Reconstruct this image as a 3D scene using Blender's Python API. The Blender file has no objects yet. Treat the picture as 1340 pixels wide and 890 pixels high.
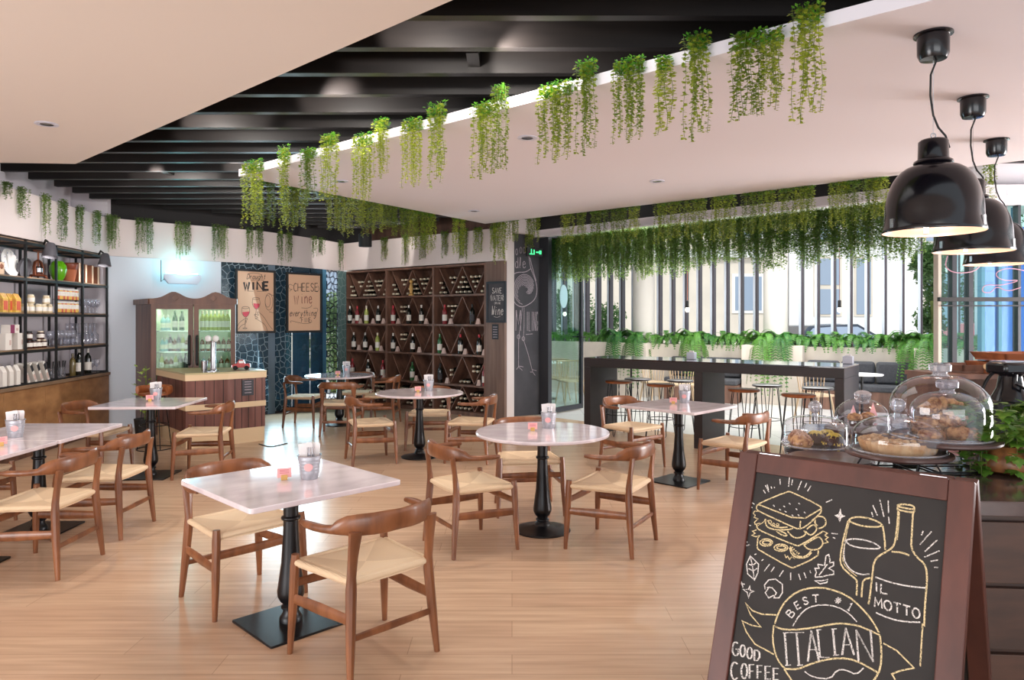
import bpy, math, random
from mathutils import Vector, Matrix
random.seed(7)
C = bpy.context.scene
COL = C.collection
PI = math.pi

# ------------------------------------------------------------ camera, world, lights, exposure
FPX, CX, HY, EYE = 940.0, 670.0, 417.0, 1.6
cam_d = bpy.data.cameras.new('camera'); cam = bpy.data.objects.new('camera', cam_d); COL.objects.link(cam)
cam.location = (0, 0, EYE); cam.rotation_euler = (PI/2, 0, 0)
cam_d.sensor_width = 36; cam_d.lens = FPX/1340*36; cam_d.shift_y = -28/1340
cam_d.clip_start = .05; cam_d.clip_end = 300
C.camera = cam
w = bpy.data.worlds.new('world'); C.world = w; w.use_nodes = True
bg = w.node_tree.nodes['Background']
bg.inputs['Color'].default_value = (.86, .93, 1, 1); bg.inputs['Strength'].default_value = 1.05
C.view_settings.view_transform = 'Standard'; C.view_settings.look = 'None'
C.view_settings.gamma = 1; C.view_settings.use_curve_mapping = False
C.view_settings.exposure = 0.3

def lamp(kind, name, loc, energy, col=(1, 1, 1), aim=None, size=.1, size_y=None, spot=None, blend=.5):
    d = bpy.data.lights.new(name, kind); d.energy = energy; d.color = col
    o = bpy.data.objects.new(name, d); COL.objects.link(o); o.location = loc
    if kind == 'AREA':
        d.size = size
        if size_y: d.shape = 'RECTANGLE'; d.size_y = size_y
    elif kind == 'SUN': d.angle = size
    else: d.shadow_soft_size = size
    if spot: d.spot_size = math.radians(spot); d.spot_blend = blend
    if aim is not None:
        o.rotation_euler = (Vector(aim)-Vector(loc)).to_track_quat('-Z', 'Y').to_euler()
    return o
# unseen fill panels added behind and beside the viewer to brighten the room
lamp('AREA', 'window_daylight_rear', (1.0, -9.5, 1.3), 330, (.97, .98, 1), (-1.0, 6, 2.2), 11, 2.6)
lamp('AREA', 'window_daylight_right', (9.3, 5.6, 1.5), 520, (1, .94, .93), (-4, 8, 1.6), 3.4, 2.4)  # added fill that lifts the left walls without hitting the chalk sign
lamp('AREA', 'window_daylight_left', (-4.9, -.5, 1.2), 150, (1, .98, .98), (0, 4, 2.2), 3, 2.0)
# daylight from the skylight gap between the panels and from the terrace
sk = lamp('AREA', 'skylight_daylight', (-1.55, 5.35, 3.2), 42, (1, .98, .96), (-1.55, 5.35, 0), 1.3, 5.6); sk.rotation_euler = (0, 0, math.radians(49)); sk.data.spread = math.radians(150)
lamp('AREA', 'terrace_daylight', (4.0, 11.9, 3.3), 230, (.97, .99, 1), (4.0, 11.7, 0), 4.5, 2.4)
lamp('AREA', 'lattice_daylight', (-3.75, 11.95, 1.35), 50, (.6, .88, 1), (-1.6, 5, 0.2), 1.1, 2.1)
lamp('SUN', 'sun', (0, 0, 20), 1.7, (1, .97, .92), (6, 20, 0), .02)

# ------------------------------------------------------------ pixel helpers (world = x right, y away, z up)
def at_z(px, py, z):
    D = (EYE-z)*FPX/(py-HY); return Vector(((px-CX)*D/FPX, D, z))
def at_d(px, py, D): return Vector(((px-CX)*D/FPX, D, EYE-(py-HY)*D/FPX))

# ------------------------------------------------------------ materials
def lin(c):
    r = []
    for v in c[:3]:
        v /= 255.0; r.append(v/12.92 if v <= .04045 else ((v+.055)/1.055)**2.4)
    return (*r, 1)
def mat(name, col, rough=.5, metal=0, var=None, scale=(6, 6, 6), bump=0, coat=0, emit=0, ramp=(.35, .65), trans=0, detail=5, spec=.5):
    m = bpy.data.materials.new(name); m.use_nodes = True; nt = m.node_tree; N = nt.nodes; L = nt.links
    b = N['Principled BSDF']; b.inputs['Base Color'].default_value = lin(col)
    b.inputs['Roughness'].default_value = rough; b.inputs['Metallic'].default_value = metal
    b.inputs['Coat Weight'].default_value = coat; b.inputs['Coat Roughness'].default_value = .08
    b.inputs['Specular IOR Level'].default_value = spec
    if trans: b.inputs['Transmission Weight'].default_value = trans
    if emit:
        b.inputs['Emission Color'].default_value = lin(col); b.inputs['Emission Strength'].default_value = emit
    if var or bump:
        tc = N.new('ShaderNodeTexCoord'); mp = N.new('ShaderNodeMapping'); mp.inputs['Scale'].default_value = scale
        nz = N.new('ShaderNodeTexNoise'); nz.inputs['Scale'].default_value = 1; nz.inputs['Detail'].default_value = detail
        L.new(tc.outputs['Object'], mp.inputs['Vector']); L.new(mp.outputs['Vector'], nz.inputs['Vector'])
        if var:
            cr = N.new('ShaderNodeValToRGB'); e = cr.color_ramp.elements
            e[0].position = ramp[0]; e[0].color = lin(col); e[1].position = ramp[1]; e[1].color = lin(var)
            L.new(nz.outputs['Fac'], cr.inputs['Fac']); L.new(cr.outputs['Color'], b.inputs['Base Color'])
        if bump:
            bp = N.new('ShaderNodeBump'); bp.inputs['Strength'].default_value = bump; bp.inputs['Distance'].default_value = .01
            L.new(nz.outputs['Fac'], bp.inputs['Height']); L.new(bp.outputs['Normal'], b.inputs['Normal'])
    return m
def glass(name, tint=(255, 255, 255), refl=.5, rough=.02, body=0, bodycol=(120, 160, 170), edge=0):
    """thin clear glass: see-through with a facing-dependent reflection and an optional milky body"""
    m = bpy.data.materials.new(name); m.use_nodes = True; nt = m.node_tree; N = nt.nodes; L = nt.links
    for n in list(N): N.remove(n)
    out = N.new('ShaderNodeOutputMaterial'); tr = N.new('ShaderNodeBsdfTransparent'); tr.inputs['Color'].default_value = lin(tint)
    gl = N.new('ShaderNodeBsdfGlossy'); gl.inputs['Roughness'].default_value = rough
    lw = N.new('ShaderNodeLayerWeight'); lw.inputs['Blend'].default_value = .5
    pw = N.new('ShaderNodeMath'); pw.operation = 'POWER'; pw.inputs[1].default_value = 3.2
    mu = N.new('ShaderNodeMath'); mu.operation = 'MULTIPLY_ADD'; mu.inputs[1].default_value = refl; mu.inputs[2].default_value = .05*refl*2; mu.use_clamp = True
    L.new(lw.outputs['Facing'], pw.inputs[0]); L.new(pw.outputs[0], mu.inputs[0])
    src = tr.outputs[0]
    if body:
        df = N.new('ShaderNodeBsdfDiffuse'); df.inputs['Color'].default_value = lin(bodycol)
        mb = N.new('ShaderNodeMixShader'); mb.inputs[0].default_value = body
        L.new(src, mb.inputs[1]); L.new(df.outputs[0], mb.inputs[2]); src = mb.outputs[0]
    mx = N.new('ShaderNodeMixShader'); L.new(mu.outputs[0], mx.inputs[0]); L.new(src, mx.inputs[1]); L.new(gl.outputs[0], mx.inputs[2])
    L.new(mx.outputs[0], out.inputs['Surface'])
    return m
def leafmat(name, c1, c2, trans=.35):
    m = bpy.data.materials.new(name); m.use_nodes = True; nt = m.node_tree; N = nt.nodes; L = nt.links
    b = N['Principled BSDF']; b.inputs['Roughness'].default_value = .45
    tc = N.new('ShaderNodeTexCoord'); nz = N.new('ShaderNodeTexNoise'); nz.inputs['Scale'].default_value = 26; nz.inputs['Detail'].default_value = 2
    oi = N.new('ShaderNodeObjectInfo'); ad = N.new('ShaderNodeMath'); ad.operation = 'ADD'
    sb = N.new('ShaderNodeMath'); sb.operation = 'MULTIPLY_ADD'; sb.inputs[1].default_value = .35; sb.inputs[2].default_value = -.17
    L.new(oi.outputs['Random'], sb.inputs[0])
    cr = N.new('ShaderNodeValToRGB'); e = cr.color_ramp.elements
    e[0].position = .3; e[0].color = lin(c1); e[1].position = .7; e[1].color = lin(c2)
    L.new(tc.outputs['Object'], nz.inputs['Vector']); L.new(nz.outputs['Fac'], ad.inputs[0]); L.new(sb.outputs[0], ad.inputs[1])
    L.new(ad.outputs[0], cr.inputs['Fac']); L.new(cr.outputs['Color'], b.inputs['Base Color'])
    tl = N.new('ShaderNodeBsdfTranslucent'); L.new(cr.outputs['Color'], tl.inputs['Color'])
    mx = N.new('ShaderNodeMixShader'); mx.inputs[0].default_value = trans
    L.new(b.outputs[0], mx.inputs[1]); L.new(tl.outputs[0], mx.inputs[2]); L.new(mx.outputs[0], N['Material Output'].inputs['Surface'])
    return m
M = {}
M['chairwood'] = mat('chair_wood', (144, 90, 56), .34, var=(108, 64, 39), scale=(14, 14, 3.5), coat=.2)
M['cord'] = mat('paper_cord', (226, 192, 148), .8)
M['marble'] = mat('marble', (228, 216, 220), .07, var=(206, 192, 198), scale=(5, 9, 5), ramp=(.42, .75), coat=.3)
M['marble_edge'] = mat('marble_edge', (228, 218, 220), .3)
M['black'] = mat('black_iron', (22, 21, 24), .32, .3)
M['blackm'] = mat('black_matte', (24, 24, 26), .6)
M['gloss'] = mat('black_enamel', (12, 10, 16), .2, coat=.2, spec=.4)
M['steel'] = mat('steel', (190, 190, 195), .25, 1)
M['galv'] = mat('galvanised', (190, 190, 198), .42, .35, var=(165, 166, 174), scale=(40, 40, 20))
M['white'] = mat('white_paper', (238, 232, 232), .7)
M['pink'] = mat('pink_card', (240, 176, 176), .7)
M['blockwood'] = mat('pale_block', (214, 170, 100), .6)
M['ceilR'] = mat('ceiling_paint', (228, 222, 228), .7)
M['ceilL'] = mat('ceiling_paint_warm', (224, 214, 206), .7)
M['bulk'] = mat('bulkhead_paint', (218, 205, 202), .75)
M['wallblue'] = mat('wall_paint', (214, 219, 228), .8)
M['walllilac'] = mat('wall_lilac', (226, 219, 225), .8)
M['beam'] = mat('beam_dark', (25, 22, 22), .42, var=(34, 30, 29), scale=(2, 12, 12))
M['roof'] = mat('roof_dark', (40, 37, 37), .8)
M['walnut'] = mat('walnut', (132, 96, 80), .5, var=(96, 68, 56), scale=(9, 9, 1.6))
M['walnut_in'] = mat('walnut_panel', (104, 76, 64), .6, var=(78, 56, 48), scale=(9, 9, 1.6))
M['postwood'] = mat('post_wood', (128, 102, 90), .55, var=(104, 80, 70), scale=(16, 16, 1.2))
M['cabwood'] = mat('cabinet_veneer', (174, 128, 84), .5, var=(140, 98, 62), scale=(4, 1.2, 7))
M['shelfwood'] = mat('shelf_board', (146, 118, 92), .6, var=(118, 92, 70), scale=(3, 12, 12))
M['redwood'] = mat('counter_board', (132, 86, 76), .5, var=(104, 64, 56), scale=(10, 10, 1.5))
M['cream'] = mat('cream_band', (236, 208, 168), .5)
M['topgreen'] = mat('counter_top', (196, 182, 138), .35)
M['fridgewood'] = mat('fridge_wood', (118, 78, 58), .42, var=(88, 56, 44), scale=(9, 9, 1.4))
M['bardark'] = mat('bar_laminate', (38, 27, 28), .5, var=(30, 22, 23), scale=(1.5, 1.5, 9))
M['bartop'] = mat('bar_top', (44, 38, 42), .08, coat=.8)
M['palechair'] = mat('pale_chair_wood', (192, 166, 134), .5)
M['stoolwood'] = mat('stool_wood', (166, 98, 56), .35, var=(134, 74, 42), scale=(6, 18, 6))
M['frame'] = mat('board_frame', (96, 53, 43), .45, var=(76, 42, 35), scale=(12, 12, 2.2), bump=.1)
M['board'] = mat('blackboard', (38, 35, 34), .75, var=(52, 48, 47), scale=(5, 5, 5), ramp=(.4, .8))
M['slate'] = mat('blackboard_wall', (62, 61, 67), .8, var=(74, 73, 78), scale=(3, 3, 3))
M['stone'] = mat('counter_stone', (96, 82, 82), .12, var=(66, 54, 54), scale=(5, 5, 5), coat=.4)
M['drawerwood'] = mat('drawer_wood', (84, 56, 44), .45, var=(58, 38, 30), scale=(3, 3, 14), coat=.15)
M['planter'] = mat('planter_render', (212, 200, 186), .85, var=(200, 188, 176), scale=(3, 3, 3))
M['finw'] = mat('fin_light', (196, 202, 214), .5)
M['find'] = mat('fin_dark', (66, 58, 66), .5)
M['pillar'] = mat('pillar_paint', (206, 200, 192), .8)
M['cushion'] = mat('grey_fabric', (66, 66, 70), .9, var=(78, 78, 82), scale=(40, 40, 40))
M['gframe'] = mat('door_frame', (52, 54, 60), .45, .3)
M['glassclear'] = glass('clear_glass', (244, 252, 250), .5)
M['fridgeglass'] = glass('fridge_door_glass', (236, 248, 240), .12)
M['glassdoor'] = glass('door_glass', (222, 244, 242), .6)
M['dome'] = glass('dome_glass', (246, 246, 250), .75, .015)
M['domerim'] = glass('dome_rim', (225, 225, 232), 1.2, .03, .25, (230, 230, 236))
M['stem'] = glass('stemware_glass', (232, 234, 240), .9, .02, .14, (225, 225, 235))
M['tealdark'] = glass('blue_film_glass', (96, 140, 165), .35, .05, .5, (62, 92, 112))
M['bluepane'] = glass('blue_pane', (70, 150, 240), .3, .05, .55, (46, 124, 220))
M['teal'] = mat('teal_panel', (122, 150, 150), .5)
M['netline'] = mat('lattice_line', (150, 166, 172), .5)
M['netdark'] = mat('lattice_dark', (42, 44, 66), .5)
M['kraft'] = mat('kraft_paper', (214, 172, 142), .8)
M['ink'] = mat('ink', (44, 36, 38), .7)
M['inkred'] = mat('ink_red', (206, 70, 84), .7)
M['inkpink'] = mat('ink_pink', (232, 140, 140), .7)
M['bglass'] = mat('bottle_glass', (20, 24, 20), .12, coat=.4)
M['bgreen'] = mat('bottle_green', (40, 96, 50), .12, coat=.4)
M['bamber'] = mat('bottle_amber', (120, 70, 30), .15, coat=.3)
M['brose'] = mat('bottle_rose', (138, 48, 54), .15, coat=.3)
M['bbrown'] = mat('bottle_olive', (104, 88, 50), .15, coat=.3)
M['bwhitewine'] = mat('bottle_white_wine', (176, 184, 96), .15, coat=.3)
M['bblue'] = mat('bottle_pale_blue', (150, 196, 206), .15, coat=.3)
M['label'] = mat('label_paper', (230, 224, 216), .7)
M['capred'] = mat('capsule_red', (190, 40, 56), .4)
M['capgold'] = mat('capsule_gold', (226, 212, 188), .45, 0)
M['capsilver'] = mat('capsule_silver', (208, 202, 196), .35, .3)
M['leafA'] = leafmat('vine_leaf', (106, 134, 32), (190, 200, 74))
M['leafB'] = leafmat('vine_leaf_green', (104, 146, 66), (170, 196, 108), .5)
M['leafTop'] = leafmat('vine_leaf_fresh', (70, 140, 40), (120, 180, 60))
M['fern'] = leafmat('fern_leaf', (40, 104, 48), (104, 160, 62), .25)
M['ivy'] = leafmat('ivy_leaf', (96, 144, 52), (176, 198, 92), .35)
M['stemg'] = mat('plant_stem', (96, 110, 50), .7)
M['treeleaf'] = leafmat('tree_leaf', (70, 112, 60), (130, 160, 100), .3)
M['pastry'] = mat('pastry', (224, 172, 112), .5, var=(138, 78, 40), scale=(45, 45, 45), bump=1, ramp=(.4, .6))
M['crust'] = mat('tart_crust', (232, 196, 146), .7, var=(200, 150, 98), scale=(20, 20, 20), bump=.3)
M['crumble'] = mat('tart_crumble', (232, 204, 164), .8, var=(204, 160, 116), scale=(60, 60, 60), bump=1)
M['choc'] = mat('chocolate', (70, 40, 30), .35)
M['icingp'] = mat('icing_pale', (206, 166, 140), .5)
M['icingy'] = mat('icing_yellow', (228, 200, 92), .5)
M['plate'] = mat('stand_board', (96, 68, 62), .4, var=(74, 50, 46), scale=(4, 14, 4), coat=.2)
M['potwood'] = mat('pot_wood', (166, 110, 64), .4, var=(96, 58, 34), scale=(26, 26, 3), coat=.2)
M['facade'] = mat('facade_stone', (226, 216, 200), .85, var=(216, 206, 192), scale=(1, 1, 1))
M['facade2'] = mat('facade_white', (240, 240, 238), .85)
M['window'] = mat('window_glass', (150, 166, 186), .15, coat=.3)
M['street'] = mat('pavement', (176, 176, 176), .9)
M['carblue'] = mat('car_dark', (44, 54, 70), .2, coat=.5)
M['carred'] = mat('car_red', (206, 60, 80), .2, coat=.5)
M['carwhite'] = mat('car_white', (226, 228, 230), .25, coat=.5)
M['rubber'] = mat('rubber', (24, 24, 24), .8)
M['lampglow'] = mat('bulb_glow', (255, 240, 214), .3, emit=6)
M['exit'] = mat('exit_green', (60, 220, 130), .4, emit=1.6)
M['uv'] = mat('uv_tube', (120, 240, 255), .3, emit=7)
M['fixture'] = mat('white_plastic', (206, 208, 222), .4)
M['shadein'] = mat('shade_inside', (206, 176, 160), .35, .3)
M['redtoy'] = mat('toy_red', (190, 40, 36), .35, coat=.3)
M['green'] = mat('glazed_green', (96, 170, 22), .1, coat=.6)
M['terracotta'] = mat('terracotta', (184, 104, 66), .7)
M['terradark'] = mat('terracotta_glaze', (132, 60, 34), .35)
M['brass'] = mat('aged_brass', (140, 84, 62), .35, .7)
M['greycone'] = mat('lamp_grey', (86, 84, 90), .5)
M['yellow'] = mat('pasta_bag', (232, 200, 90), .5, var=(210, 150, 80), scale=(30, 30, 30))
M['boxw'] = mat('gift_box', (232, 224, 216), .6)
M['boxp'] = mat('gift_box_plum', (136, 56, 92), .6)
M['honey'] = mat('jar_dark', (70, 34, 28), .2, coat=.3)
M['jarpale'] = mat('jar_pale', (214, 196, 160), .3)
M['spicer'] = mat('spice_red', (206, 92, 66), .4)
M['spicey'] = mat('spice_yellow', (226, 180, 84), .4)
M['bookp'] = mat('book_paper', (226, 196, 168), .7)
M['bookc'] = mat('book_cover', (150, 96, 70), .6)
M['fridgein'] = mat('fridge_lining', (226, 238, 210), .6)
M['basket'] = mat('tray_wood', (164, 96, 58), .5, var=(130, 72, 44), scale=(4, 20, 20))
M['wrap'] = mat('wrap_paper', (222, 190, 148), .7)
M['speaker'] = mat('speaker_black', (14, 14, 16), .7)

# chalk: broken strokes
def chalk(name, col, thr=.42):
    m = bpy.data.materials.new(name); m.use_nodes = True; nt = m.node_tree; N = nt.nodes; L = nt.links
    b = N['Principled BSDF']; b.inputs['Base Color'].default_value = lin(col); b.inputs['Roughness'].default_value = .9
    tc = N.new('ShaderNodeTexCoord'); nz = N.new('ShaderNodeTexNoise'); nz.inputs['Scale'].default_value = 420; nz.inputs['Detail'].default_value = 1
    cr = N.new('ShaderNodeValToRGB'); cr.color_ramp.elements[0].position = thr-.08; cr.color_ramp.elements[1].position = thr+.06
    tr = N.new('ShaderNodeBsdfTransparent'); mx = N.new('ShaderNodeMixShader')
    L.new(tc.outputs['Object'], nz.inputs['Vector']); L.new(nz.outputs['Fac'], cr.inputs['Fac']); L.new(cr.outputs['Color'], mx.inputs[0])
    L.new(tr.outputs[0], mx.inputs[1]); L.new(b.outputs[0], mx.inputs[2]); L.new(mx.outputs[0], N['Material Output'].inputs['Surface'])
    return m
M['chalky'] = chalk('chalk_yellow', (224, 204, 158)); M['chalkw'] = chalk('chalk_white', (226, 220, 216))
M['chalkdim'] = chalk('chalk_dim', (176, 164, 172), .40)

def floor_mat():
    m = bpy.data.materials.new('oak_planks'); m.use_nodes = True; nt = m.node_tree; N = nt.nodes; L = nt.links
    b = N['Principled BSDF']; b.inputs['Roughness'].default_value = .24; b.inputs['Specular IOR Level'].default_value = .6
    tc = N.new('ShaderNodeTexCoord'); br = N.new('ShaderNodeTexBrick')
    br.offset = .37; br.inputs['Scale'].default_value = 1; br.inputs['Brick Width'].default_value = 1.35; br.inputs['Row Height'].default_value = .19
    br.inputs['Mortar Size'].default_value = .0018; br.inputs['Mortar Smooth'].default_value = .3; br.inputs['Bias'].default_value = 0
    br.inputs['Color1'].default_value = lin((211, 181, 154)); br.inputs['Color2'].default_value = lin((201, 169, 143)); br.inputs['Mortar'].default_value = lin((168, 138, 114))
    L.new(tc.outputs['Object'], br.inputs['Vector'])
    mp = N.new('ShaderNodeMapping'); mp.inputs['Scale'].default_value = (1.6, 26, 1); nz = N.new('ShaderNodeTexNoise'); nz.inputs['Scale'].default_value = 1; nz.inputs['Detail'].default_value = 6
    L.new(tc.outputs['Object'], mp.inputs['Vector']); L.new(mp.outputs['Vector'], nz.inputs['Vector'])
    cr = N.new('ShaderNodeValToRGB'); e = cr.color_ramp.elements; e[0].position = .3; e[0].color = (.78, .74, .7, 1); e[1].position = .7; e[1].color = (1.05, 1.03, 1, 1)
    mx = N.new('ShaderNodeMix'); mx.data_type = 'RGBA'; mx.blend_type = 'MULTIPLY'; mx.inputs['Factor'].default_value = 1
    L.new(nz.outputs['Fac'], cr.inputs['Fac']); L.new(br.outputs['Color'], mx.inputs[6]); L.new(cr.outputs['Color'], mx.inputs[7])
    L.new(mx.outputs[2], b.inputs['Base Color'])
    bp = N.new('ShaderNodeBump'); bp.inputs['Strength'].default_value = .12; bp.inputs['Distance'].default_value = .004
    L.new(nz.outputs['Fac'], bp.inputs['Height']); L.new(bp.outputs['Normal'], b.inputs['Normal'])
    return m
M['floor'] = floor_mat()
def tile_mat():
    m = bpy.data.materials.new('pale_tiles'); m.use_nodes = True; nt = m.node_tree; N = nt.nodes; L = nt.links
    b = N['Principled BSDF']; b.inputs['Roughness'].default_value = .25
    tc = N.new('ShaderNodeTexCoord'); br = N.new('ShaderNodeTexBrick'); br.offset = 0
    br.inputs['Scale'].default_value = 1; br.inputs['Brick Width'].default_value = .6; br.inputs['Row Height'].default_value = .6; br.inputs['Mortar Size'].default_value = .004
    br.inputs['Color1'].default_value = lin((214, 212, 208)); br.inputs['Color2'].default_value = lin((206, 204, 202)); br.inputs['Mortar'].default_value = lin((170, 168, 165))
    L.new(tc.outputs['Object'], br.inputs['Vector']); L.new(br.outputs['Color'], b.inputs['Base Color'])
    return m
M['tiles'] = tile_mat()
def cord_mat():
    m = bpy.data.materials.new('woven_cord'); m.use_nodes = True; nt = m.node_tree; N = nt.nodes; L = nt.links
    b = N['Principled BSDF']; b.inputs['Roughness'].default_value = .75
    tc = N.new('ShaderNodeTexCoord'); sp = N.new('ShaderNodeSeparateXYZ'); L.new(tc.outputs['Object'], sp.inputs[0])
    ax = N.new('ShaderNodeMath'); ax.operation = 'ABSOLUTE'; L.new(sp.outputs[0], ax.inputs[0])
    ay = N.new('ShaderNodeMath'); ay.operation = 'ABSOLUTE'; L.new(sp.outputs[1], ay.inputs[0])
    mxm = N.new('ShaderNodeMath'); mxm.operation = 'MAXIMUM'; L.new(ax.outputs[0], mxm.inputs[0]); L.new(ay.outputs[0], mxm.inputs[1])
    ml = N.new('ShaderNodeMath'); ml.operation = 'MULTIPLY'; ml.inputs[1].default_value = 900; L.new(mxm.outputs[0], ml.inputs[0])
    sn = N.new('ShaderNodeMath'); sn.operation = 'SINE'; L.new(ml.outputs[0], sn.inputs[0])
    df = N.new('ShaderNodeMath'); df.operation = 'SUBTRACT'; L.new(ax.outputs[0], df.inputs[0]); L.new(ay.outputs[0], df.inputs[1])
    gt = N.new('ShaderNodeMath'); gt.operation = 'GREATER_THAN'; gt.inputs[1].default_value = 0; L.new(df.outputs[0], gt.inputs[0])
    mix = N.new('ShaderNodeMix'); mix.data_type = 'RGBA'; mix.inputs[6].default_value = lin((236, 210, 176)); mix.inputs[7].default_value = lin((220, 192, 158))
    L.new(gt.outputs[0], mix.inputs['Factor']); L.new(mix.outputs[2], b.inputs['Base Color'])
    bp = N.new('ShaderNodeBump'); bp.inputs['Strength'].default_value = .5; bp.inputs['Distance'].default_value = .0015
    L.new(sn.outputs[0], bp.inputs['Height']); L.new(bp.outputs['Normal'], b.inputs['Normal'])
    return m
M['cord'] = cord_mat()
def net_mat(name, line, ground, scale, width, opaque_ground=True, glasscol=None, body=.5):
    """cellular lattice printed on a glass panel"""
    m = bpy.data.materials.new(name); m.use_nodes = True; nt = m.node_tree; N = nt.nodes; L = nt.links
    b = N['Principled BSDF']; b.inputs['Base Color'].default_value = lin(line); b.inputs['Roughness'].default_value = .5
    tc = N.new('ShaderNodeTexCoord'); vo = N.new('ShaderNodeTexVoronoi'); vo.feature = 'DISTANCE_TO_EDGE'; vo.voronoi_dimensions = '2D'; vo.inputs['Scale'].default_value = scale
    vo.inputs['Randomness'].default_value = .75
    L.new(tc.outputs['Object'], vo.inputs['Vector'])
    lt = N.new('ShaderNodeMath'); lt.operation = 'LESS_THAN'; lt.inputs[1].default_value = width; L.new(vo.outputs['Distance'], lt.inputs[0])
    gb = N.new('ShaderNodeBsdfPrincipled'); gb.inputs['Base Color'].default_value = lin(ground); gb.inputs['Roughness'].default_value = .15
    tr = N.new('ShaderNodeBsdfTransparent'); tr.inputs['Color'].default_value = lin(glasscol or (255, 255, 255))
    g = N.new('ShaderNodeMixShader'); g.inputs[0].default_value = body; L.new(tr.outputs[0], g.inputs[1]); L.new(gb.outputs[0], g.inputs[2])
    mx = N.new('ShaderNodeMixShader'); L.new(lt.outputs[0], mx.inputs[0]); L.new(g.outputs[0], mx.inputs[1]); L.new(b.outputs[0], mx.inputs[2])
    L.new(mx.outputs[0], N['Material Output'].inputs['Surface'])
    return m
M['netblue'] = net_mat('lattice_blue_glass', (136, 152, 160), (60, 80, 92), 9.5, .045, body=.55, glasscol=(130, 180, 198))
M['netopen'] = net_mat('lattice_open_glass', (36, 40, 60), (200, 225, 245), 9, .055, body=.03)
M['netteal'] = net_mat('lattice_teal_panel', (136, 160, 158), (104, 134, 134), 8, .04, body=1)

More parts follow.
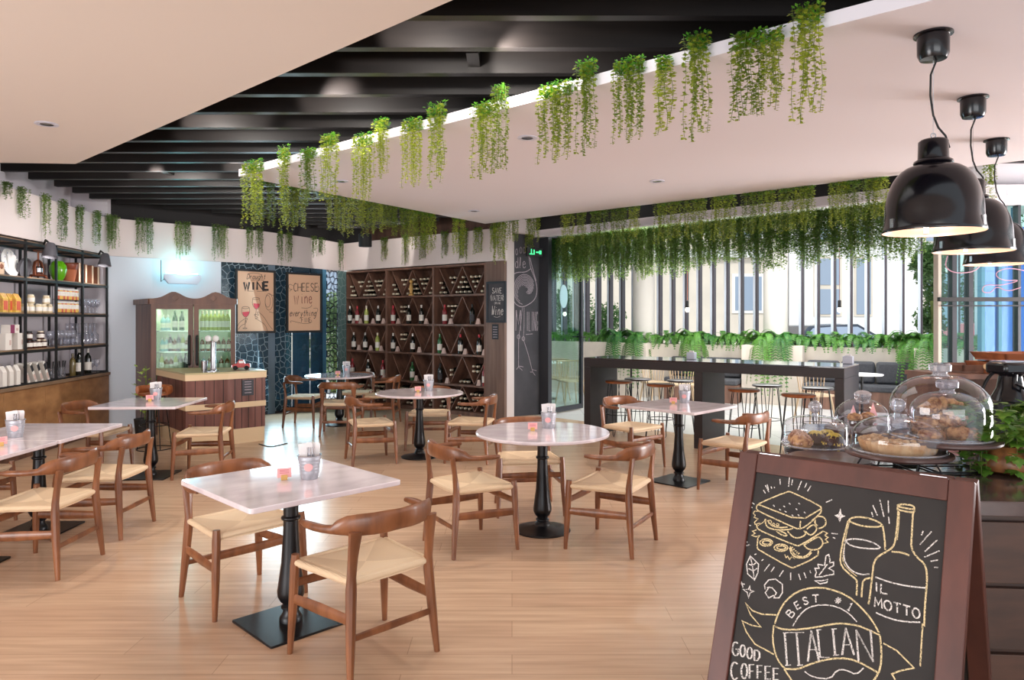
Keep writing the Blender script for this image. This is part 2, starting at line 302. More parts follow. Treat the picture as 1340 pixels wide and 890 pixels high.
# ------------------------------------------------------------ mesh builder
class MB:
    def __init__(s): s.v = []; s.f = []; s.mi = []
    def add(s, vs, fs, mi=0):
        o = len(s.v); s.v += [tuple(v) for v in vs]; s.f += [tuple(i+o for i in f) for f in fs]; s.mi += [mi]*len(fs); return s
    def box(s, x0, x1, y0, y1, z0, z1, mi=0, mtx=None):
        vs = [Vector(p) for p in ((x0,y0,z0),(x1,y0,z0),(x1,y1,z0),(x0,y1,z0),(x0,y0,z1),(x1,y0,z1),(x1,y1,z1),(x0,y1,z1))]
        if mtx: vs = [mtx @ v for v in vs]
        return s.add(vs, [(0,3,2,1),(4,5,6,7),(0,1,5,4),(1,2,6,5),(2,3,7,6),(3,0,4,7)], mi)
    def prism(s, poly, z0, z1, mi=0):
        n = len(poly); a = sum(poly[i][0]*poly[(i+1) % n][1]-poly[(i+1) % n][0]*poly[i][1] for i in range(n))
        if a < 0: poly = poly[::-1]
        vs = [(p[0], p[1], z0) for p in poly]+[(p[0], p[1], z1) for p in poly]
        fs = [tuple(range(n-1, -1, -1)), tuple(range(n, 2*n))]+[(i, (i+1) % n, (i+1) % n+n, i+n) for i in range(n)]
        return s.add(vs, fs, mi)
    def extr(s, pts, vec, mi=0):
        """3D polygon pts extruded by vec"""
        n = len(pts); v = Vector(vec)
        vs = [Vector(p) for p in pts]+[Vector(p)+v for p in pts]
        return s.add(vs, [tuple(range(n-1, -1, -1)), tuple(range(n, 2*n))]+[(i, (i+1) % n, (i+1) % n+n, i+n) for i in range(n)], mi)
    def lathe(s, prof, seg=20, c=(0, 0, 0), mi=0, axis=None, cap=True, mtx=None):
        vs = []; fs = []; n = len(prof)
        for r, z in prof:
            for k in range(seg):
                a = 2*PI*k/seg; vs.append(Vector((r*math.cos(a), r*math.sin(a), z)))
        for i in range(n-1):
            for k in range(seg):
                k2 = (k+1) % seg; fs.append((i*seg+k, i*seg+k2, (i+1)*seg+k2, (i+1)*seg+k))
        if cap:
            if prof[0][0] > 1e-4: fs.append(tuple(range(seg-1, -1, -1)))
            if prof[-1][0] > 1e-4: fs.append(tuple(range((n-1)*seg, n*seg)))
        if mtx is not None: vs = [mtx @ v for v in vs]
        c = Vector(c); vs = [v+c for v in vs]
        return s.add(vs, fs, mi)
    def tube(s, pts, rad, seg=8, mi=0, rz=None, closed=False, up=None, cap=True):
        """sweep; rad = half width, rz = half height (towards up); numbers or lists"""
        P = [Vector(p) for p in pts]; n = len(P)
        R = rad if isinstance(rad, (list, tuple)) else [rad]*n
        Z = R if rz is None else (rz if isinstance(rz, (list, tuple)) else [rz]*n)
        U = Vector(up) if up else None; prev = None; vs = []; fs = []
        for i in range(n):
            if closed: t = P[(i+1) % n]-P[i-1]
            else: t = P[min(i+1, n-1)]-P[max(i-1, 0)]
            t.normalize()
            if U: ref = U
            elif prev is None: ref = Vector((0, 0, 1)) if abs(t.z) < .9 else Vector((0, 1, 0))
            else: ref = prev
            a = t.cross(ref)
            if a.length < 1e-5: a = t.cross(Vector((1, 0, 0)))
            a.normalize(); b = a.cross(t); b.normalize(); prev = b
            for k in range(seg):
                q = 2*PI*k/seg; vs.append(P[i]+a*(R[i]*math.cos(q))+b*(Z[i]*math.sin(q)))
        m = n if closed else n-1
        for i in range(m):
            j = (i+1) % n
            for k in range(seg):
                k2 = (k+1) % seg; fs.append((i*seg+k, i*seg+k2, j*seg+k2, j*seg+k))
        if cap and not closed:
            fs.append(tuple(range(seg-1, -1, -1))); fs.append(tuple(range((n-1)*seg, n*seg)))
        return s.add(vs, fs, mi)
    def ball(s, c, r, seg=12, rings=8, mi=0, sc=(1, 1, 1)):
        prof = [(max(r*math.sin(PI*i/rings), 1e-5), -r*math.cos(PI*i/rings)) for i in range(rings+1)]
        return s.lathe(prof, seg, c, mi, cap=False, mtx=Matrix.Diagonal((*sc, 1)))
    def build(s, name, m, parent=None, world=False, smooth=True, bevel=0, angle=35, loc=None, rz=0, kind=None):
        me = bpy.data.meshes.new(name); vs = s.v
        if world and parent is not None:
            iv = PM[parent.name].inverted(); vs = [tuple(iv @ Vector(v)) for v in vs]
        me.from_pydata(vs, [], s.f)
        for q in (m if isinstance(m, (list, tuple)) else [m]): me.materials.append(M[q] if isinstance(q, str) else q)
        me.polygons.foreach_set('material_index', s.mi)
        if smooth:
            me.polygons.foreach_set('use_smooth', [True]*len(s.f)); me.set_sharp_from_angle(angle=math.radians(angle))
        me.update(); me.validate()
        o = bpy.data.objects.new(name, me); COL.objects.link(o)
        PM[o.name] = Matrix.Identity(4)
        if loc is not None or rz:
            o.location = loc or (0, 0, 0); o.rotation_euler = (0, 0, rz)
            PM[o.name] = Matrix.Translation(Vector(loc or (0, 0, 0))) @ Matrix.Rotation(rz, 4, 'Z')
        if parent is not None:
            o.parent = parent; PM[o.name] = PM[parent.name] @ PM[o.name]
        if bevel:
            b = o.modifiers.new('bevel', 'BEVEL'); b.width = bevel; b.segments = 2; b.limit_method = 'ANGLE'; b.angle_limit = math.radians(40)
            b.harden_normals = False
        if kind: o['kind'] = kind
        return o
PM = {}
def tag(o, label, cat, group=None, kind=None):
    o['label'] = label; o['category'] = cat
    if group: o['group'] = group
    if kind: o['kind'] = kind
    return o
def thing(name, label, cat, loc=(0, 0, 0), rz=0, group=None):
    o = bpy.data.objects.new(name, None); COL.objects.link(o); o.empty_display_size = .05
    o.location = loc; o.rotation_euler = (0, 0, rz)
    PM[o.name] = Matrix.Translation(Vector(loc)) @ Matrix.Rotation(rz, 4, 'Z')
    return tag(o, label, cat, group)
KIDS = {}
def kids(o):
    return [c for c in bpy.data.objects if c.parent == o]
def dup(root, loc, rz=0, label=None, group=None, scale=None):
    key = root.name
    if key not in KIDS: KIDS[key] = [(c, kids(c)) for c in kids(root)]
    r = root.copy(); COL.objects.link(r); r.location = loc; r.rotation_euler = (0, 0, rz)
    PM[r.name] = Matrix.Translation(Vector(loc)) @ Matrix.Rotation(rz, 4, 'Z')
    if label: r['label'] = label
    if group: r['group'] = group
    if scale: r.scale = scale
    for c, g in KIDS[key]:
        d = c.copy(); COL.objects.link(d); d.parent = r
        for q in g:
            e = q.copy(); COL.objects.link(e); e.parent = d
    return r
class Many:
    """first call places the prototype, later calls copy it"""
    def __init__(s, proto): s.p = proto; s.used = False
    def put(s, loc, rz=0, label=None, group=None, scale=None):
        if not s.used:
            s.used = True; o = s.p; o.location = loc; o.rotation_euler = (0, 0, rz)
            PM[o.name] = Matrix.Translation(Vector(loc)) @ Matrix.Rotation(rz, 4, 'Z')
            if label: o['label'] = label
            if group: o['group'] = group
            if scale: o.scale = scale
            return o
        return dup(s.p, loc, rz, label, group, scale)
ORD = ['first', 'second', 'third', 'fourth', 'fifth', 'sixth', 'seventh', 'eighth', 'ninth', 'tenth', 'eleventh', 'twelfth',
       'thirteenth', 'fourteenth', 'fifteenth', 'sixteenth', 'seventeenth', 'eighteenth', 'nineteenth', 'twentieth']
def ordn(i):
    if i < 20: return ORD[i]
    return ['twenty-', 'thirty-', 'forty-'][i//10-2+0 if i >= 20 else 0]+ORD[i % 10] if (i+1) % 10 else ['twentieth', 'thirtieth', 'fortieth'][(i+1)//10-2]

# ============================================================ THE SETTING
def struct(o): o['kind'] = 'structure'; return o
def poly_wall(pts, z0, z1, th, name, m):
    """vertical wall following plan points, thickness th to the left of travel"""
    b = MB(); n = len(pts); P = [Vector((p[0], p[1], 0)) for p in pts]; off = []
    for i in range(n):
        t = (P[min(i+1, n-1)]-P[max(i-1, 0)]).normalized(); off.append(P[i]+Vector((-t.y, t.x, 0))*th)
    vs = []
    for i in range(n):
        vs += [(P[i].x, P[i].y, z0), (P[i].x, P[i].y, z1), (off[i].x, off[i].y, z1), (off[i].x, off[i].y, z0)]
    fs = []
    for i in range(n-1):
        a = i*4; c = a+4
        for k in range(4):
            k2 = (k+1) % 4; fs.append((a+k, a+k2, c+k2, c+k))
    fs += [(3, 2, 1, 0), ((n-1)*4, (n-1)*4+1, (n-1)*4+2, (n-1)*4+3)]
    b.add(vs, fs); return struct(b.build(name, m, smooth=False))

# floor: oak inside, pale tiles on the terrace and outside
OPEN0, OPEN1 = (-.2, 12.45), (4.45, 8.05)          # line where the room opens to the terrace
b = MB(); b.prism([(-7.5, -5), (9, -5), (9, 7.9), (4.6, 7.9), (OPEN0[0], OPEN0[1]), (-2.0, 14.2), (-3.0, 14.4), (-7.5, 14.4)], -.12, 0)
struct(b.build('floor', 'floor', smooth=False))
b = MB(); b.prism([(-2.0, 14.21), (OPEN0[0], OPEN0[1]+.01), (4.6, 7.91), (9.01, 7.91), (14, 7.91), (14, 12), (-2.0, 18.5)], -.12, -.002)
struct(b.build('terrace_floor', 'tiles', smooth=False))
b = MB(); b.box(-40, 60, 19, 90, -.4, -.15); b.box(14.2, 60, -5, 19, -.4, -.15); b.box(-40, -7.7, 14.6, 19, -.4, -.15)
struct(b.build('street_ground', 'street', smooth=False))

# white ceiling panels
PA, PB = Vector((-2.69, 7.07)), Vector((1.56, 3.41))     # near edge of the right panel
dirn = (PB-PA).normalized()
far = Vector((-.395, 10.6))
p_near_end = PA+dirn*11.5; p_far_end = far+dirn*11.5
b = MB(); b.prism([tuple(PA), tuple(p_near_end), tuple(p_far_end), tuple(far)], 3.0, 3.07)
struct(b.build('ceiling_panel_right', 'ceilR', smooth=False, bevel=0))
LA, LB = Vector((-3.95, 6.5)), Vector((-.26, 3.156)); ld = (LB-LA).normalized()
lend = LA+ld*11.5
b = MB(); b.prism([tuple(LA), tuple(lend), (lend.x, -5), (-8, -5), (-8, 6.0), (-5.4, 6.38)], 3.0, 3.07)
struct(b.build('ceiling_panel_left', 'ceilL', smooth=False))
# dark roof over the beams
b = MB(); b.prism([(-8, 1.5), (9, 1.5), (9, 7.9), (OPEN1[0], OPEN1[1]), (OPEN0[0], OPEN0[1]), (-2, 14.5), (-8, 14.5)], 3.95, 4.05)
struct(b.build('ceiling', 'roof', smooth=False))

# bulkhead band on the left and back
BK = [(-5.2, 3.0), (-5.32, 5.2), (-5.41, 6.9), (-5.55, 8.3), (-5.68, 9.4), (-5.77, 10.25)]
BK2 = [(-5.77, 10.25), (-5.35, 10.7), (-5.03, 10.99), (-4.59, 11.36), (-4.12, 11.8), (-3.72, 12.55), (-3.42, 13.25), (-3.22, 13.78)]
BK3 = [(-3.22, 13.78), (-1.82, 12.68), (-.42, 11.57), (-.10, 11.33)]
BKR = [(-.10, 11.33), (.04, 11.72), (.46, 12.0)]
def offs(pts, d):
    r = []; n = len(pts)
    for i in range(n):
        a = Vector(pts[max(i-1, 0)]); c = Vector(pts[min(i+1, n-1)]); t = (c-a).normalized(); r.append((pts[i][0]-t.y*d, pts[i][1]+t.x*d))
    return r
poly_wall(BK, 2.51, 3.04, .5, 'bulkhead_left', 'bulk')
poly_wall(BK2, 2.5, 3.04, .35, 'bulkhead_back', 'bulk')
poly_wall(BK3[:3], 2.52, 3.04, .4, 'bulkhead_shelf', 'bulk')
poly_wall(BK3[2:], 2.52, 3.04, .05, 'bulkhead_shelf_end', 'bulk')
poly_wall(offs(BK, .5), 0, 4.0, .15, 'wall_left', 'walllilac')
poly_wall([(-6.3, 10.22), (-5.8, 10.30)], 0, 4.0, .12, 'wall_left_return', 'walllilac')
poly_wall(offs(BK2[:4], .03), 0, 2.499, .15, 'wall_back', 'wallblue')
poly_wall(offs(BK2, .36)[0:8], 3.0, 4.0, .1, 'wall_upper_back', 'roof')
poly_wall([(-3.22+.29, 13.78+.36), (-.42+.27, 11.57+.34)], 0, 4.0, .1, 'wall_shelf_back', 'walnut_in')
poly_wall([(-6.45, 2.5), (-6.45, 11.3), (-5.2, 12.4), (-4.2, 14.2), (-3.4, 14.6), (.3, 12.7)], 2.6, 4.0, .1, 'wall_upper_outer', 'roof')
# white pilaster and the blackboard wall beside the glass door
b = MB(); b.prism([(-.113, 11.338), (.035, 11.735), (.0, 11.95), (-.35, 11.95), (-.35, 11.65)], 0, 3.0)
struct(b.build('wall_pilaster', 'bulk', smooth=False))
b = MB(); b.prism([(.037, 11.75), (.455, 12.0), (.44, 12.2), (.0, 12.1)], 0, 3.0)
struct(b.build('wall_blackboard', 'slate', smooth=False))
# lintel along the terrace opening
poly_wall([(-.11, 11.34), (.4, 11.9)], 2.985, 3.3, .1, 'trim_1', 'bulk')
poly_wall([(.35, 11.95), (4.45, 7.85), (9, 7.7)], 2.95, 3.06, .12, 'trim_2', 'ceilR')
poly_wall([(.35, 12.25), (4.5, 8.12)], 3.06, 4.0, .1, 'wall_terrace_upper', 'roof')
b = MB(); b.box(4.55, 9, 7.95, 8.15, 2.86, 4.0); struct(b.build('wall_entrance_upper', 'ceilR', smooth=False))
# terrace roof slab
b = MB(); b.prism([(.5, 12.5), (4.6, 8.25), (9.5, 8.25), (14, 8.3), (14, 8.7), (2.0, 16.2), (-1.5, 17.5), (-1.9, 14.2), (-.1, 12.6)], 3.35, 3.5)
struct(b.build('terrace_ceiling', 'facade2', smooth=False))

# dark beams running left to right above the panels
def bk_x(y):
    P = BK+BK2+BK3
    best = -5.6
    Q = BK+BK2
    for i in range(len(Q)-1):
        if Q[i][1] <= y <= Q[i+1][1]:
            t = (y-Q[i][1])/(Q[i+1][1]-Q[i][1]+1e-6); best = Q[i][0]+t*(Q[i+1][0]-Q[i][0])
    return best
beam_y = [3.05+.46*k for k in range(23)]
for k, y in enumerate(beam_y):
    if y < 9: x0 = -5.75
    else: x0 = bk_x(y)-.1
    s = (OPEN0[1]-y)/(OPEN0[1]-OPEN1[1]); x1 = OPEN0[0]+s*(OPEN1[0]-OPEN0[0]) if y > 8.0 else 8.9
    if y > 11.4: x1 = min(x1, -.3-(y-11.5)*1.26)
    if x1-x0 < .5: continue
    b = MB(); b.box(x0, x1, y-.035, y+.035, 3.26, 3.60)
    struct(b.build('ceiling_beam', 'beam', smooth=False))
for px, py, D in ((137, 235, 6.7), (222, 274, 8.5), (620, 85, 4.8)):
    p = at_d(px, py, D); b = MB(); b.box(p.x-.04, p.x+.04, D-.2, D+.22, 3.3, 3.56); struct(b.build('beam_bracket', 'beam', smooth=False))

# ------------------------------------------------------------ spot lights inside the ceiling
def downlight(x, y, label, power=60):
    t = thing('recessed_downlight', label, 'ceiling light', (x, y, 3.0), 0, 'recessed ceiling spots')
    b = MB(); b.lathe([(.045, .0), (.075, .0), (.078, -.006), (.045, -.006)], 24, cap=False); b.build('trim_ring', 'fixture', t)
    b = MB(); b.lathe([(.045, -.003), (.03, .0), (.028, .0)], 20, cap=True); b.build('reflector', 'steel', t)
    lamp('SPOT', 'downlight_beam', (x, y, 2.98), power, (1, .87, .74), (x, y, 0), .04, spot=110, blend=.8)
for px, py, lab in ((61, 162, 'recessed downlight in the left white ceiling panel'), (690, 180, 'recessed downlight in the right ceiling panel, nearest the beams'),
                    (860, 237, 'recessed downlight in the right ceiling panel, furthest right'), (620, 276, 'recessed downlight near the far corner of the right ceiling panel'),
                    (446, 237, 'recessed downlight near the left tip of the right ceiling panel')):
    p = at_z(px, py, 3.0); downlight(p.x, p.y, lab)
# spots that wash the beams and bulkhead
for (px, D, aimdx) in ((560, 4.0, .1), (650, 4.3, .8), (250, 5.9, .2), (300, 7.6, .3), (200, 8.0, 0), (430, 5.2, .2)):
    p = at_d(px, 200, D)
    lamp('SPOT', 'beam_spot', (p.x, D, 3.16), 45, (1, .93, .86), (p.x+aimdx, D+.9, 3.42), .03, spot=95, blend=.25)
lamp('SPOT', 'bulkhead_spot', (-2.8, 12.4, 3.15), 22, (1, .95, .9), (-3.4, 13.6, 2.8), .03, spot=70, blend=.2)
lamp('SPOT', 'bulkhead_spot', (-2.0, 11.8, 3.15), 22, (1, .95, .9), (-2.3, 12.9, 2.8), .03, spot=70, blend=.2)
lamp('SPOT', 'rack_spot', (-3.9, 8.0, 3.15), 70, (1, .96, .94), (-5.6, 8.6, 1.6), .05, spot=115, blend=.9)  # added fill without a fixture, brightens the rack wall; same for the next
lamp('SPOT', 'rack_spot', (-4.0, 6.6, 2.9), 40, (1, .96, .94), (-5.6, 7.0, 1.5), .05, spot=115, blend=.9)
lamp('SPOT', 'back_wall_spot', (-3.3, 9.4, 3.15), 28, (.97, .98, 1), (-4.8, 11.0, 2.0), .05, spot=110, blend=.9)  # added fill without a fixture, lifts the back wall
# black cylinder speaker under the beams
t = thing('ceiling_speaker', 'small black cylindrical speaker hanging above the wine shelf corner', 'speaker', (-2.35, 11.5, 2.75))
b = MB(); b.lathe([(.1, 0), (.105, .01), (.105, .2), (.09, .21)], 20); b.build('speaker_body', 'speaker', t)
b = MB(); b.tube([(0, 0, .2), (0, 0, .5)], .012, 8); b.build('mount_rod', 'black', t)

# ------------------------------------------------------------ lattice glass wall at the back left
def pane(name, a, c, z0, z1, m, th=.02, parent=None):
    """upright panel whose own x runs along its width so patterns lie flat on it"""
    A = Vector((*a, 0)); Cc = Vector((*c, 0)); d = Cc-A; L = d.length; ang = math.atan2(d.y, d.x)
    b = MB(); vs = [(0, 0, 0), (L, 0, 0), (L, z1-z0, 0), (0, z1-z0, 0), (0, 0, th), (L, 0, th), (L, z1-z0, th), (0, z1-z0, th)]
    b.add(vs, [(0,3,2,1), (4,5,6,7), (0,1,5,4), (1,2,6,5), (2,3,7,6), (3,0,4,7)])
    me_o = b.build(name, m, smooth=False)
    me_o.matrix_world = Matrix.Translation((a[0], a[1], z0)) @ Matrix.Rotation(ang, 4, 'Z') @ Matrix.Rotation(PI/2, 4, 'X')
    return me_o
def wp(px, D, dd=0): return ((px-CX)*D/FPX, D)
G0 = [wp(290, 11.42), wp(336, 11.85), wp(338, 11.87), wp(350, 12.0), wp(360, 12.12), wp(380.5, 12.4), wp(382.5, 12.43), wp(404, 12.8), wp(406, 12.84), wp(421, 13.1), wp(427, 13.2), wp(441, 13.5), wp(452, 13.76)]
struct(pane('window_1', G0[0], G0[1], .04, 2.5, 'netblue'))
struct(pane('window_2', G0[2], G0[3], .04, 2.5, 'netblue'))
b = MB(); b.extr([(G0[3][0], G0[3][1], 0), (G0[4][0], G0[4][1], 0), (G0[4][0]-.1, G0[4][1]+.1, 0), (G0[3][0]-.1, G0[3][1]+.1, 0)], (0, 0, 2.5))
M['greyblue'] = mat('grey_blue_frame', (98, 116, 132), .5); struct(b.build('window_post', 'greyblue', smooth=False))
struct(pane('window_3', G0[4], G0[5], .04, 2.5, 'netblue'))
struct(pane('window_4', G0[6], G0[7], .04, 2.5, 'tealdark'))
struct(pane('window_5', G0[8], G0[9], .04, 2.5, 'tealdark'))
b = MB(); b.extr([(G0[9][0], G0[9][1], 0), (G0[10][0], G0[10][1], 0), (G0[10][0]-.08, G0[10][1]+.08, 0), (G0[9][0]-.08, G0[9][1]+.08, 0)], (0, 0, 2.5))
M['tealframe'] = mat('teal_frame', (70, 120, 150), .5); struct(b.build('window_post', 'tealframe', smooth=False))
struct(pane('window_6', G0[10], G0[11], .04, 2.5, 'netopen'))
struct(pane('window_7', G0[11], G0[12], 0, 2.5, 'netteal'))
b = MB()
for a, c in ((G0[0], G0[3]), (G0[4], G0[9])):
    A = Vector((a[0], a[1], 0)); Cc = Vector((c[0], c[1], 0)); d = (Cc-A).normalized(); nn = Vector((-d.y, d.x, 0))*.06
    for z0, z1 in ((0, .07), (2.42, 2.5)): b.extr([A+Vector((0, 0, z0)), Cc+Vector((0, 0, z0)), Cc+nn+Vector((0, 0, z0)), A+nn+Vector((0, 0, z0))], (0, 0, z1-z0))
struct(b.build('window_rail', 'gframe', smooth=False))
# shadowy lobby behind the lattice: a dark wall with a bright gap
b = MB(); b.box(-9, -4.9, 15.4, 15.6, -.1, 3.6)
M['lobby'] = mat('lobby_wall', (126, 146, 158), .6); struct(b.build('wall_lobby', 'lobby', smooth=False))

# ------------------------------------------------------------ terrace: planters, fins, columns
def tl(t, back=0): return (1.5+.857*t+.515*back, 15.7-.515*t+.857*back)     # planter front line
def seg_box(t0, t1, b0, b1, z0, z1, mb, mi=0):
    p = [tl(t0, b0), tl(t1, b0), tl(t1, b1), tl(t0, b1)]; mb.prism(p, z0, z1, mi); return mb
def t_of_px(px, back=0):
    r = (px-CX)/FPX
    return (r*(15.7+.857*back)-1.5-.515*back)/(.857+.515*r)
b = seg_box(-2.4, 9.8, 0, .45, -.1, 1.08, MB()); struct(b.build('planter_wall', 'planter', smooth=False))
for i, (a, c) in enumerate(((700, 846), (970, 1050), (1196, 1250))):
    b = seg_box(t_of_px(a, -.3), t_of_px(c, -.3), -.3, -.004, -.1, 1.1, MB()); struct(b.build('planter_block', 'planter', smooth=False, bevel=.01))
for i in range(-6, 31):
    t = t_of_px(782, .6)+.287*i
    if t < -2.4 or t > 10: continue
    x, y = tl(t, .6); ang = math.atan2(-.515, .857)
    ft = thing('facade_fin', 'slim upright facade fin, pale on its left face and dark on its edge', 'fin', (x, y, .95), ang, 'row of upright fins along the terrace')
    b = MB(); b.box(-.045, .0, -.03, .15, 0, 2.45); b.build('pale_face', 'finw', ft, smooth=False)
    b = MB(); b.box(.0, .03, -.035, .15, 0, 2.45); b.build('dark_edge', 'find', ft, smooth=False)
for i, px in enumerate((842.5, 1015)):
    t = t_of_px(px, .22); x, y = tl(t, .22)
    b = MB(); b.lathe([(.225, 1.0), (.225, 3.4)], 36); struct(b.build('column', 'pillar', loc=(x, y, 0)))
b = MB(); b.prism([tl(-2.4, .56), tl(9.8, .56), tl(9.8, .78), tl(-2.4, .78)], .95, 1.0); struct(b.build('trim_3', 'find', smooth=False))

# glass door leaf, its jamb and the exit light
t = thing('glass_door', 'tall clear glass door leaf standing open beside the blackboard wall', 'door', (.60, 11.95, 0), math.atan2(.75, .62))
del t['category']; del t['label']; t['kind'] = 'structure'; t.name = 'door_1'; PM['door_1'] = PM['glass_door']
W = 1.0
b = MB(); b.box(0, W, -.03, .03, 0.02, .10); b.box(0, .05, -.03, .03, .1, 2.95); b.box(W-.055, W, -.03, .03, .1, 2.95); b.box(0, W, -.03, .03, 2.95, 3.0); b.build('door_frame', 'gframe', t, smooth=False)
b = MB(); b.box(.05, W-.055, -.008, .008, .1, 2.95); b.build('door_pane', 'glassdoor', t, smooth=False)
b = MB(); b.lathe([(.14, -.012), (.14, .012)], 28, mtx=Matrix.Rotation(PI/2, 4, 'X')); b = MB()
pts = [(.115*math.cos(2*PI*k/28)+.45, .0, .2*math.sin(2*PI*k/28)+1.98) for k in range(28)]; b.extr(pts, (0, .012, 0))
M['sticker'] = mat('frosted_sticker', (186, 186, 196), .6); b.build('round_sticker', 'sticker', t, smooth=False)
b = MB(); b.tube([(W-.03, -.03, 1.28), (W-.03, -.09, 1.28), (W-.15, -.09, 1.28)], .012, 8); b.tube([(W-.03, .03, 1.28), (W-.03, .09, 1.28), (W-.15, .09, 1.28)], .012, 8); b.build('door_handle', 'blackm', t)
b = MB(); b.prism([(.455, 12.005), (.60, 11.88), (.66, 11.95), (.52, 12.1)], 0, 3.0); struct(b.build('door_jamb', 'gframe', smooth=False))
t = thing('exit_sign', 'small green lit exit sign above the dark door jamb', 'sign', (.36, 11.80, 2.62), math.atan2(.25, .42))
b = MB(); b.box(-.14, .16, -.02, .02, 0, .14); b.build('sign_body', 'blackm', t, smooth=False)
b = MB()
for x0, z0, x1, z1 in ((-.10, .03, -.03, .045), (-.07, .045, -.055, .12), (-.02, .03, 0, .11), (.03, .06, .09, .08), (.09, .04, .13, .1)): b.box(x0, x1, -.024, -.02, z0, z1)
b.build('lit_pictogram', 'exit', t, smooth=False)

# storefront at the right: glass bays with a push bar
def bar3(mb, a, c, r): mb.tube([a, c], r, 8); return mb
Y0 = 8.0
X = lambda px, D=Y0: (px-CX)/FPX*D
for i, (a, c) in enumerate(((1229, 1245), (1248, 1266), (1270, 1330), (1332, 1400))):
    b = MB(); b.box(X(a), X(c), Y0-.008, Y0+.008, .05, 2.86); struct(b.build('window_%d' % (8+i), 'glassdoor', smooth=False))
for px, wd, mm in ((1227, .035, 'planter'), (1246.5, .05, 'gframe'), (1268, .05, 'gframe'), (1331, .03, 'gframe')):
    b = MB(); b.box(X(px)-wd/2, X(px)+wd/2, Y0-.04, Y0+.05, 0, 2.86); struct(b.build('window_post', mm, smooth=False))
b = MB(); b.box(X(1223), X(1400), Y0-.1, Y0-.05, 1.79, 1.835); b.box(X(1228), X(1400), Y0-.07, Y0-.05, 1.735, 1.75); struct(b.build('trim_4', 'blackm', smooth=False))
# blue film panes of the street door lobby
for i, (a, c, D) in enumerate(((1286, 1304, 10.6), (1308, 1326, 10.6), (1330, 1352, 10.6))):
    b = MB(); b.box(X(a, D), X(c, D), D-.01, D+.01, .1, 2.95); struct(b.build('window_%d' % (12+i), 'bluepane', smooth=False))
for px in (1284, 1306, 1328): b = MB(); b.box(X(px, 10.6)-.025, X(px, 10.6)+.025, 10.55, 10.65, 0, 3.3); struct(b.build('window_post', M['bluepane'] if 0 else 'tealframe', smooth=False))

# ------------------------------------------------------------ outside: buildings, cars, trees
t = thing('street_building', 'pale stone building with wide grey windows across the street', 'building', (6, 30, -.15))
b = MB(); b.box(-40, 5.2, 0, 4, 0, 14); b.build('wall', 'facade', t, smooth=False)
for x0, x1, z0, z1 in ((3.3, 4.4, 2.1, 3.5), (3.3, 4.4, 5.2, 8.2), (-3.4, -1.2, 4.8, 8.0), (-9, -6.5, 1.2, 4.0), (-9, -6.5, 5.4, 8.4), (-16, -13, 1.2, 4.2)):
    f = MB().box(x0-.12, x1+.12, -.06, 0, z0-.12, z1+.12).build('window', 'facade2', t, smooth=False)
    MB().box(x0, x1, -.09, -.06, z0, z1).build('pane', 'window', f, smooth=False)
b = MB(); b.box(-40, 5.3, -.25, -.001, 4.3, 4.6); b.build('ledge', 'facade2', t, smooth=False)
t = thing('street_building', 'white building with recessed grey balconies at the right across the street', 'building', (15, 33, -.15))
b = MB(); b.box(-3.2, 14, 0, 4, 0, 14); b.build('wall', 'facade2', t, smooth=False)
for x0, x1, z0, z1 in ((-1.05, .03, 1.95, 3.1), (-1.05, .03, 3.3, 4.5), (.8, 1.45, 1.95, 4.5), (-1.05, .03, 5.3, 8.6), (.8, 1.45, 5.3, 8.6), (4, 5.8, .6, 3.8), (4, 5.8, 5.3, 8.6)):
    f = MB().box(x0-.1, x1+.1, -.05, 0, z0-.1, z1+.1).build('window', 'facade', t, smooth=False)
    MB().box(x0, x1, -.08, -.05, z0, z1).build('pane', 'window', f, smooth=False)
def car(label, color, loc, rz):
    t = thing('car', label, 'car', loc, rz)
    prof = [(-2.15, .35), (-2.2, .75), (-2.05, 1.0), (-1.1, 1.1), (-.6, 1.55), (.9, 1.6), (1.75, 1.15), (2.15, 1.0), (2.2, .4)]
    b = MB(); n = len(prof)
    ins = lambda z: .82 if z < 1.12 else .66
    vs = [(x, -ins(z), z) for x, z in prof]+[(x, ins(z), z) for x, z in prof]
    b.add(vs, [tuple(range(n)), tuple(range(2*n-1, n-1, -1))]+[(i, i+n, (i+1) % n+n, (i+1) % n) for i in range(n)]); b.build('body', color, t, bevel=.05)
    for s in (-1, 1):
        b = MB(); q = [(-.95, s*.835, 1.12), (-.52, s*.70, 1.48), (.1, s*.70, 1.52), (.1, s*.835, 1.12)]; b.extr(q, (0, -s*.03, 0))
        q = [(.2, s*.835, 1.12), (.2, s*.70, 1.52), (.85, s*.70, 1.52), (1.5, s*.835, 1.14)]; b.extr(q, (0, -s*.03, 0)); b.build('side_windows', 'window', t, smooth=False)
    for x in (-1.35, 1.35):
        for s in (-1, 1):
            b = MB(); b.lathe([(.1, -.1), (.33, -.1), (.34, 0), (.33, .1), (.1, .1)], 20, (x, s*.8, .34), mtx=Matrix.Rotation(PI/2, 4, 'X')); b.build('wheel', 'rubber', t)
    return t
car('dark blue car parked across the street behind the terrace fins', 'carblue', (at_d(1068, 430, 21).x, 21, -.15), .15)
car('red car passing outside the street door', 'carred', (at_d(1300, 430, 16.5).x, 16.5, -.05), -.1)
car('white car behind the red one outside the street door', 'carwhite', (at_d(1290, 430, 24).x-1.0, 22.5, -.1), -.1)
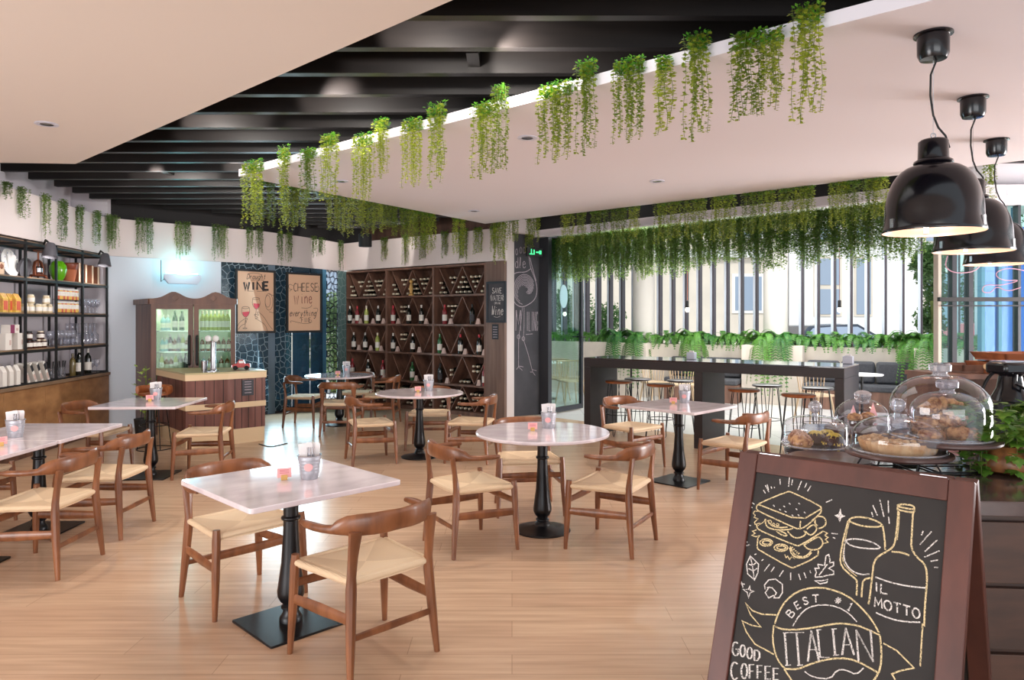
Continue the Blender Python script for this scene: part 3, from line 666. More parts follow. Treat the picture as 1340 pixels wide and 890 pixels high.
def leaf_blob(mb, c, r, n, size, sc=(1, 1, 1)):
    for _ in range(n):
        d = Vector((random.gauss(0, 1), random.gauss(0, 1), random.gauss(0, 1))).normalized()*r*random.uniform(.35, 1)
        p = Vector(c)+Vector((d.x*sc[0], d.y*sc[1], d.z*sc[2]))
        a = Vector((random.gauss(0, 1), random.gauss(0, 1), random.gauss(0, .6))).normalized()*size; e = a.cross(Vector((random.random(), random.random(), 1))).normalized()*size*.45
        mb.add([p-a, p+e, p+a, p-e], [(0, 1, 2, 3)])
def tree(px, D, z0, z1, r, label, name='street_tree'):
    p = at_d(px, 400, D); t = thing(name, label, 'tree', (p.x, D, -.15), 0, 'trees outside the terrace')
    b = MB()
    for _ in range(7):
        leaf_blob(b, (random.uniform(-r*.5, r*.5), random.uniform(-.3, .3), random.uniform(z0+r*.5, z1-r*.4)), r*.62, 420, .06)
    b.build('foliage', 'treeleaf', t, smooth=False)
    b = MB(); b.tube([(0, 0, 0), (.05, 0, z0+.4), (0, .05, (z0+z1)/2)], [.09, .06, .03], 8); b.build('trunk', 'stemg', t)
tree(782, 19.4, .6, 2.3, .75, 'leafy bush outside between the first terrace fins')
tree(752, 20.2, .8, 2.6, .8, 'leafy bush outside seen through the glass door')
tree(1221, 14.2, 1.0, 3.2, .5, 'small tree outside at the end of the fin row')
tree(1290, 19.2, 1.2, 4.6, 1.1, 'street tree behind the first blue street door pane')
tree(1336, 19.6, 1.2, 4.6, 1.2, 'street tree behind the last blue street door pane')
tree(437, 17.0, .1, 2.3, .8, 'green shrub behind the open lattice beside the wine shelf')
tree(447, 18.6, .3, 2.7, .6, 'paler shrub further back behind the open lattice')

# ============================================================ FURNITURE
# ------------------------------------------------------------ dining chair
def make_chair():
    t = thing('dining_chair', 'x', 'chair')
    for s in (-1, 1):
        b = MB(); b.tube([(s*.272, .232, 0), (s*.262, .222, .22), (s*.255, .215, .42), (s*.253, .212, .475)], [.0135, .0215, .0225, .019], 10); b.build('leg', 'chairwood', t)
        b = MB(); b.tube([(s*.242, -.245, 0), (s*.226, -.225, .22), (s*.215, -.212, .40), (s*.214, -.212, .46), (s*.213, -.222, .55), (s*.208, -.238, .665)],
                         [.0145, .0225, .025, .021, .026, .037], 10, rz=[.0145, .023, .025, .022, .016, .013], up=(0, 1, 0)); b.build('leg', 'chairwood', t)
    # curved rail with flat deep back and slim round arms
    half = [(.292, .075), (.296, .03), (.292, -.03), (.28, -.09), (.262, -.14), (.252, -.163), (.225, -.202), (.19, -.232), (.13, -.262), (.065, -.277)]
    w_ = [.012, .019, .0195, .019, .018, .016, .0125, .0115, .011, .011]; h_ = [.011, .017, .018, .018, .02, .031, .042, .0455, .0465, .047]
    zc = [.664, .664, .664, .664, .667, .677, .688, .691, .692, .693]
    h_ = [q*1.06 for q in h_]; pts = [(x, y, z) for (x, y), z in zip(half, zc)]; full = pts+[(0, -.281, .693)]+[(-x, y, z) for x, y, z in reversed(pts)]
    b = MB(); b.tube(full, w_+[.011]+w_[::-1], 12, rz=h_+[.047]+h_[::-1], up=(0, 0, 1)); b.build('back_rail', 'chairwood', t, angle=50)
    # seat
    b = MB(); nx, ny = 16, 14; vs = []; fs = []
    for j in range(ny+1):
        v = j/ny; y = -.205+v*.415
        for i in range(nx+1):
            u = i/nx*2-1; hw = .212+.04*v; x = u*hw
            dip = .020*(1-u*u)*(1-(2*v-1)**2)
            edge = max(abs(u), abs(2*v-1)); z = .452-dip-(.012 if edge > .99 else 0)+.006*abs(u)**2
            vs.append((x, y, z))
    n = len(vs)
    for j in range(ny):
        for i in range(nx):
            a = j*(nx+1)+i; fs.append((a, a+1, a+nx+2, a+nx+1))
    vs2 = [(x, y, z-.03) for x, y, z in vs]; fs2 = [tuple(q+n for q in f[::-1]) for f in fs]
    rim = [i for i in range(nx+1)]+[j*(nx+1)+nx for j in range(1, ny+1)]+[ny*(nx+1)+i for i in range(nx-1, -1, -1)]+[j*(nx+1) for j in range(ny-1, 0, -1)]
    fs3 = [(rim[k], rim[k]+n, rim[(k+1) % len(rim)]+n, rim[(k+1) % len(rim)]) for k in range(len(rim))]
    b.add(vs+vs2, fs+fs2+fs3)
    for a, c in (((-.252, .21, .437), (.252, .21, .437)), ((-.212, -.206, .437), (.212, -.206, .437)), ((-.252, .21, .437), (-.212, -.206, .437)), ((.252, .21, .437), (.212, -.206, .437))):
        b.tube([a, c], .0165, 10)
    b.build('seat', 'cord', t, angle=60)
    def st(a, c, h): return MB().tube([a, ((a[0]+c[0])/2, (a[1]+c[1])/2, (a[2]+c[2])/2), c], [.010, .011, .010], 8, rz=[h*.8, h, h*.8], up=(0, 0, 1)).build('stretcher', 'chairwood', t)
    st((-.256, .22, .335), (.256, .22, .335), .025); st((-.228, -.225, .195), (.228, -.225, .195), .019)
    for s in (-1, 1): st((s*.262, .222, .265), (s*.224, -.222, .275), .030)
    return t
chair = Many(make_chair())
GC = 'woven seat chairs around the marble tables'
chairs = [  # x, y, facing deg, label
    (-.705, 3.46, 135, 'wooden chair with curved rail nearest the viewer, at the near square table, back to us'),
    (-1.56, 4.15, -42, 'wooden chair behind the left corner of the near square table, its rail above the tabletop'),
    (-.298, 5.096, 30.4, 'dark wooden chair on the left side of the middle round table'),
    (.709, 5.11, 149.6, 'orange-brown chair on the right side of the middle round table'),
    (.13, 6.02, -83, 'chair behind the middle round table, seat facing us under the top'),
    (-1.585, 8.07, 22, 'chair left of the round table in front of the wine shelf'),
    (-.46, 8.15, 168, 'chair right of the round table in front of the wine shelf'),
    (-1.02, 8.92, -90, 'chair behind the round table in front of the wine shelf'),
    (-3.1, 10.75, -4, 'dark chair left of the farthest round table, by the lattice glass'),
    (-2.38, 9.98, 94, 'dark chair with its back to us in front of the farthest round table'),
    (-1.98, 10.9, 178, 'dark chair right of the farthest round table, against the wine shelf'),
    (-2.45, 11.36, -90, 'chair behind the farthest round table, facing us'),
    (-3.17, 7.40, 188, 'chair right of the square table in front of the barrel counter'),
    (-4.3, 7.42, -2, 'chair between the square table and the wooden wall cabinet'),
    (-3.02, 4.63, 180, 'chair at the long left table nearest the viewer, its back to us'),
    (-3.07, 5.43, 180, 'second chair along the near side of the long left table'),
    (-4.17, 5.43, 0, 'chair on the wall side of the long left table, cut by the left edge'),
    (1.29, 7.75, -50, 'chair behind the right square table, in front of the high bar stools'),
    (2.10, 6.76, 135, 'reddish chair right of the right square table, above the chalk sign'),
]
for x, y, a, lab in chairs: chair.put((x, y, 0), math.radians(a-90), lab, GC)

# ------------------------------------------------------------ tables
COLP = [(r*1.12, z) for r, z in [(.036, .72), (.0345, .60), (.0345, .565), (.043, .56), (.045, .553), (.043, .546), (.034, .54), (.036, .47), (.044, .32), (.056, .22), (.0625, .17), (.061, .145), (.05, .12), (.036, .105),
        (.035, .098), (.045, .09), (.045, .082), (.036, .076), (.037, .06), (.046, .04), (.052, .03), (.052, .006)]]
def squircle(h, r, n=5):
    p = []
    for cx, cy, a0 in ((h-r, h-r, 0), (-h+r, h-r, 90), (-h+r, -h+r, 180), (h-r, -h+r, 270)):
        for k in range(n+1):
            a = math.radians(a0+90*k/n); p.append((cx+r*math.cos(a), cy+r*math.sin(a)))
    return p
def make_table(rnd):
    t = thing('round_table' if rnd else 'square_table', 'x', 'table')
    if rnd:
        b = MB(); b.lathe([(.0, .722), (.49, .722), (.503, .729), (.505, .742), (.5, .75), (0, .75)], 64, cap=False); b.build('tabletop', 'marble', t, angle=30)
        b = MB(); b.lathe([(.21, 0), (.212, .006), (.208, .012), (.165, .022), (.09, .032), (.06, .045), (.05, .07), (.036, .08)], 40); b.build('base', 'black', t)
    else:
        b = MB(); b.prism(squircle(.415, .025), .724, .75); b.build('tabletop', 'marble', t, angle=30, bevel=.004)
        b = MB(); b.prism(squircle(.222, .01, 2), 0, .012); b.build('base', 'black', t, bevel=.003)
    b = MB(); b.lathe([(p[0], p[1]+(.0 if rnd else 0)) for p in reversed(COLP)], 24); b.build('column', 'black', t, angle=50)
    b = MB(); b.box(-.14, .14, -.02, .02, .705, .722); b.box(-.02, .02, -.14, .14, .705, .7219); b.build('top_bracket', 'black', t, smooth=False)
    return t
sq = Many(make_table(False)); rd = Many(make_table(True))
tables = [
    ('s', -1.165, 3.785, 45, 'near square marble table with a black square foot, in the foreground'),
    ('r', .23, 5.43, 0, 'middle round marble table on a black turned pedestal'),
    ('r', -1.07, 8.31, 0, 'round marble table in front of the wine shelf'),
    ('r', -2.6, 10.82, 0, 'farthest round marble table beside the lattice glass wall'),
    ('s', -3.68, 7.32, 2, 'square marble table in front of the barrel shaped counter'),
    ('s', -3.57, 5.42, 0, 'left square marble table, the farther one of the joined pair'),
    ('s', -3.57, 4.585, 0, 'left square marble table, the nearer one of the joined pair, cut by the photo edge'),
    ('s', 1.64, 7.06, 45, 'square marble table between the round table and the dark high bar'),
]
for k, x, y, a, lab in tables: (sq if k == 's' else rd).put((x, y, 0), math.radians(a), lab, 'marble topped cafe tables')

# pail with napkins and cutlery, pink card holder
def make_pail():
    t = thing('metal_pail', 'x', 'pail')
    prof = [(.0, .002), (.043, .002), (.044, 0), (.045, .004)]
    for k in range(5): z = .03+k*.017; prof += [(.045+z*.13, z), (.0475+z*.13, z+.006), (.0455+z*.13, z+.012)]
    prof += [(.060, .122), (.060, .124), (.056, .12), (.043, .008), (0, .008)]
    b = MB(); b.lathe(prof, 28, cap=False); b.build('bucket', 'galv', t, angle=50)
    b = MB(); b.tube([(.061*math.cos(2*PI*k/28), .061*math.sin(2*PI*k/28), .124) for k in range(28)], .0028, 6, closed=True); b.build('rim', 'steel', t)
    b = MB(); vs = []; n = 14
    c0 = (-PI/2)-.1
    for k in range(n):
        a = 2*PI*k/n; ang = c0+.40*math.cos(a); z = .068+.021*math.sin(a); r = .0500+z*.12; vs.append((r*math.cos(ang)*1.02, r*math.sin(ang)*1.02, z))
    vs.append(((.0512+.068*.12)*math.cos(c0)*1.03, (.0512+.068*.12)*math.sin(c0)*1.03, .068))
    b.add(vs, [(k, (k+1) % n, n) for k in range(n)]); b.build('round_badge', 'pink', t)
    return t
def make_napkin():
    t = MB(); h = .16
    t.extr([(-.033, 0, .0), (.033, 0, .0), (.036, 0, h-.01), (.030, 0, h), (-.036, 0, h-.004)], (0, .006, 0)); t.extr([(-.028, .006, 0), (.03, .006, 0), (.028, .006, h-.018), (-.03, .006, h-.01)], (0, .004, 0))
    o = t.build('paper_napkin', 'white', smooth=False); tag(o, 'x', 'napkin'); return o
def make_knife():
    t = thing('table_knife', 'x', 'cutlery')
    MB().tube([(0, 0, 0), (0, 0, .09), (0, 0, .15)], [.004, .007, .006], 8, rz=[.002, .003, .003]).build('handle', 'steel', t)
    return t
def make_card():
    t = thing('card_holder', 'x', 'table card')
    MB().box(-.016, .016, -.01, .01, 0, .026).build('block', 'blockwood', t, smooth=False, bevel=.001)
    b = MB(); b.box(-.036, .036, -.001, .001, .012, .062); b.build('card', 'pink', t, smooth=False)
    b = MB()
    for z in (.050, .042, .034): b.box(-.024, .024, -.0016, -.001, z, z+.003)
    M['pinkink'] = mat('card_print', (200, 110, 120), .7); b.build('print', 'pinkink', t, smooth=False)
    return t
pail = Many(make_pail()); nap = Many(make_napkin()); kn = Many(make_knife()); card = Many(make_card())
pails = [  # px,py of pail base ; px,py of card ; owner
    ((405, 626), (372, 628), 'near square table'), ((718, 560), (697, 564), 'middle round table'), ((561, 511), (547, 513), 'round table before the wine shelf'),
    ((453.5, 489), (442, 491), 'farthest round table'), ((204, 523.5), (196, 525), 'square table before the barrel counter'), ((20, 572), (1, 584), 'left joined tables'), ((896, 527), (881, 528.5), 'square table before the high bar')]
for (a, c, own) in pails:
    p = at_z(*a, .75); q = at_z(*c, .75)
    p.z = q.z = .7505
    rz = math.atan2(p.x, p.y)*-1
    pail.put(tuple(p), rz, 'small galvanised pail with a pink round badge on the '+own, 'cutlery pails on the tables')
    f = Matrix.Rotation(rz, 3, 'Z')
    for i, (dx, dy, r2, tilt) in enumerate(((-.012, -.005, .1, -.06), (.012, .012, -.3, .05))):
        o = nap.put(tuple(p+f @ Vector((dx, dy, .03))), rz+r2, 'folded white napkin standing in the pail on the '+own, 'napkins in the pail on the '+own); o.rotation_euler = (0, tilt, rz+r2)
    for i, (dx, dy) in enumerate(((.004, -.02), (.018, -.024), (-.008, -.028))):
        o = kn.put(tuple(p+f @ Vector((dx, dy, .02))), rz, 'steel knife handle standing in the pail on the '+own, 'cutlery in the pail on the '+own); o.rotation_euler = (.05, (i-1)*.08, rz)
    card.put(tuple(q), rz+.1, 'pink card in a small wooden block on the '+own, 'pink table cards')

# ------------------------------------------------------------ high bar
A0 = Vector((.98, 9.79)); U = Vector((.803, -.596)); ang = math.atan2(-.596, .803)
t = thing('high_bar', 'long dark wooden high bar table with three slab legs and glossy top', 'bar table', (A0.x, A0.y, 0), ang)
Lb, Db = 3.29, .77
b = MB(); b.box(0, Lb, 0, Db, 1.055, 1.07); b.build('bar_top', 'bartop', t, smooth=False, bevel=.002)
b = MB(); b.box(.0005, Lb-.0005, .0005, Db-.0005, .945, 1.0545); b.build('apron', 'bardark', t, smooth=False, bevel=.003)
for x0, x1 in ((.0, .10), (1.57, 1.68), (Lb-.10, Lb)):
    b = MB(); b.box(x0+.001, x1-.001, .001, Db-.001, 0, .9445); b.build('leg', 'bardark', t, smooth=False, bevel=.003)
def make_stool(top):
    t = thing('bar_stool', 'x', 'stool')
    b = MB(); b.lathe([(.155, .712), (.178, .716), (.186, .724), (.186, .738), (.178, .744), (0, .745)], 32); b.build('seat', top, t, angle=50)
    for k in range(4):
        a = PI/4+k*PI/2; d = Vector((math.cos(a), math.sin(a), 0)); s = Vector((-math.sin(a), math.cos(a), 0))
        p = [d*.13+s*.055+Vector((0, 0, .712)), d*.2+s*.012+Vector((0, 0, .03)), d*.205+Vector((0, 0, .006)), d*.2-s*.012+Vector((0, 0, .03)), d*.13-s*.055+Vector((0, 0, .712))]
        MB().tube(p, .0055, 6).build('leg', 'black', t)
    MB().tube([(.172*math.cos(2*PI*k/32), .172*math.sin(2*PI*k/32), .29) for k in range(32)], .005, 6, closed=True).build('foot_ring', 'black', t)
    return t
stw = Many(make_stool('stoolwood')); M['darkseat'] = mat('dark_seat', (60, 42, 44), .3, coat=.3); std = Many(make_stool('darkseat'))
for x, y, k, lab in ((1.47, 9.88, 0, 'leftmost brown bar stool on the near side of the high bar'), (1.95, 9.42, 0, 'brown bar stool second from the left on the near side of the high bar'),
                     (2.82, 8.73, 0, 'brown bar stool right of the middle slab leg of the high bar'), (3.25, 8.15, 0, 'rightmost brown bar stool on the near side of the high bar'),
                     (1.80, 10.30, 1, 'dark bar stool at the far side of the bar near its left end'), (2.35, 10.05, 1, 'dark bar stool on the far side left of the middle slab leg'),
                     (3.32, 9.35, 1, 'dark bar stool on the far side right of the middle slab leg'), (3.82, 8.98, 1, 'dark bar stool on the far side near the right end of the bar')):
    (std if k else stw).put((x, y, 0), .3, lab, 'hairpin leg stools at the high bar')
# white napkin boxes on the bar
for px, py, lab in ((1110, 476, 'white napkin box on the right end of the high bar'), (905, 470, 'white napkin box on the middle of the high bar')):
    p = at_z(px, py, 1.071); t = thing('napkin_box', lab, 'napkin box', (p.x, p.y, 1.0705), ang, 'napkin boxes on the high bar')
    MB().box(-.055, .055, -.04, .04, 0, .09).build('box', 'fixture', t, bevel=.006); MB().box(-.03, .03, -.012, .012, .09, .112).build('tissue', 'white', t, smooth=False)

# ------------------------------------------------------------ terrace furniture
def make_spindle():
    t = thing('spindle_chair', 'x', 'chair')
    MB().prism(squircle(.22, .08), .43, .46).build('seat', 'palechair', t, bevel=.006)
    for sx in (-1, 1):
        for sy in (-1, 1): MB().tube([(sx*.16, sy*.16, .43), (sx*.22, sy*.22, 0)], [.018, .012], 8).build('leg', 'palechair', t)
    arc = [(.25*math.cos(a), -.05-.2*math.sin(a), .80) for a in [PI*k/12 for k in range(13)]]
    MB().tube(arc, .014, 8).build('back_hoop', 'palechair', t)
    for k in range(1, 12):
        a = PI*k/12; MB().tube([(.2*math.cos(a), -.04-.16*math.sin(a), .46), (.25*math.cos(a), -.05-.2*math.sin(a), .80)], .007, 6).build('spindle', 'palechair', t)
    return t
sp = Many(make_spindle()); M['palewood'] = M['blockwood']
for px, D, a, lab in ((858, 13.0, 200, 'pale spindle chair seen under the left span of the high bar'), (893, 12.6, 170, 'pale spindle chair behind the middle leg of the high bar'),
                      (1066, 10.9, 190, 'pale spindle chair seen under the right span of the high bar'), (728, 13.9, 160, 'pale spindle chair behind the glass door, left one'), (747, 13.4, 200, 'pale spindle chair behind the glass door, right one')):
    p = at_d(px, 400, D); sp.put((p.x, D, 0), math.radians(a), lab, 'spindle chairs on the terrace')
def make_ped():
    t = thing('pedestal_table', 'x', 'table')
    MB().lathe([(0, .71), (.3, .71), (.305, .72), (.305, .73), (0, .735)], 36).build('tabletop', 'facade2', t)
    MB().lathe([(.02, .03), (.02, .71)], 12).build('column', 'black', t); MB().lathe([(.2, 0), (.2, .012), (.03, .03)], 28).build('base', 'black', t)
    return t
pd = Many(make_ped())
for px, D, lab in ((1128, 11.3, 'small white round table in front of the grey terrace bench'), (716, 14.4, 'small white round table behind the glass door'), (826, 13.4, 'small white round table behind the left end of the high bar')):
    p = at_d(px, 400, D); pd.put((p.x, D, 0), 0, lab, 'small round tables on the terrace')
for (a, c, lab, back0) in ((1052, 1194, 'grey cushioned bench along the terrace planter, right part', 0), (872, 968, 'grey cushioned bench along the terrace planter, left part', 0)):
    t0, t1 = t_of_px(a, -.35), t_of_px(c, -.35); t = thing('terrace_bench', lab, 'bench', (*tl(t0, -.004), 0), math.atan2(-.515, .857), 'benches along the planter'); L = t1-t0
    MB().box(0.01, L-.01, -.52, -.02, 0, .34).build('bench_base', 'walnut', t, smooth=False)
    MB().box(0.01, L-.01, -.54, -.02, .341, .45).build('seat_pad', 'cushion', t, bevel=.03)
    n = max(2, round(L/.62)); wdt = (L-.02)/n
    for k in range(n):
        c_ = MB().box(.02+k*wdt, wdt*(k+1), -.17, -.02, .455, .84).build('back_cushion', 'cushion', t, bevel=.05); c_.modifiers[0].segments = 4
# hanging bulbs
for px, py, D, lab in ((899.5, 403, 12.2, 'bare bulb on a long cord, left one above the terrace'), (1098.5, 403, 11.6, 'bare bulb on a long cord, right one above the terrace'), (739, 409, 15.0, 'bare bulb on a cord seen through the glass door')):
    p = at_d(px, py, D); t = thing('bulb_pendant', lab, 'lamp', tuple(p), 0, 'bare bulbs over the terrace')
    MB().ball((0, 0, -.03), .035, 14, 10, sc=(1, 1, 1.25)).build('bulb', 'lampglow', t); MB().lathe([(.02, .0), (.026, .01), (.026, .12), (.01, .13)], 14).build('socket', 'blackm', t)
    MB().tube([(0, 0, .13), (0, 0, 3.34-p.z)], .004, 5).build('cord', 'brass', t)

# ============================================================ STROKE LETTERING
def ARC(cx, cy, rx, ry, a0, a1, n=10): return [(cx+rx*math.cos(math.radians(a0+(a1-a0)*k/n)), cy+ry*math.sin(math.radians(a0+(a1-a0)*k/n))) for k in range(n+1)]
G = {
 'A': [[(0, 0), (.5, 1), (1, 0)], [(.18, .38), (.82, .38)]], 'B': [[(0, 0), (0, 1)], [(0, 1), (.6, 1), (.8, .85), (.7, .58), (0, .54)], [(.6, .54), (.95, .4), (.9, .1), (.6, 0), (0, 0)]],
 'C': [ARC(.55, .5, .5, .5, 50, 310)], 'D': [[(0, 0), (0, 1)], [(0, 1), (.5, 1), (.95, .75), (.95, .3), (.5, 0), (0, 0)]], 'E': [[(.85, 1), (0, 1), (0, 0), (.9, 0)], [(0, .52), (.7, .52)]],
 'F': [[(.85, 1), (0, 1), (0, 0)], [(0, .52), (.7, .52)]], 'G': [ARC(.55, .5, .5, .5, 50, 330), [(.95, .3), (.95, .48), (.6, .48)]], 'H': [[(0, 0), (0, 1)], [(1, 0), (1, 1)], [(0, .5), (1, .5)]],
 'I': [[(.5, 0), (.5, 1)]], 'J': [[(.2, 1), (.8, 1)], [(.6, 1), (.6, .2), (.35, 0), (.1, .15)]], 'K': [[(0, 0), (0, 1)], [(.9, 1), (0, .45), (.9, 0)]], 'L': [[(0, 1), (0, 0), (.9, 0)]],
 'M': [[(0, 0), (.08, 1), (.5, .3), (.92, 1), (1, 0)]], 'N': [[(0, 0), (0, 1), (1, 0), (1, 1)]], 'O': [ARC(.5, .5, .5, .5, 0, 360, 16)], 'P': [[(0, 0), (0, 1), (.7, 1), (.9, .8), (.7, .5), (0, .5)]],
 'R': [[(0, 0), (0, 1), (.7, 1), (.9, .8), (.7, .52), (0, .52)], [(.4, .52), (.95, 0)]], 'S': [[(.9, .82), (.6, 1), (.2, .95), (.08, .75), (.3, .55), (.75, .42), (.92, .2), (.7, .02), (.3, 0), (.05, .18)]],
 'T': [[(0, 1), (1, 1)], [(.5, 1), (.5, 0)]], 'U': [[(0, 1), (0, .3), (.25, 0), (.75, 0), (1, .3), (1, 1)]], 'V': [[(0, 1), (.5, 0), (1, 1)]], 'W': [[(0, 1), (.25, 0), (.5, .75), (.75, 0), (1, 1)]],
 '#': [[(.3, 0), (.45, 1)], [(.6, 0), (.75, 1)], [(.05, .35), (.9, .35)], [(.12, .65), (.97, .65)]], '1': [[(.25, .8), (.55, 1), (.55, 0)], [(.25, 0), (.85, 0)]],
 'a': [ARC(.45, .3, .4, .3, 20, 350), [(.85, .6), (.85, .08), (1, 0)]], 'd': [ARC(.45, .3, .4, .3, 20, 350), [(.85, 1), (.85, .05), (1, 0)]], 'e': [[(.08, .32), (.85, .36), (.75, .55), (.45, .62), (.15, .5), (.08, .25), (.3, .02), (.65, 0), (.95, .15)]],
 'g': [ARC(.45, .3, .4, .3, 20, 350), [(.85, .6), (.85, -.2), (.6, -.4), (.2, -.32)]], 'h': [[(.05, 1), (.05, 0)], [(.05, .4), (.4, .62), (.75, .5), (.8, 0)]], 'i': [[(.4, .6), (.4, .05), (.6, 0)], [(.4, .8), (.42, .84)]],
 'k': [[(.05, 1), (.05, 0)], [(.75, .62), (.05, .25), (.8, 0)]], 'l': [[(.4, 0), (.25, .1), (.4, 1), (.55, .95), (.4, .2)]], 'n': [[(.05, .6), (.05, 0)], [(.05, .4), (.4, .62), (.75, .5), (.8, 0)]],
 'r': [[(.1, .6), (.1, 0)], [(.1, .4), (.4, .62), (.7, .55)]], 't': [[(.4, .95), (.4, .1), (.6, 0), (.75, .08)], [(.05, .62), (.75, .62)]], 'u': [[(.05, .6), (.08, .12), (.35, 0), (.75, .15), (.8, .6)], [(.8, .6), (.85, 0)]],
 'v': [[(0, .6), (.4, 0), (.85, .6)]], 'w': [[(0, .6), (.2, 0), (.45, .5), (.7, 0), (1, .6)]], 'y': [[(.05, .6), (.4, .05)], [(.85, .6), (.4, -.2), (.1, -.38)]], 'o': [ARC(.45, .3, .38, .3, 0, 360, 12)],
}
def text(s, x0, x1, yb, h, slope=0, shear=0, gap=.22, wmap=None):
    """polylines in a y-down pixel frame; baseline yb at x0, slope = dy per x"""
    out = []; n = len(s); wch = (x1-x0)/(n-gap)if n > 1 else (x1-x0)
    for i, ch in enumerate(s):
        if ch == ' ': continue
        cx = x0+i*wch; cw = wch*(1-gap)
        for pl in G[ch]:
            out.append([(cx+x*cw+shear*y*h, yb+slope*(cx+x*cw-x0)-y*h) for x, y in pl])
    return out
def letter(ch, cx, cy, w, h, rot=0):
    c, s = math.cos(math.radians(rot)), math.sin(math.radians(rot))
    return [[(cx+(x-.5)*w*c-(.5-y)*h*s*1, cy+(x-.5)*w*s+(.5-y)*h*c) for x, y in pl] for pl in G[ch]]
def on_plane(px, py, P, n):
    r = Vector(((px-CX)/FPX, 1, (HY-py)/FPX)); c = Vector((0, 0, EYE)); return c+r*((P-c).dot(n)/r.dot(n))
def ribbon(mb, pts, n, wd, lift=.0012, mi=0):
    P = [pts[0]]
    for p in pts[1:]:
        if (p-P[-1]).length > 1e-4: P.append(p)
    if len(P) < 2: return
    closed = (P[0]-P[-1]).length < 1e-3
    vs = []; m = len(P)
    for i, p in enumerate(P):
        a = (P[i]-P[i-1]) if i > 0 else ((P[-1]-P[-2]) if closed else (P[1]-P[0]))
        c = (P[i+1]-P[i]) if i < m-1 else ((P[1]-P[0]) if closed else (P[-1]-P[-2]))
        a.normalize(); c.normalize(); t = a+c
        if t.length < .2: t = a
        t.normalize(); q = t.cross(n).normalized(); k = 1/max(.6, math.sqrt(max(0, (1+a.dot(c))/2)))
        vs += [p+q*wd*.5*k+n*lift, p-q*wd*.5*k+n*lift]
    o = len(mb.v); mb.add(vs, [(2*i, 2*i+1, 2*i+3, 2*i+2) for i in range(m-1)], mi)
def smooth_pl(pl, k=2):
    for _ in range(k):
        q = [pl[0]]
        for a, c in zip(pl, pl[1:]): q += [(a[0]*.75+c[0]*.25, a[1]*.75+c[1]*.25), (a[0]*.25+c[0]*.75, a[1]*.25+c[1]*.75)]
        pl = q+[pl[-1]]
    return pl
def draw(mb, pls, base, sc, P, n, wd, lift=.0012, sm=0, jit=0):
    for pl in pls:
        if sm: pl = smooth_pl(pl, sm)
        ribbon(mb, [on_plane(base[0]+x/sc, base[1]+y/sc, P, n) for x, y in pl], n, wd, lift)
def fill(mb, pl, base, sc, P, n, lift=.0008):
    mb.add([on_plane(base[0]+x/sc, base[1]+y/sc, P, n)+n*lift for x, y in pl], [tuple(range(len(pl)))])

# ============================================================ CHALK SIGN (A-FRAME)
PT = Vector((.682, 2.15, 1.204)); UU = Vector((.735, -.678, 0)); TL = .34
nd = Vector((-.678, -.735, 0)); DD = (nd*math.sin(math.atan(TL))+Vector((0, 0, -math.cos(math.atan(TL))))); NN = DD.cross(UU).normalized()
if NN.dot(Vector((0, -1, 0))) < 0: NN = -NN
SL = 1.204/math.cos(math.atan(TL))-.005; WW = .6
t = thing('chalkboard_sign', 'wooden A-frame chalkboard with chalk drawings of a sandwich, wine glass and bottle', 'sign', (PT.x+.3*.735-.2, PT.y-.3*.678-.1, 0), math.atan2(-.678, .735))
def slab(a0, a1, s0, s1, d0, d1, name, m, par=t, bev=.003):
    q = [PT+UU*a+DD*s+NN*d0 for a, s in ((a0, s0), (a1, s0), (a1, s1), (a0, s1))]
    return MB().extr(q, NN*(d1-d0)).build(name, m, par, world=True, smooth=False, bevel=bev)
slab(.0, .055, 0, SL, -.028, 0, 'side_rail', 'frame'); slab(WW-.055, WW, 0, SL, -.028, 0, 'side_rail', 'frame')
slab(.0555, WW-.0555, 0, .055, -.027, -.001, 'top_rail', 'frame'); slab(.0555, WW-.0555, SL-.16, SL-.09, -.027, -.001, 'bottom_rail', 'frame')
slab(.0553, WW-.0553, .05, SL-.1, -.018, -.009, 'blackboard_panel', 'board', bev=0)
# rear leaf of the A-frame leaning the other way, and hinges
PB_ = PT-NN*.03
D2 = (Vector((-nd.x, -nd.y, 0))*math.sin(.30)+Vector((0, 0, -math.cos(.30))))
N2 = UU.cross(D2).normalized()
if N2.dot(nd) > 0: N2 = -N2
SL2 = (PB_.z-.004)/math.cos(.30)
for a0, a1, s0, s1 in ((0, .05, 0, SL2), (WW-.05, WW, 0, SL2), (.0505, WW-.0505, 0, .05), (.0505, WW-.0505, SL2-.15, SL2-.09)):
    q = [PB_+UU*a+D2*s for a, s in ((a0, s0), (a1, s0), (a1, s1), (a0, s1))]
    MB().extr(q, N2*.026).build('rear_rail', 'frame', t, world=True, smooth=False, bevel=.003)
q = [PB_+UU*a+D2*s+N2*.01 for a, s in ((.0503, .048), (WW-.0503, .048), (WW-.0503, SL2-.1), (.0503, SL2-.1))]
MB().extr(q, N2*.008).build('rear_panel', 'board', t, world=True, smooth=False)
for a in (.09, WW-.09):
    q = [PT+UU*(a+i)+Vector((0, 0, .0006))-NN*j for i, j in ((-.03, .004), (.03, .004), (.03, .026), (-.03, .026))]; MB().extr(q, Vector((0, 0, .002))).build('hinge', 'steel', t, world=True, smooth=False)
PP = PT-NN*.009
K5, K6, K7 = ((930, 600), 5.56), ((930, 740), 4.467), ((1080, 640), 4.944)
by = MB(); BWL = []
def BW():
    BWL.append(MB()); return BWL[-1]
bw = BW()
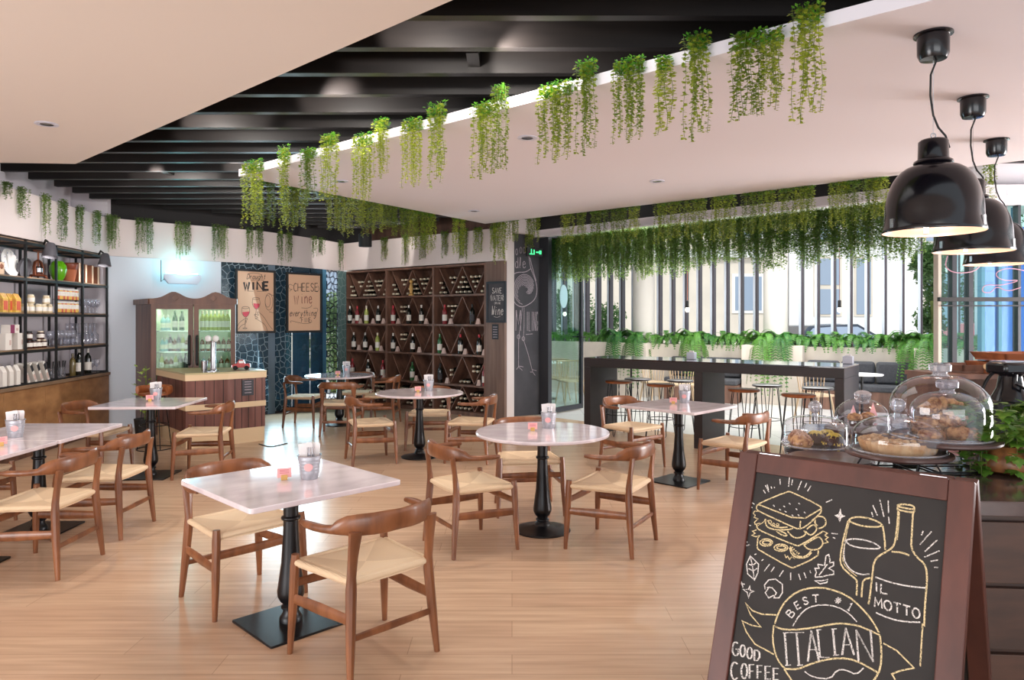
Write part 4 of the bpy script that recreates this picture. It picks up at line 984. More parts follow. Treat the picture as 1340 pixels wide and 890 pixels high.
draw(by, [
 [(335, 350), (345, 330), (560, 240), (590, 245), (800, 345), (808, 375), (800, 400), (690, 500), (640, 515), (600, 500), (350, 385), (335, 370), (335, 350)],
 [(345, 335), (400, 355), (655, 455), (800, 370)], [(655, 455), (650, 505)], [(400, 440), (400, 480), (420, 505), (470, 520), (560, 520), (600, 510)], [(415, 450), (440, 490), (500, 505), (560, 500)],
 [(480, 530), (520, 560), (560, 565), (540, 540), (500, 528)], [(560, 530), (600, 575), (640, 580), (680, 565), (695, 545), (680, 525)], [(690, 530), (720, 560), (750, 550), (775, 515), (765, 490), (740, 482), (700, 515)],
 [(740, 450), (780, 420), (820, 425), (840, 450), (838, 485), (810, 505), (785, 510)], [(765, 445), (757, 470), (780, 490)], [(335, 480), (340, 510), (380, 535), (620, 635), (650, 635), (820, 530)],
 [(580, 640), (600, 690), (640, 715), (690, 715), (720, 690), (730, 670)], [(575, 650), (590, 700), (630, 725), (700, 722), (735, 685)], [(680, 630), (700, 655), (740, 668), (790, 660), (820, 625), (810, 590), (790, 570), (760, 580), (680, 630)],
 [(345, 580), (338, 650), (350, 665), (580, 795), (610, 795), (780, 715), (785, 670)], ARC(405, 612, 46, 26, 0, 360, 14), ARC(408, 612, 30, 14, 0, 360, 12), ARC(512, 650, 50, 26, 0, 360, 14), ARC(515, 650, 32, 14, 0, 360, 12)], *K5, PP, NN, .0036, sm=1)
draw(by, [[(350, 385), (320, 385), (312, 400), (325, 415), (318, 430), (345, 440), (320, 465), (325, 480), (360, 470), (345, 490), (390, 460), (400, 440)], [(335, 520), (305, 530), (325, 545), (300, 560), (330, 570), (360, 560), (345, 580)],
 [(540, 700), (550, 722), (562, 712), (575, 737), (590, 715), (610, 728), (600, 700)], [(820, 530), (850, 545), (830, 560), (855, 575), (835, 590), (855, 610), (820, 620)], ARC(432, 462, 12, 12, 0, 360, 8), ARC(458, 480, 8, 8, 0, 360, 8), ARC(488, 482, 10, 9, 0, 360, 8)]
 + [[(588+12*k, 652+15*k-k*k), (600+12*k, 645+15*k-k*k)] for k in range(5)], *K5, PP, NN, .0028)
draw(BW(), [[(505, 150), (508, 190)], [(575, 130), (568, 205)], [(597, 155), (590, 195)], [(662, 165), (635, 230)], [(700, 180), (685, 215)], [(730, 200), (705, 240)], [(398, 195), (425, 245)], [(412, 190), (422, 230)], [(385, 230), (400, 255)], [(275, 300), (320, 335)],
 [(275, 335), (305, 360)], [(885, 300), (840, 320)], [(250, 480), (295, 490)], [(880, 545), (925, 550)], [(890, 575), (908, 582)], [(235, 600), (270, 610)], [(260, 635), (285, 628)], [(370, 745), (385, 735)], [(320, 700), (335, 695)], [(430, 770), (390, 820)],
 [(465, 790), (440, 825)], [(530, 815), (500, 860)], [(583, 830), (583, 885)], [(640, 840), (655, 885)], [(680, 830), (695, 870)], [(722, 815), (730, 835)], [(440, 205), (446, 220)], [(462, 208), (468, 215)]]
 + [[(x, y), (x+12, y+10)] for x, y in ((455, 340), (500, 368), (530, 345), (540, 382), (570, 325), (620, 365), (640, 325), (590, 410), (680, 390), (635, 408))], *K5, PP, NN, .0027)
draw(BW(), [[(290, 710), (350, 770), (345, 830), (320, 885), (270, 840), (262, 770), (290, 710)], [(290, 720), (305, 780), (318, 880)], [(305, 780), (330, 760)], [(305, 780), (280, 770)], [(310, 820), (340, 800)], [(310, 820), (275, 800)],
 [(760, 860), (770, 830), (760, 800), (790, 800), (780, 770), (830, 780), (840, 710), (860, 700), (870, 740), (865, 760), (895, 755), (895, 780), (860, 800), (895, 820), (895, 845), (850, 850), (820, 860), (760, 865)], [(790, 850), (850, 770)],
 [(945, 370), (950, 410), (975, 420), (948, 430), (940, 460), (930, 428), (908, 415), (935, 408), (945, 370)]], *K5, PP, NN, .003)
fill(bw, [(945, 375), (950, 410), (972, 420), (948, 430), (940, 458), (931, 428), (910, 415), (935, 408)], *K5, PP, NN)
draw(by, [[(155, 205), (160, 190), (210, 180), (280, 188), (350, 215), (372, 238), (330, 248), (250, 242), (180, 222), (155, 205)], [(150, 205), (120, 310), (95, 450), (105, 500), (150, 545), (195, 580), (207, 600), (203, 690)], [(372, 238), (385, 320), (388, 395)],
 [(295, 575), (250, 585), (240, 620), (235, 700)], [(470, 105), (500, 98), (560, 105), (578, 120), (575, 135), (470, 115), (470, 105)], [(468, 120), (468, 135), (570, 155), (578, 140)],
 [(472, 140), (468, 220), (455, 330), (440, 375), (400, 405), (350, 430), (315, 470), (305, 560), (290, 690), (280, 745)], [(568, 155), (560, 300), (555, 380), (590, 440), (640, 480), (660, 540), (655, 650), (645, 760), (640, 890)], [(430, 405), (500, 412), (545, 430)]], *K7, PP, NN, .0042, sm=1)
draw(by, [[(157, 212), (135, 300), (112, 440), (120, 490), (165, 535), (205, 565)], [(480, 150), (478, 220), (466, 330)]], *K7, PP, NN, .002, sm=1)
draw(BW(), [[(135, 330), (180, 322), (260, 330), (330, 355), (362, 385), (300, 388), (200, 378), (145, 355), (135, 330)], [(130, 330), (118, 420), (130, 480), (170, 530), (230, 555), (285, 550)], [(325, 570), (420, 605), (540, 630), (650, 640)], [(328, 800), (420, 840), (520, 860), (615, 862)]], *K7, PP, NN, .0034, sm=1)
draw(BW(), [[(300, 150), (310, 180)], [(308, 105), (338, 172)], [(352, 65), (380, 180)], [(408, 75), (410, 155)], [(410, 180), (415, 225)], [(635, 270), (622, 300)], [(688, 275), (612, 360)], [(725, 330), (645, 405)], [(740, 400), (640, 442)], [(730, 460), (682, 468)], [(730, 508), (705, 508)]], *K7, PP, NN, .0028)
bt = MB(); bm_ = MB(); bgc = MB()
draw(bm_, [[(332, 605), (332, 665)]]+[[(362, 615), (360, 672), (402, 680)]]+text('MOTTO', 320, 612, 762, 62, slope=.27), *K7, PP, NN, .0036)
draw(by, [[(375, 340), (400, 270), (440, 205), (510, 150), (600, 128), (690, 135), (800, 175), (880, 245), (945, 320), (985, 395)], [(370, 350), (400, 370), (480, 378), (600, 365), (700, 345), (760, 338), (860, 350), (930, 380), (990, 408)],
 [(370, 350), (362, 430), (378, 520), (410, 580), (440, 605)], [(440, 605), (510, 608), (600, 570), (700, 545), (800, 542), (880, 570), (940, 605), (985, 630)], [(990, 410), (1000, 500), (995, 600), (960, 668), (900, 740), (800, 790), (690, 805), (580, 780), (500, 710), (430, 605)]], *K6, PP, NN, .0042, sm=1)
draw(by, [[(385, 290), (300, 285), (245, 265), (205, 220), (235, 290), (295, 360), (240, 350), (185, 325), (210, 390), (260, 460), (370, 520)], [(1010, 455), (1090, 500), (1150, 560), (1190, 600), (1110, 615), (1060, 635), (1080, 668)], [(1240, 340), (1225, 590)]], *K6, PP, NN, .0036)
draw(BW(), [[(480, 355), (520, 290), (570, 245), (650, 228), (740, 240), (810, 280), (855, 330)], [(550, 620), (600, 655), (700, 665), (740, 610), (790, 610), (850, 640), (895, 600)]], *K6, PP, NN, .003, sm=1)
draw(BW(), [[(320, 140), (315, 115), (340, 85), (380, 80), (420, 110), (420, 160), (400, 190), (370, 190), (385, 160), (360, 130), (330, 130)], [(345, 125), (320, 160), (340, 190), (370, 175)], [(180, 95), (190, 130)], [(170, 105), (200, 110)],
 [(230, 120), (232, 145), (255, 152), (232, 160), (222, 190), (215, 158), (190, 140), (222, 140), (230, 120)], [(610, 90), (640, 108), (680, 100), (685, 82), (650, 90), (610, 90)]], *K6, PP, NN, .003)
for ch, x, y, w_, h_, r in (('B', 468, 280, 34, 44, -48), ('E', 510, 232, 28, 42, -28), ('S', 555, 207, 30, 42, -16), ('T', 615, 195, 38, 44, -4), ('#', 745, 205, 40, 36, 14), ('1', 815, 242, 26, 44, 30)):
    draw(bt, letter(ch, x, y, w_, h_, r), *K6, PP, NN, .0032)
for ch, x0, x1, yt, yb in (('I', 420, 460, 395, 585), ('T', 470, 550, 392, 585), ('A', 562, 628, 380, 562), ('L', 632, 690, 378, 538), ('I', 698, 745, 372, 526), ('A', 762, 832, 366, 524), ('N', 858, 942, 378, 562)):
    for dx, wd in ((-4, .0022), (3, .0022), (0, .0016)):
        draw(bt, [[(x0+(x1-x0)*x+dx+(1-y)*14-6, yb+(yt-yb)*y) for x, y in pl] for pl in G[ch]], *K6, PP, NN, wd)
    if ch in 'ITL':
        xm = x0 if ch == 'L' else (x0+x1)/2
        draw(bt, [[(xm-16, yt), (xm+16, yt-2)], [(xm-4, yb), (xm+30, yb-3)]] if ch != 'T' else [[(xm-4, yb), (xm+30, yb-3)]], *K6, PP, NN, .0024)
for ch, x0, x1, yt, yb in (('G', 125, 165, 448, 528), ('O', 174, 202, 465, 534), ('O', 214, 244, 480, 546), ('D', 257, 288, 496, 556), ('C', 118, 162, 565, 668), ('O', 180, 214, 574, 662), ('F', 228, 258, 580, 660), ('F', 274, 304, 586, 662), ('E', 320, 354, 590, 664), ('E', 368, 402, 602, 668)):
    for dx in (-2.5, 2.5): draw(bgc, [[(x0+(x1-x0)*x+dx, yb+(yt-yb)*y) for x, y in pl] for pl in G[ch]], *K6, PP, NN, .0026)
by.build('yellow_chalk_drawing', 'chalky', t, world=True, smooth=False)['label'] = 'yellow chalk outlines of sandwich, glass, bottle and ribbon badge'
for q_ in BWL:
    if q_.v: q_.build('white_chalk_drawing', 'chalkw', t, world=True, smooth=False)
bt.build('chalk_lettering', 'chalkw', t, world=True, smooth=False)['label'] = 'white chalk words BEST #1 ITALIAN'
bm_.build('chalk_lettering', 'chalkw', t, world=True, smooth=False)['label'] = 'white chalk words IL MOTTO on the drawn bottle'
bgc.build('chalk_lettering', 'chalkw', t, world=True, smooth=False)['label'] = 'white chalk words GOOD COFFEE'

# ============================================================ POSTERS AND WALL DRAWINGS
def framed(name, label, cat, a, c, zt, zb, fm, pm, fw=.036):
    A = Vector((a[0], a[1], 0)); Cc = Vector((c[0], c[1], 0)); u = (Cc-A).normalized(); n = Vector((u.y, -u.x, 0)); L = (Cc-A).length
    t = thing(name, label, cat, (a[0], a[1], zb), math.atan2(u.y, u.x)); h = zt-zb
    b = MB(); b.box(0, L, -.01, .02, 0, fw); b.box(0, L, -.01, .02, h-fw, h); b.box(0, fw, -.01, .02, fw, h-fw); b.box(L-fw, L, -.01, .02, fw, h-fw); b.build('picture_frame', fm, t, smooth=False)
    b = MB(); b.box(fw, L-fw, 0, .018, fw, h-fw); b.build('picture_sheet', pm, t, smooth=False)
    return t, A, n
a1, c1 = (-4.47, 11.46), (-4.0, 11.93)
KP = ((300, 340), 6.356)
t, P, n = framed('wine_poster', 'framed kraft poster reading Draught WINE with two clinking glasses, left of the pair', 'poster', at_d(308, 400, 11.45).xy, at_d(360.5, 400, 12.0).xy, 2.40, 1.36, 'blackm', 'kraft')
b = MB(); draw(b, text('WINE', 122, 332, 250, 64, gap=.18), *KP, P, n, .034); b2 = b
draw(b, text('Draught', 145, 300, 160, 40, shear=.25), *KP, P, n, .008); draw(b, [[(150, 120), (190, 108), (250, 115), (270, 130)], [(180, 172), (230, 165), (290, 170)], [(150, 260), (200, 262)], [(230, 262), (310, 262)]], *KP, P, n, .006, sm=1)
draw(b, [ARC(330, 350, 32, 70, 90, 270)+ARC(330, 350, 32, 70, -90, 90), [(330, 285), (375, 300)], [(330, 432), (375, 445)], ARC(320, 345, 22, 50, 0, 360, 16)], *KP, P, n, .006)
draw(b, [[(195, 320), (190, 365), (205, 395), (225, 415), (248, 395), (258, 365), (250, 325)], [(225, 415), (215, 480)], [(105, 400), (102, 440), (120, 470), (138, 480), (160, 460), (172, 425), (165, 395)], [(138, 480), (130, 565)], ARC(130, 570, 18, 4, 0, 360), ARC(222, 322, 28, 9, 0, 360), ARC(135, 398, 30, 9, 0, 360),
 [(65, 560), (85, 520), (130, 490), (150, 485), (150, 500), (125, 510), (150, 515), (125, 525), (140, 530), (100, 545), (75, 580)], [(360, 580), (330, 545), (285, 470), (240, 430), (230, 440), (250, 465), (215, 450), (205, 460), (245, 485), (208, 485), (240, 500), (300, 540), (320, 600)]], *KP, P, n, .006, sm=1)
b.build('printed_lines', 'ink', t, world=True, smooth=False)
b = MB(); fill(b, [(200, 362), (254, 366), (246, 392), (225, 412), (207, 392)], *KP, P, n); fill(b, [(107, 436), (168, 430), (160, 458), (138, 476), (118, 464)], *KP, P, n); b.build('printed_wine', 'inkred', t, world=True, smooth=False)
for px in (320, 348): pass
t, P, n = framed('cheese_poster', 'framed kraft poster reading CHEESE wine everything FINE, right of the pair', 'poster', at_d(374.7, 400, 12.05).xy, at_d(421, 400, 12.6).xy, 2.385, 1.36, 'blackm', 'kraft')
b = MB(); draw(b, text('CHEESE', 535, 740, 262, 66, gap=.2), *KP, P, n, .012)
draw(b, text('everything', 500, 722, 468, 52, shear=.2, gap=.1), *KP, P, n, .010); draw(b, text('FINE', 600, 680, 520, 38, gap=.2), *KP, P, n, .008)
draw(b, [[(530, 215), (500, 200), (490, 225), (510, 250), (530, 240), (500, 262)], [(735, 215), (750, 240), (735, 270), (715, 262)], [(515, 525), (505, 510), (525, 508), (560, 520), (640, 535), (690, 520), (680, 500)], [(700, 405), (730, 400), (740, 420), (715, 450)], [(600, 400), (650, 405), (690, 385), (680, 375)]], *KP, P, n, .006, sm=2)
b.build('printed_lines', 'ink', t, world=True, smooth=False)
b = MB(); draw(b, text('w', 540, 585, 372, 120), *KP, P, n, .012); draw(b, text('ine', 592, 690, 362, 92, gap=.15), *KP, P, n, .012); M['inkbrown'] = mat('ink_brown', (112, 44, 44), .7); b.build('printed_word', 'inkbrown', t, world=True, smooth=False)

# ============================================================ WINE SHELF
WO = Vector((-3.22, 13.8, 0)); WA = math.atan2(-.623, .782); WL = 3.58; WD = .42
shelf = thing('wine_shelf', 'large dark wooden wine shelf with zigzag dividers filling the back wall', 'shelf', tuple(WO), WA)
bw_ = WL/3
for k in range(4):
    x0 = k*bw_-.02 if 0 < k < 3 else (0 if k == 0 else WL-.04)
    MB().box(x0, x0+.045, 0, WD, 0, 2.505).build('upright', 'walnut', shelf, smooth=False)
for i, z in enumerate((.0, .475, .975, 1.475, 1.975, 2.47)):
    for k in range(3):
        x0, x1 = k*bw_+.026, (k+1)*bw_-.021
        if k == 0: x0 = .046
        if k == 2: x1 = WL-.041
        MB().box(x0, x1, .001, WD, z, z+(.06 if i == 0 else .032)).build('shelf_board', 'walnut', shelf, smooth=False)
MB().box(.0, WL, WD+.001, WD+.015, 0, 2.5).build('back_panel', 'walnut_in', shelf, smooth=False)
DX = (.075, .345, .615, .885, 1.15)
LV = [.06, .507, 1.007, 1.507, 2.007]; TV = [.475, .975, 1.475, 1.975, 2.47]
for r in range(5):
    for k in range(3):
        for q in range(4):
            xa, xb = k*bw_+DX[q], k*bw_+DX[q+1]; za, zb = (TV[r], LV[r]) if q % 2 == 0 else (LV[r], TV[r])
            d = Vector((xb-xa, 0, zb-za)).normalized(); nn = Vector((-d.z, 0, d.x))*.009
            a_, b_ = Vector((xa, .07, za))+d*.012, Vector((xb, .07, zb))-d*.012
            MB().extr([a_-nn, b_-nn, b_+nn, a_+nn], (0, WD-.08, 0)).build('divider', 'walnut', shelf, smooth=False)
t = thing('shelf_end_post', 'broad brown wooden post at the right end of the wine shelf', 'post', tuple(WO+Vector((WL*.782, -WL*.623, 0))), WA)
MB().box(.003, .385, -.002, .06, 0, 2.515).build('post_body', 'postwood', t, smooth=False)
# plaque and framed sign on the post
Ppost = WO+Vector((WL*.782, -WL*.623, 0)); npost = Vector((-.623, -.782, 0))
def postp(px, off):
    r = (px-CX)/FPX; # point on post face
    s = (r*Ppost.y-Ppost.x)/(.782+.623*r); return (Ppost.x+.782*s+npost.x*off, Ppost.y-.623*s+npost.y*off)
t, P, n = framed('water_wine_sign', 'small dark framed chalk sign with hand lettering on the brown post', 'sign', postp(638.3, .032), postp(663.6, .032), 2.19, 1.535, 'gframe', 'slate', .035)
K8 = ((620, 350), 6.85)
b = MB(); draw(b, text('SAVE', 165, 252, 232, 48), *K8, P, n, .010); draw(b, text('WATER', 156, 264, 298, 46), *K8, P, n, .009); draw(b, text('DRINK', 186, 240, 330, 18), *K8, P, n, .005); draw(b, text('Wine', 160, 262, 425, 80, shear=.1), *K8, P, n, .011)
draw(b, [[(160, 240), (150, 270), (158, 300)], [(262, 240), (270, 270), (262, 300)], [(180, 440), (210, 450), (240, 435)]], *K8, P, n, .006, sm=2); b.build('lettering', 'chalkw', t, world=True, smooth=False)
q = postp(648, .004); t = thing('notice_plaque', 'small grey notice under the framed sign on the brown post', 'sign', (q[0], q[1], 1.27), WA)
MB().box(-.06, .07, -.004, .004, 0, .24).build('plaque', 'gframe', t, smooth=False); b = MB()
for z in (.03, .07, .11, .15, .19): b.box(-.04, .05, -.006, -.004, z, z+.012)
b.build('print', 'chalkdim', t, smooth=False)
# chalk drawing on the blackboard wall
Pw = Vector((.037, 11.75, 0)); nw = Vector((.25, -.418, 0)).normalized(); KW = ((670, 300), 4.44)
dr = thing('wall_chalk_drawing', 'chalk drawing of a long-legged bird with lettering on the black wall', 'drawing', (.25, 11.86, .9), math.atan2(.25, .418))
b = MB()
draw(b, [[(92, 100), (98, 160), (108, 230), (135, 290), (147, 350), (138, 400), (110, 430), (60, 455), (25, 440), (12, 420)], [(108, 230), (80, 250), (30, 250), (12, 260)], [(104, 165), (125, 250), (140, 300)]], *KW, Pw, nw, .014, sm=2)
for k in range(9): draw(b, [ARC(72+k, 350, 62-6*k, 88-9*k, 100+20*k, 330+14*k, 14)], *KW, Pw, nw, .010)
draw(b, [[(60, 455), (52, 540), (40, 620), (38, 660), (38, 800), (25, 815)], [(38, 800), (60, 820)], [(38, 795), (66, 800)], [(70, 455), (70, 560), (66, 640), (95, 730), (120, 830), (105, 830)], [(120, 830), (135, 850)], [(115, 815), (142, 822)], ARC(38, 625, 8, 12, 0, 360), ARC(66, 636, 8, 12, 0, 360)], *KW, Pw, nw, .009)
draw(b, [[(80, 612), (120, 608)]]+text('ILING', 84, 150, 590, 110, gap=.3)+text('M', 22, 60, 590, 120)+text('dle', 18, 80, 225, 62, gap=.1)+text('o', 20, 40, 150, 60)+text('od', 44, 78, 140, 60), *KW, Pw, nw, .010)
b.build('chalk_lines', 'chalkdim', dr, world=True, smooth=False)

# ------------------------------------------------------------ bottles
BP = [(0, 0), (.036, 0), (.038, .006), (.038, .185), (.034, .21), (.018, .238), (.0145, .25), (.0145, .268)]
def make_bottle(body, cap, lab='label', h=1.0):
    o = MB().lathe([(r, z*h) for r, z in BP], 14, cap=False).build('wine_bottle', body, angle=50); tag(o, 'x', 'bottle')
    MB().lathe([(.0155, .255*h), (.0158, .30*h), (0, .302*h)], 12, cap=False).build('capsule', cap, o)
    MB().lathe([(.0386, .05*h), (.0386, .145*h)], 18, cap=False).build('label', lab, o)
    return Many(o)
B = {'dark': make_bottle('bglass', 'capsilver'), 'darkr': make_bottle('bglass', 'capred'), 'rose': make_bottle('brose', 'capred'), 'green': make_bottle('bgreen', 'bgreen'), 'olive': make_bottle('bwhitewine', 'capgold'), 'black': make_bottle('bglass', 'blackm', 'slate')}
o = MB(); mt = Matrix.Rotation(PI/2, 4, 'X')
o.lathe(BP, 10, cap=False, mtx=mt); o.lathe([(.017, .245), (.018, .30), (0, .301)], 10, cap=False, mtx=mt, mi=1)
lyo = o.build('wine_bottle', ['bglass', 'capgold'], angle=50); tag(lyo, 'x', 'bottle'); ly = Many(lyo)
SR = Matrix.Rotation(WA, 3, 'Z')
def sp_(x, y, z): v = WO+SR @ Vector((x, y, 0)); return (v.x, v.y, z)
BAYN = ['left', 'middle', 'right']
def clear(xb, z, zl, zt):
    for q in range(4):
        za, zb = (zt, zl) if q % 2 == 0 else (zl, zt)
        xd = DX[q]+(DX[q+1]-DX[q])*(z-za)/(zb-za)
        if DX[q]-.04 < xb < DX[q+1]+.04 and abs(xb-xd) < .058: return False
    return True
for row, (zl, zt, nr, nm) in enumerate(((2.007, 2.47, 4, 'top'), (.06, .475, 4, 'bottom'))):
    for k in range(3):
        for r in range(nr):
            z = zl+.041+.082*r
            for i in range(12):
                xb = .088+i*.094+(.047 if r % 2 else 0)
                if xb > bw_-.07 or not clear(xb, z, zl, zt): continue
                ly.put(sp_(k*bw_+xb, .385, z), WA, 'dark wine bottle lying neck outward in the %s row of the wine shelf, %s bay' % (nm, BAYN[k]), 'bottles lying in the %s row, %s bay' % (nm, BAYN[k]))
for (row, k, xs, rows) in ((3, 1, (.30, .39), 3), (3, 2, (.27, .36, .44), 3), (2, 1, (.30, .39), 3), (2, 2, (.80, .96), 2), (1, 2, (.25, .33), 2), (1, 2, (.55, .64, .72), 1), (1, 2, (.84, .93), 3)):
    for r in range(rows):
        for x in xs:
            z = LV[row]+.041+.082*r
            if rows > 1: z += .10
            if not clear(x, z, LV[row], TV[row]) and rows > 1: continue
            ly.put(sp_(k*bw_+x, .385, z), WA, 'wine bottle lying in the %s row down, %s bay of the wine shelf' % (ORD[4-row], BAYN[k]), 'bottles lying in row %s, %s bay' % (ORD[4-row], BAYN[k]))
def shx(px, y):
    r = (px-CX)/FPX; X0, D0 = WO.x+.623*y, WO.y+.782*y
    return (r*D0-X0)/(.782+.623*r)
rows_st = [(3, 'second', [(458, 'dark'), (467.5, 'rose'), (479.5, 'olive'), (495, 'dark'), (514.5, 'rose'), (535, 'dark'), (551.5, 'dark'), (582, 'rose'), (618, 'black')]),
           (2, 'third', [(463, 'dark'), (478, 'dark'), (494, 'olive'), (514.5, 'dark'), (540, 'dark'), (575.5, 'green'), (602.5, 'darkr'), (627, 'darkr')]),
           (1, 'fourth', [(461, 'rose'), (482, 'dark'), (501, 'rose'), (539.5, 'green'), (576, 'black'), (634, 'rose')])]
for row, nm, L_ in rows_st:
    for i, (px, kd) in enumerate(L_):
        B[kd].put(sp_(shx(px, .045), .045, LV[row]+.001), WA+random.uniform(-.3, .3), '%s of the upright bottles from the left on the %s shelf row from the top' % (ORD[i], nm), 'upright bottles on the %s row' % nm, scale=(1.1, 1.1, 1.1))
o = MB(); o.extr([(-.042, 0, 0), (.042, 0, 0), (.026, .02, .095), (-.026, .02, .095)], (0, .004, 0)); o.extr([(-.042, .045, 0), (.042, .045, 0), (.026, .024, .095), (-.026, .024, .095)], (0, -.004, 0))
M['tent'] = mat('price_card', (206, 178, 168), .7); o = o.build('price_card', 'tent', smooth=False); tag(o, 'x', 'price card'); pc = Many(o)
for row, nm, L_ in ((3, 'second', (463, 472, 488.5, 502, 521.5, 558, 590, 626)), (2, 'third', (470, 485.5, 499, 520.5, 549, 581, 609, 634)), (1, 'fourth', (502.5, 545, 585.5, 627))):
    for i, px in enumerate(L_): pc.put(sp_(shx(px, .03), .004, LV[row]+.001), WA, '%s pale price card from the left on the %s shelf row' % (ORD[i], nm), 'price cards on the wine shelf')
# little carved figure on the second bay of the top row
x = shx(538, .04); t = thing('carved_figure', 'small pale carved figure standing in the top row of the wine shelf', 'ornament', sp_(x, .04, 2.008), WA)
MB().lathe([(.05, 0), (.05, .02), (.025, .04), (.035, .14), (.02, .2), (.01, .22)], 14).build('body', 'blockwood', t); MB().ball((0, 0, .25), .035, 12, 8).build('head', 'blockwood', t)

# ============================================================ DISPLAY FRIDGE
FO = Vector((-4.95, 9.85, 0)); FA = math.atan2(.25, 1.05); FR = Matrix.Rotation(FA, 3, 'Z'); FW = 1.09
def fp(x, y, z): v = FO+FR @ Vector((x, y, 0)); return (v.x, v.y, z)
t = thing('display_fridge', 'tall brown wooden fridge cabinet with two lit glass doors and carved crown', 'fridge', tuple(FO), FA)
def P_(poly, z0, z1, name, m, par=t, **k): return MB().prism(poly, z0, z1).build(name, m, par, smooth=False, **k)
P_([(0, .03), (.04, .03), (-.345, .76), (-.385, .76)], 0, 1.80, 'side_panel', 'fridgewood'); P_([(FW-.04, .03), (FW, .03), (FW-.16, .76), (FW-.20, .76)], 0, 1.80, 'side_panel', 'fridgewood')
P_([(-.34, .73), (FW-.201, .73), (FW-.205, .76), (-.36, .76)], 0, 1.80, 'back_panel', 'fridgewood')
P_([(.0, .70), (FW-.2, .70), (FW-.2, .709), (-.02, .709)], .12, 1.78, 'lining', 'fridgein'); P_([(.045, .05), (.05, .05), (.05, .71), (.045, .71)], .12, 1.78, 'lining', 'fridgein')
P_([(FW-.055, .05), (FW-.05, .05), (FW-.20, .699), (FW-.205, .699)], .12, 1.78, 'lining', 'fridgein')
P_([(.045, .04), (FW-.045, .04), (FW-.20, .72), (-.3, .72)], .0, .119, 'plinth', 'fridgewood'); P_([(.045, .04), (FW-.045, .04), (FW-.20, .72), (-.3, .72)], 1.781, 1.80, 'top_panel', 'fridgewood')
# crown with two humps
cr = []
for k in range(25):
    u = k/24
    def hump(c): return .085*math.exp(-((u-c)/.11)**2)
    cr.append((-.02+u*(FW+.04), .0, 1.875+hump(.27)+hump(.75)+.012*abs(math.sin(2*PI*(u-.02)))))
MB().extr([(FW+.02, 0, 1.801), (-.02, 0, 1.801)]+cr, (0, .045, 0)).build('crown', 'fridgewood', t, smooth=False)
P_([(-.04, .0), (.0, .046), (-.38, .8), (-.43, .8)], 1.801, 1.875, 'crown_return', 'fridgewood')
for x in (.31, .80): MB().box(-.03, .03, -.018, -.001, -.03, .03, mtx=Matrix.Translation((x, 0, 1.885)) @ Matrix.Rotation(PI/4, 4, 'Y')).build('carved_lozenge', 'walnut', t, smooth=False)
for x0, x1, hx in ((.0, .535, .49), (.545, FW, .59)):
    b = MB(); b.box(x0, x1, 0, .029, .12, .24); b.box(x0, x1, 0, .029, 1.73, 1.80); b.box(x0, x0+.062, 0, .029, .24, 1.73); b.box(x1-.062, x1, 0, .029, .24, 1.73)
    d = b.build('door', 'fridgewood', t, smooth=False); MB().box(x0+.06, x1-.06, .012, .018, .235, 1.735).build('door_pane', 'fridgeglass', d, smooth=False)
    MB().tube([(hx, -.001, 1.36), (hx, -.035, 1.34), (hx, -.035, .98), (hx, -.001, .96)], .017, 8).build('handle', 'blackm', d)
for z in (.55, .86, 1.13, 1.42):
    P_([(.052, .08), (FW-.07, .08), (FW-.21, .695), (.052, .695)], z, z+.012, 'shelf', 'stem')
lamp('AREA', 'fridge_light', fp(.27, .22, 1.76), 1.6, (.92, 1, .86), fp(.27, .35, 0), .35, .25)
lamp('AREA', 'fridge_light', fp(.76, .22, 1.76), 1.6, (.96, 1, .86), fp(.80, .35, 0), .35, .25)
B['blue'] = make_bottle('bblue', 'capsilver', h=.8); B['amber'] = make_bottle('bamber', 'capgold', h=.8)
for z, items in ((1.433, [(x, 'blue') for x in (.11, .17)]+[(.27, 'green'), (.36, 'green')]+[(x, 'olive') for x in (.63, .685, .74, .795, .85, .905, .96)]),
                 (1.143, [(x, k) for x, k in zip((.10, .155, .21, .265, .32, .375, .43), ('blue', 'blue', 'dark', 'amber', 'dark', 'olive', 'amber'))]+[(x, 'amber') for x in (.63, .70, .77, .84, .91, .98)]),
                 (.873, [(x, k) for x, k in zip((.10, .16, .22, .28, .34, .41), ('olive', 'amber', 'amber', 'olive', 'dark', 'black'))]+[(x, k) for x, k in zip((.64, .72, .80, .88, .96), ('blue', 'amber', 'blue', 'amber', 'amber'))]),
                 (.563, [(x, 'dark') for x in (.14, .30, .42)])):
    sc = .8 if z in (1.143, .873) else .92
    for x, k in items:
        side = 'left' if x < .54 else 'right'
        B[k].put(fp(x, .16 if k != 'blue' else .2, z), FA+random.uniform(-.5, .5), '%s bottle in the fridge behind its %s door, on the %s glass shelf' % ({'blue': 'pale blue', 'green': 'green', 'olive': 'pale yellow', 'dark': 'dark', 'amber': 'amber', 'black': 'black labelled'}[k], side, {1.433: 'top', 1.143: 'second', .873: 'third', .563: 'lowest'}[z]),
                 'fridge bottles, %s door, shelf %s' % (side, {1.433: 'top', 1.143: 'second', .873: 'third', .563: 'lowest'}[z]), scale=(sc, sc, sc))

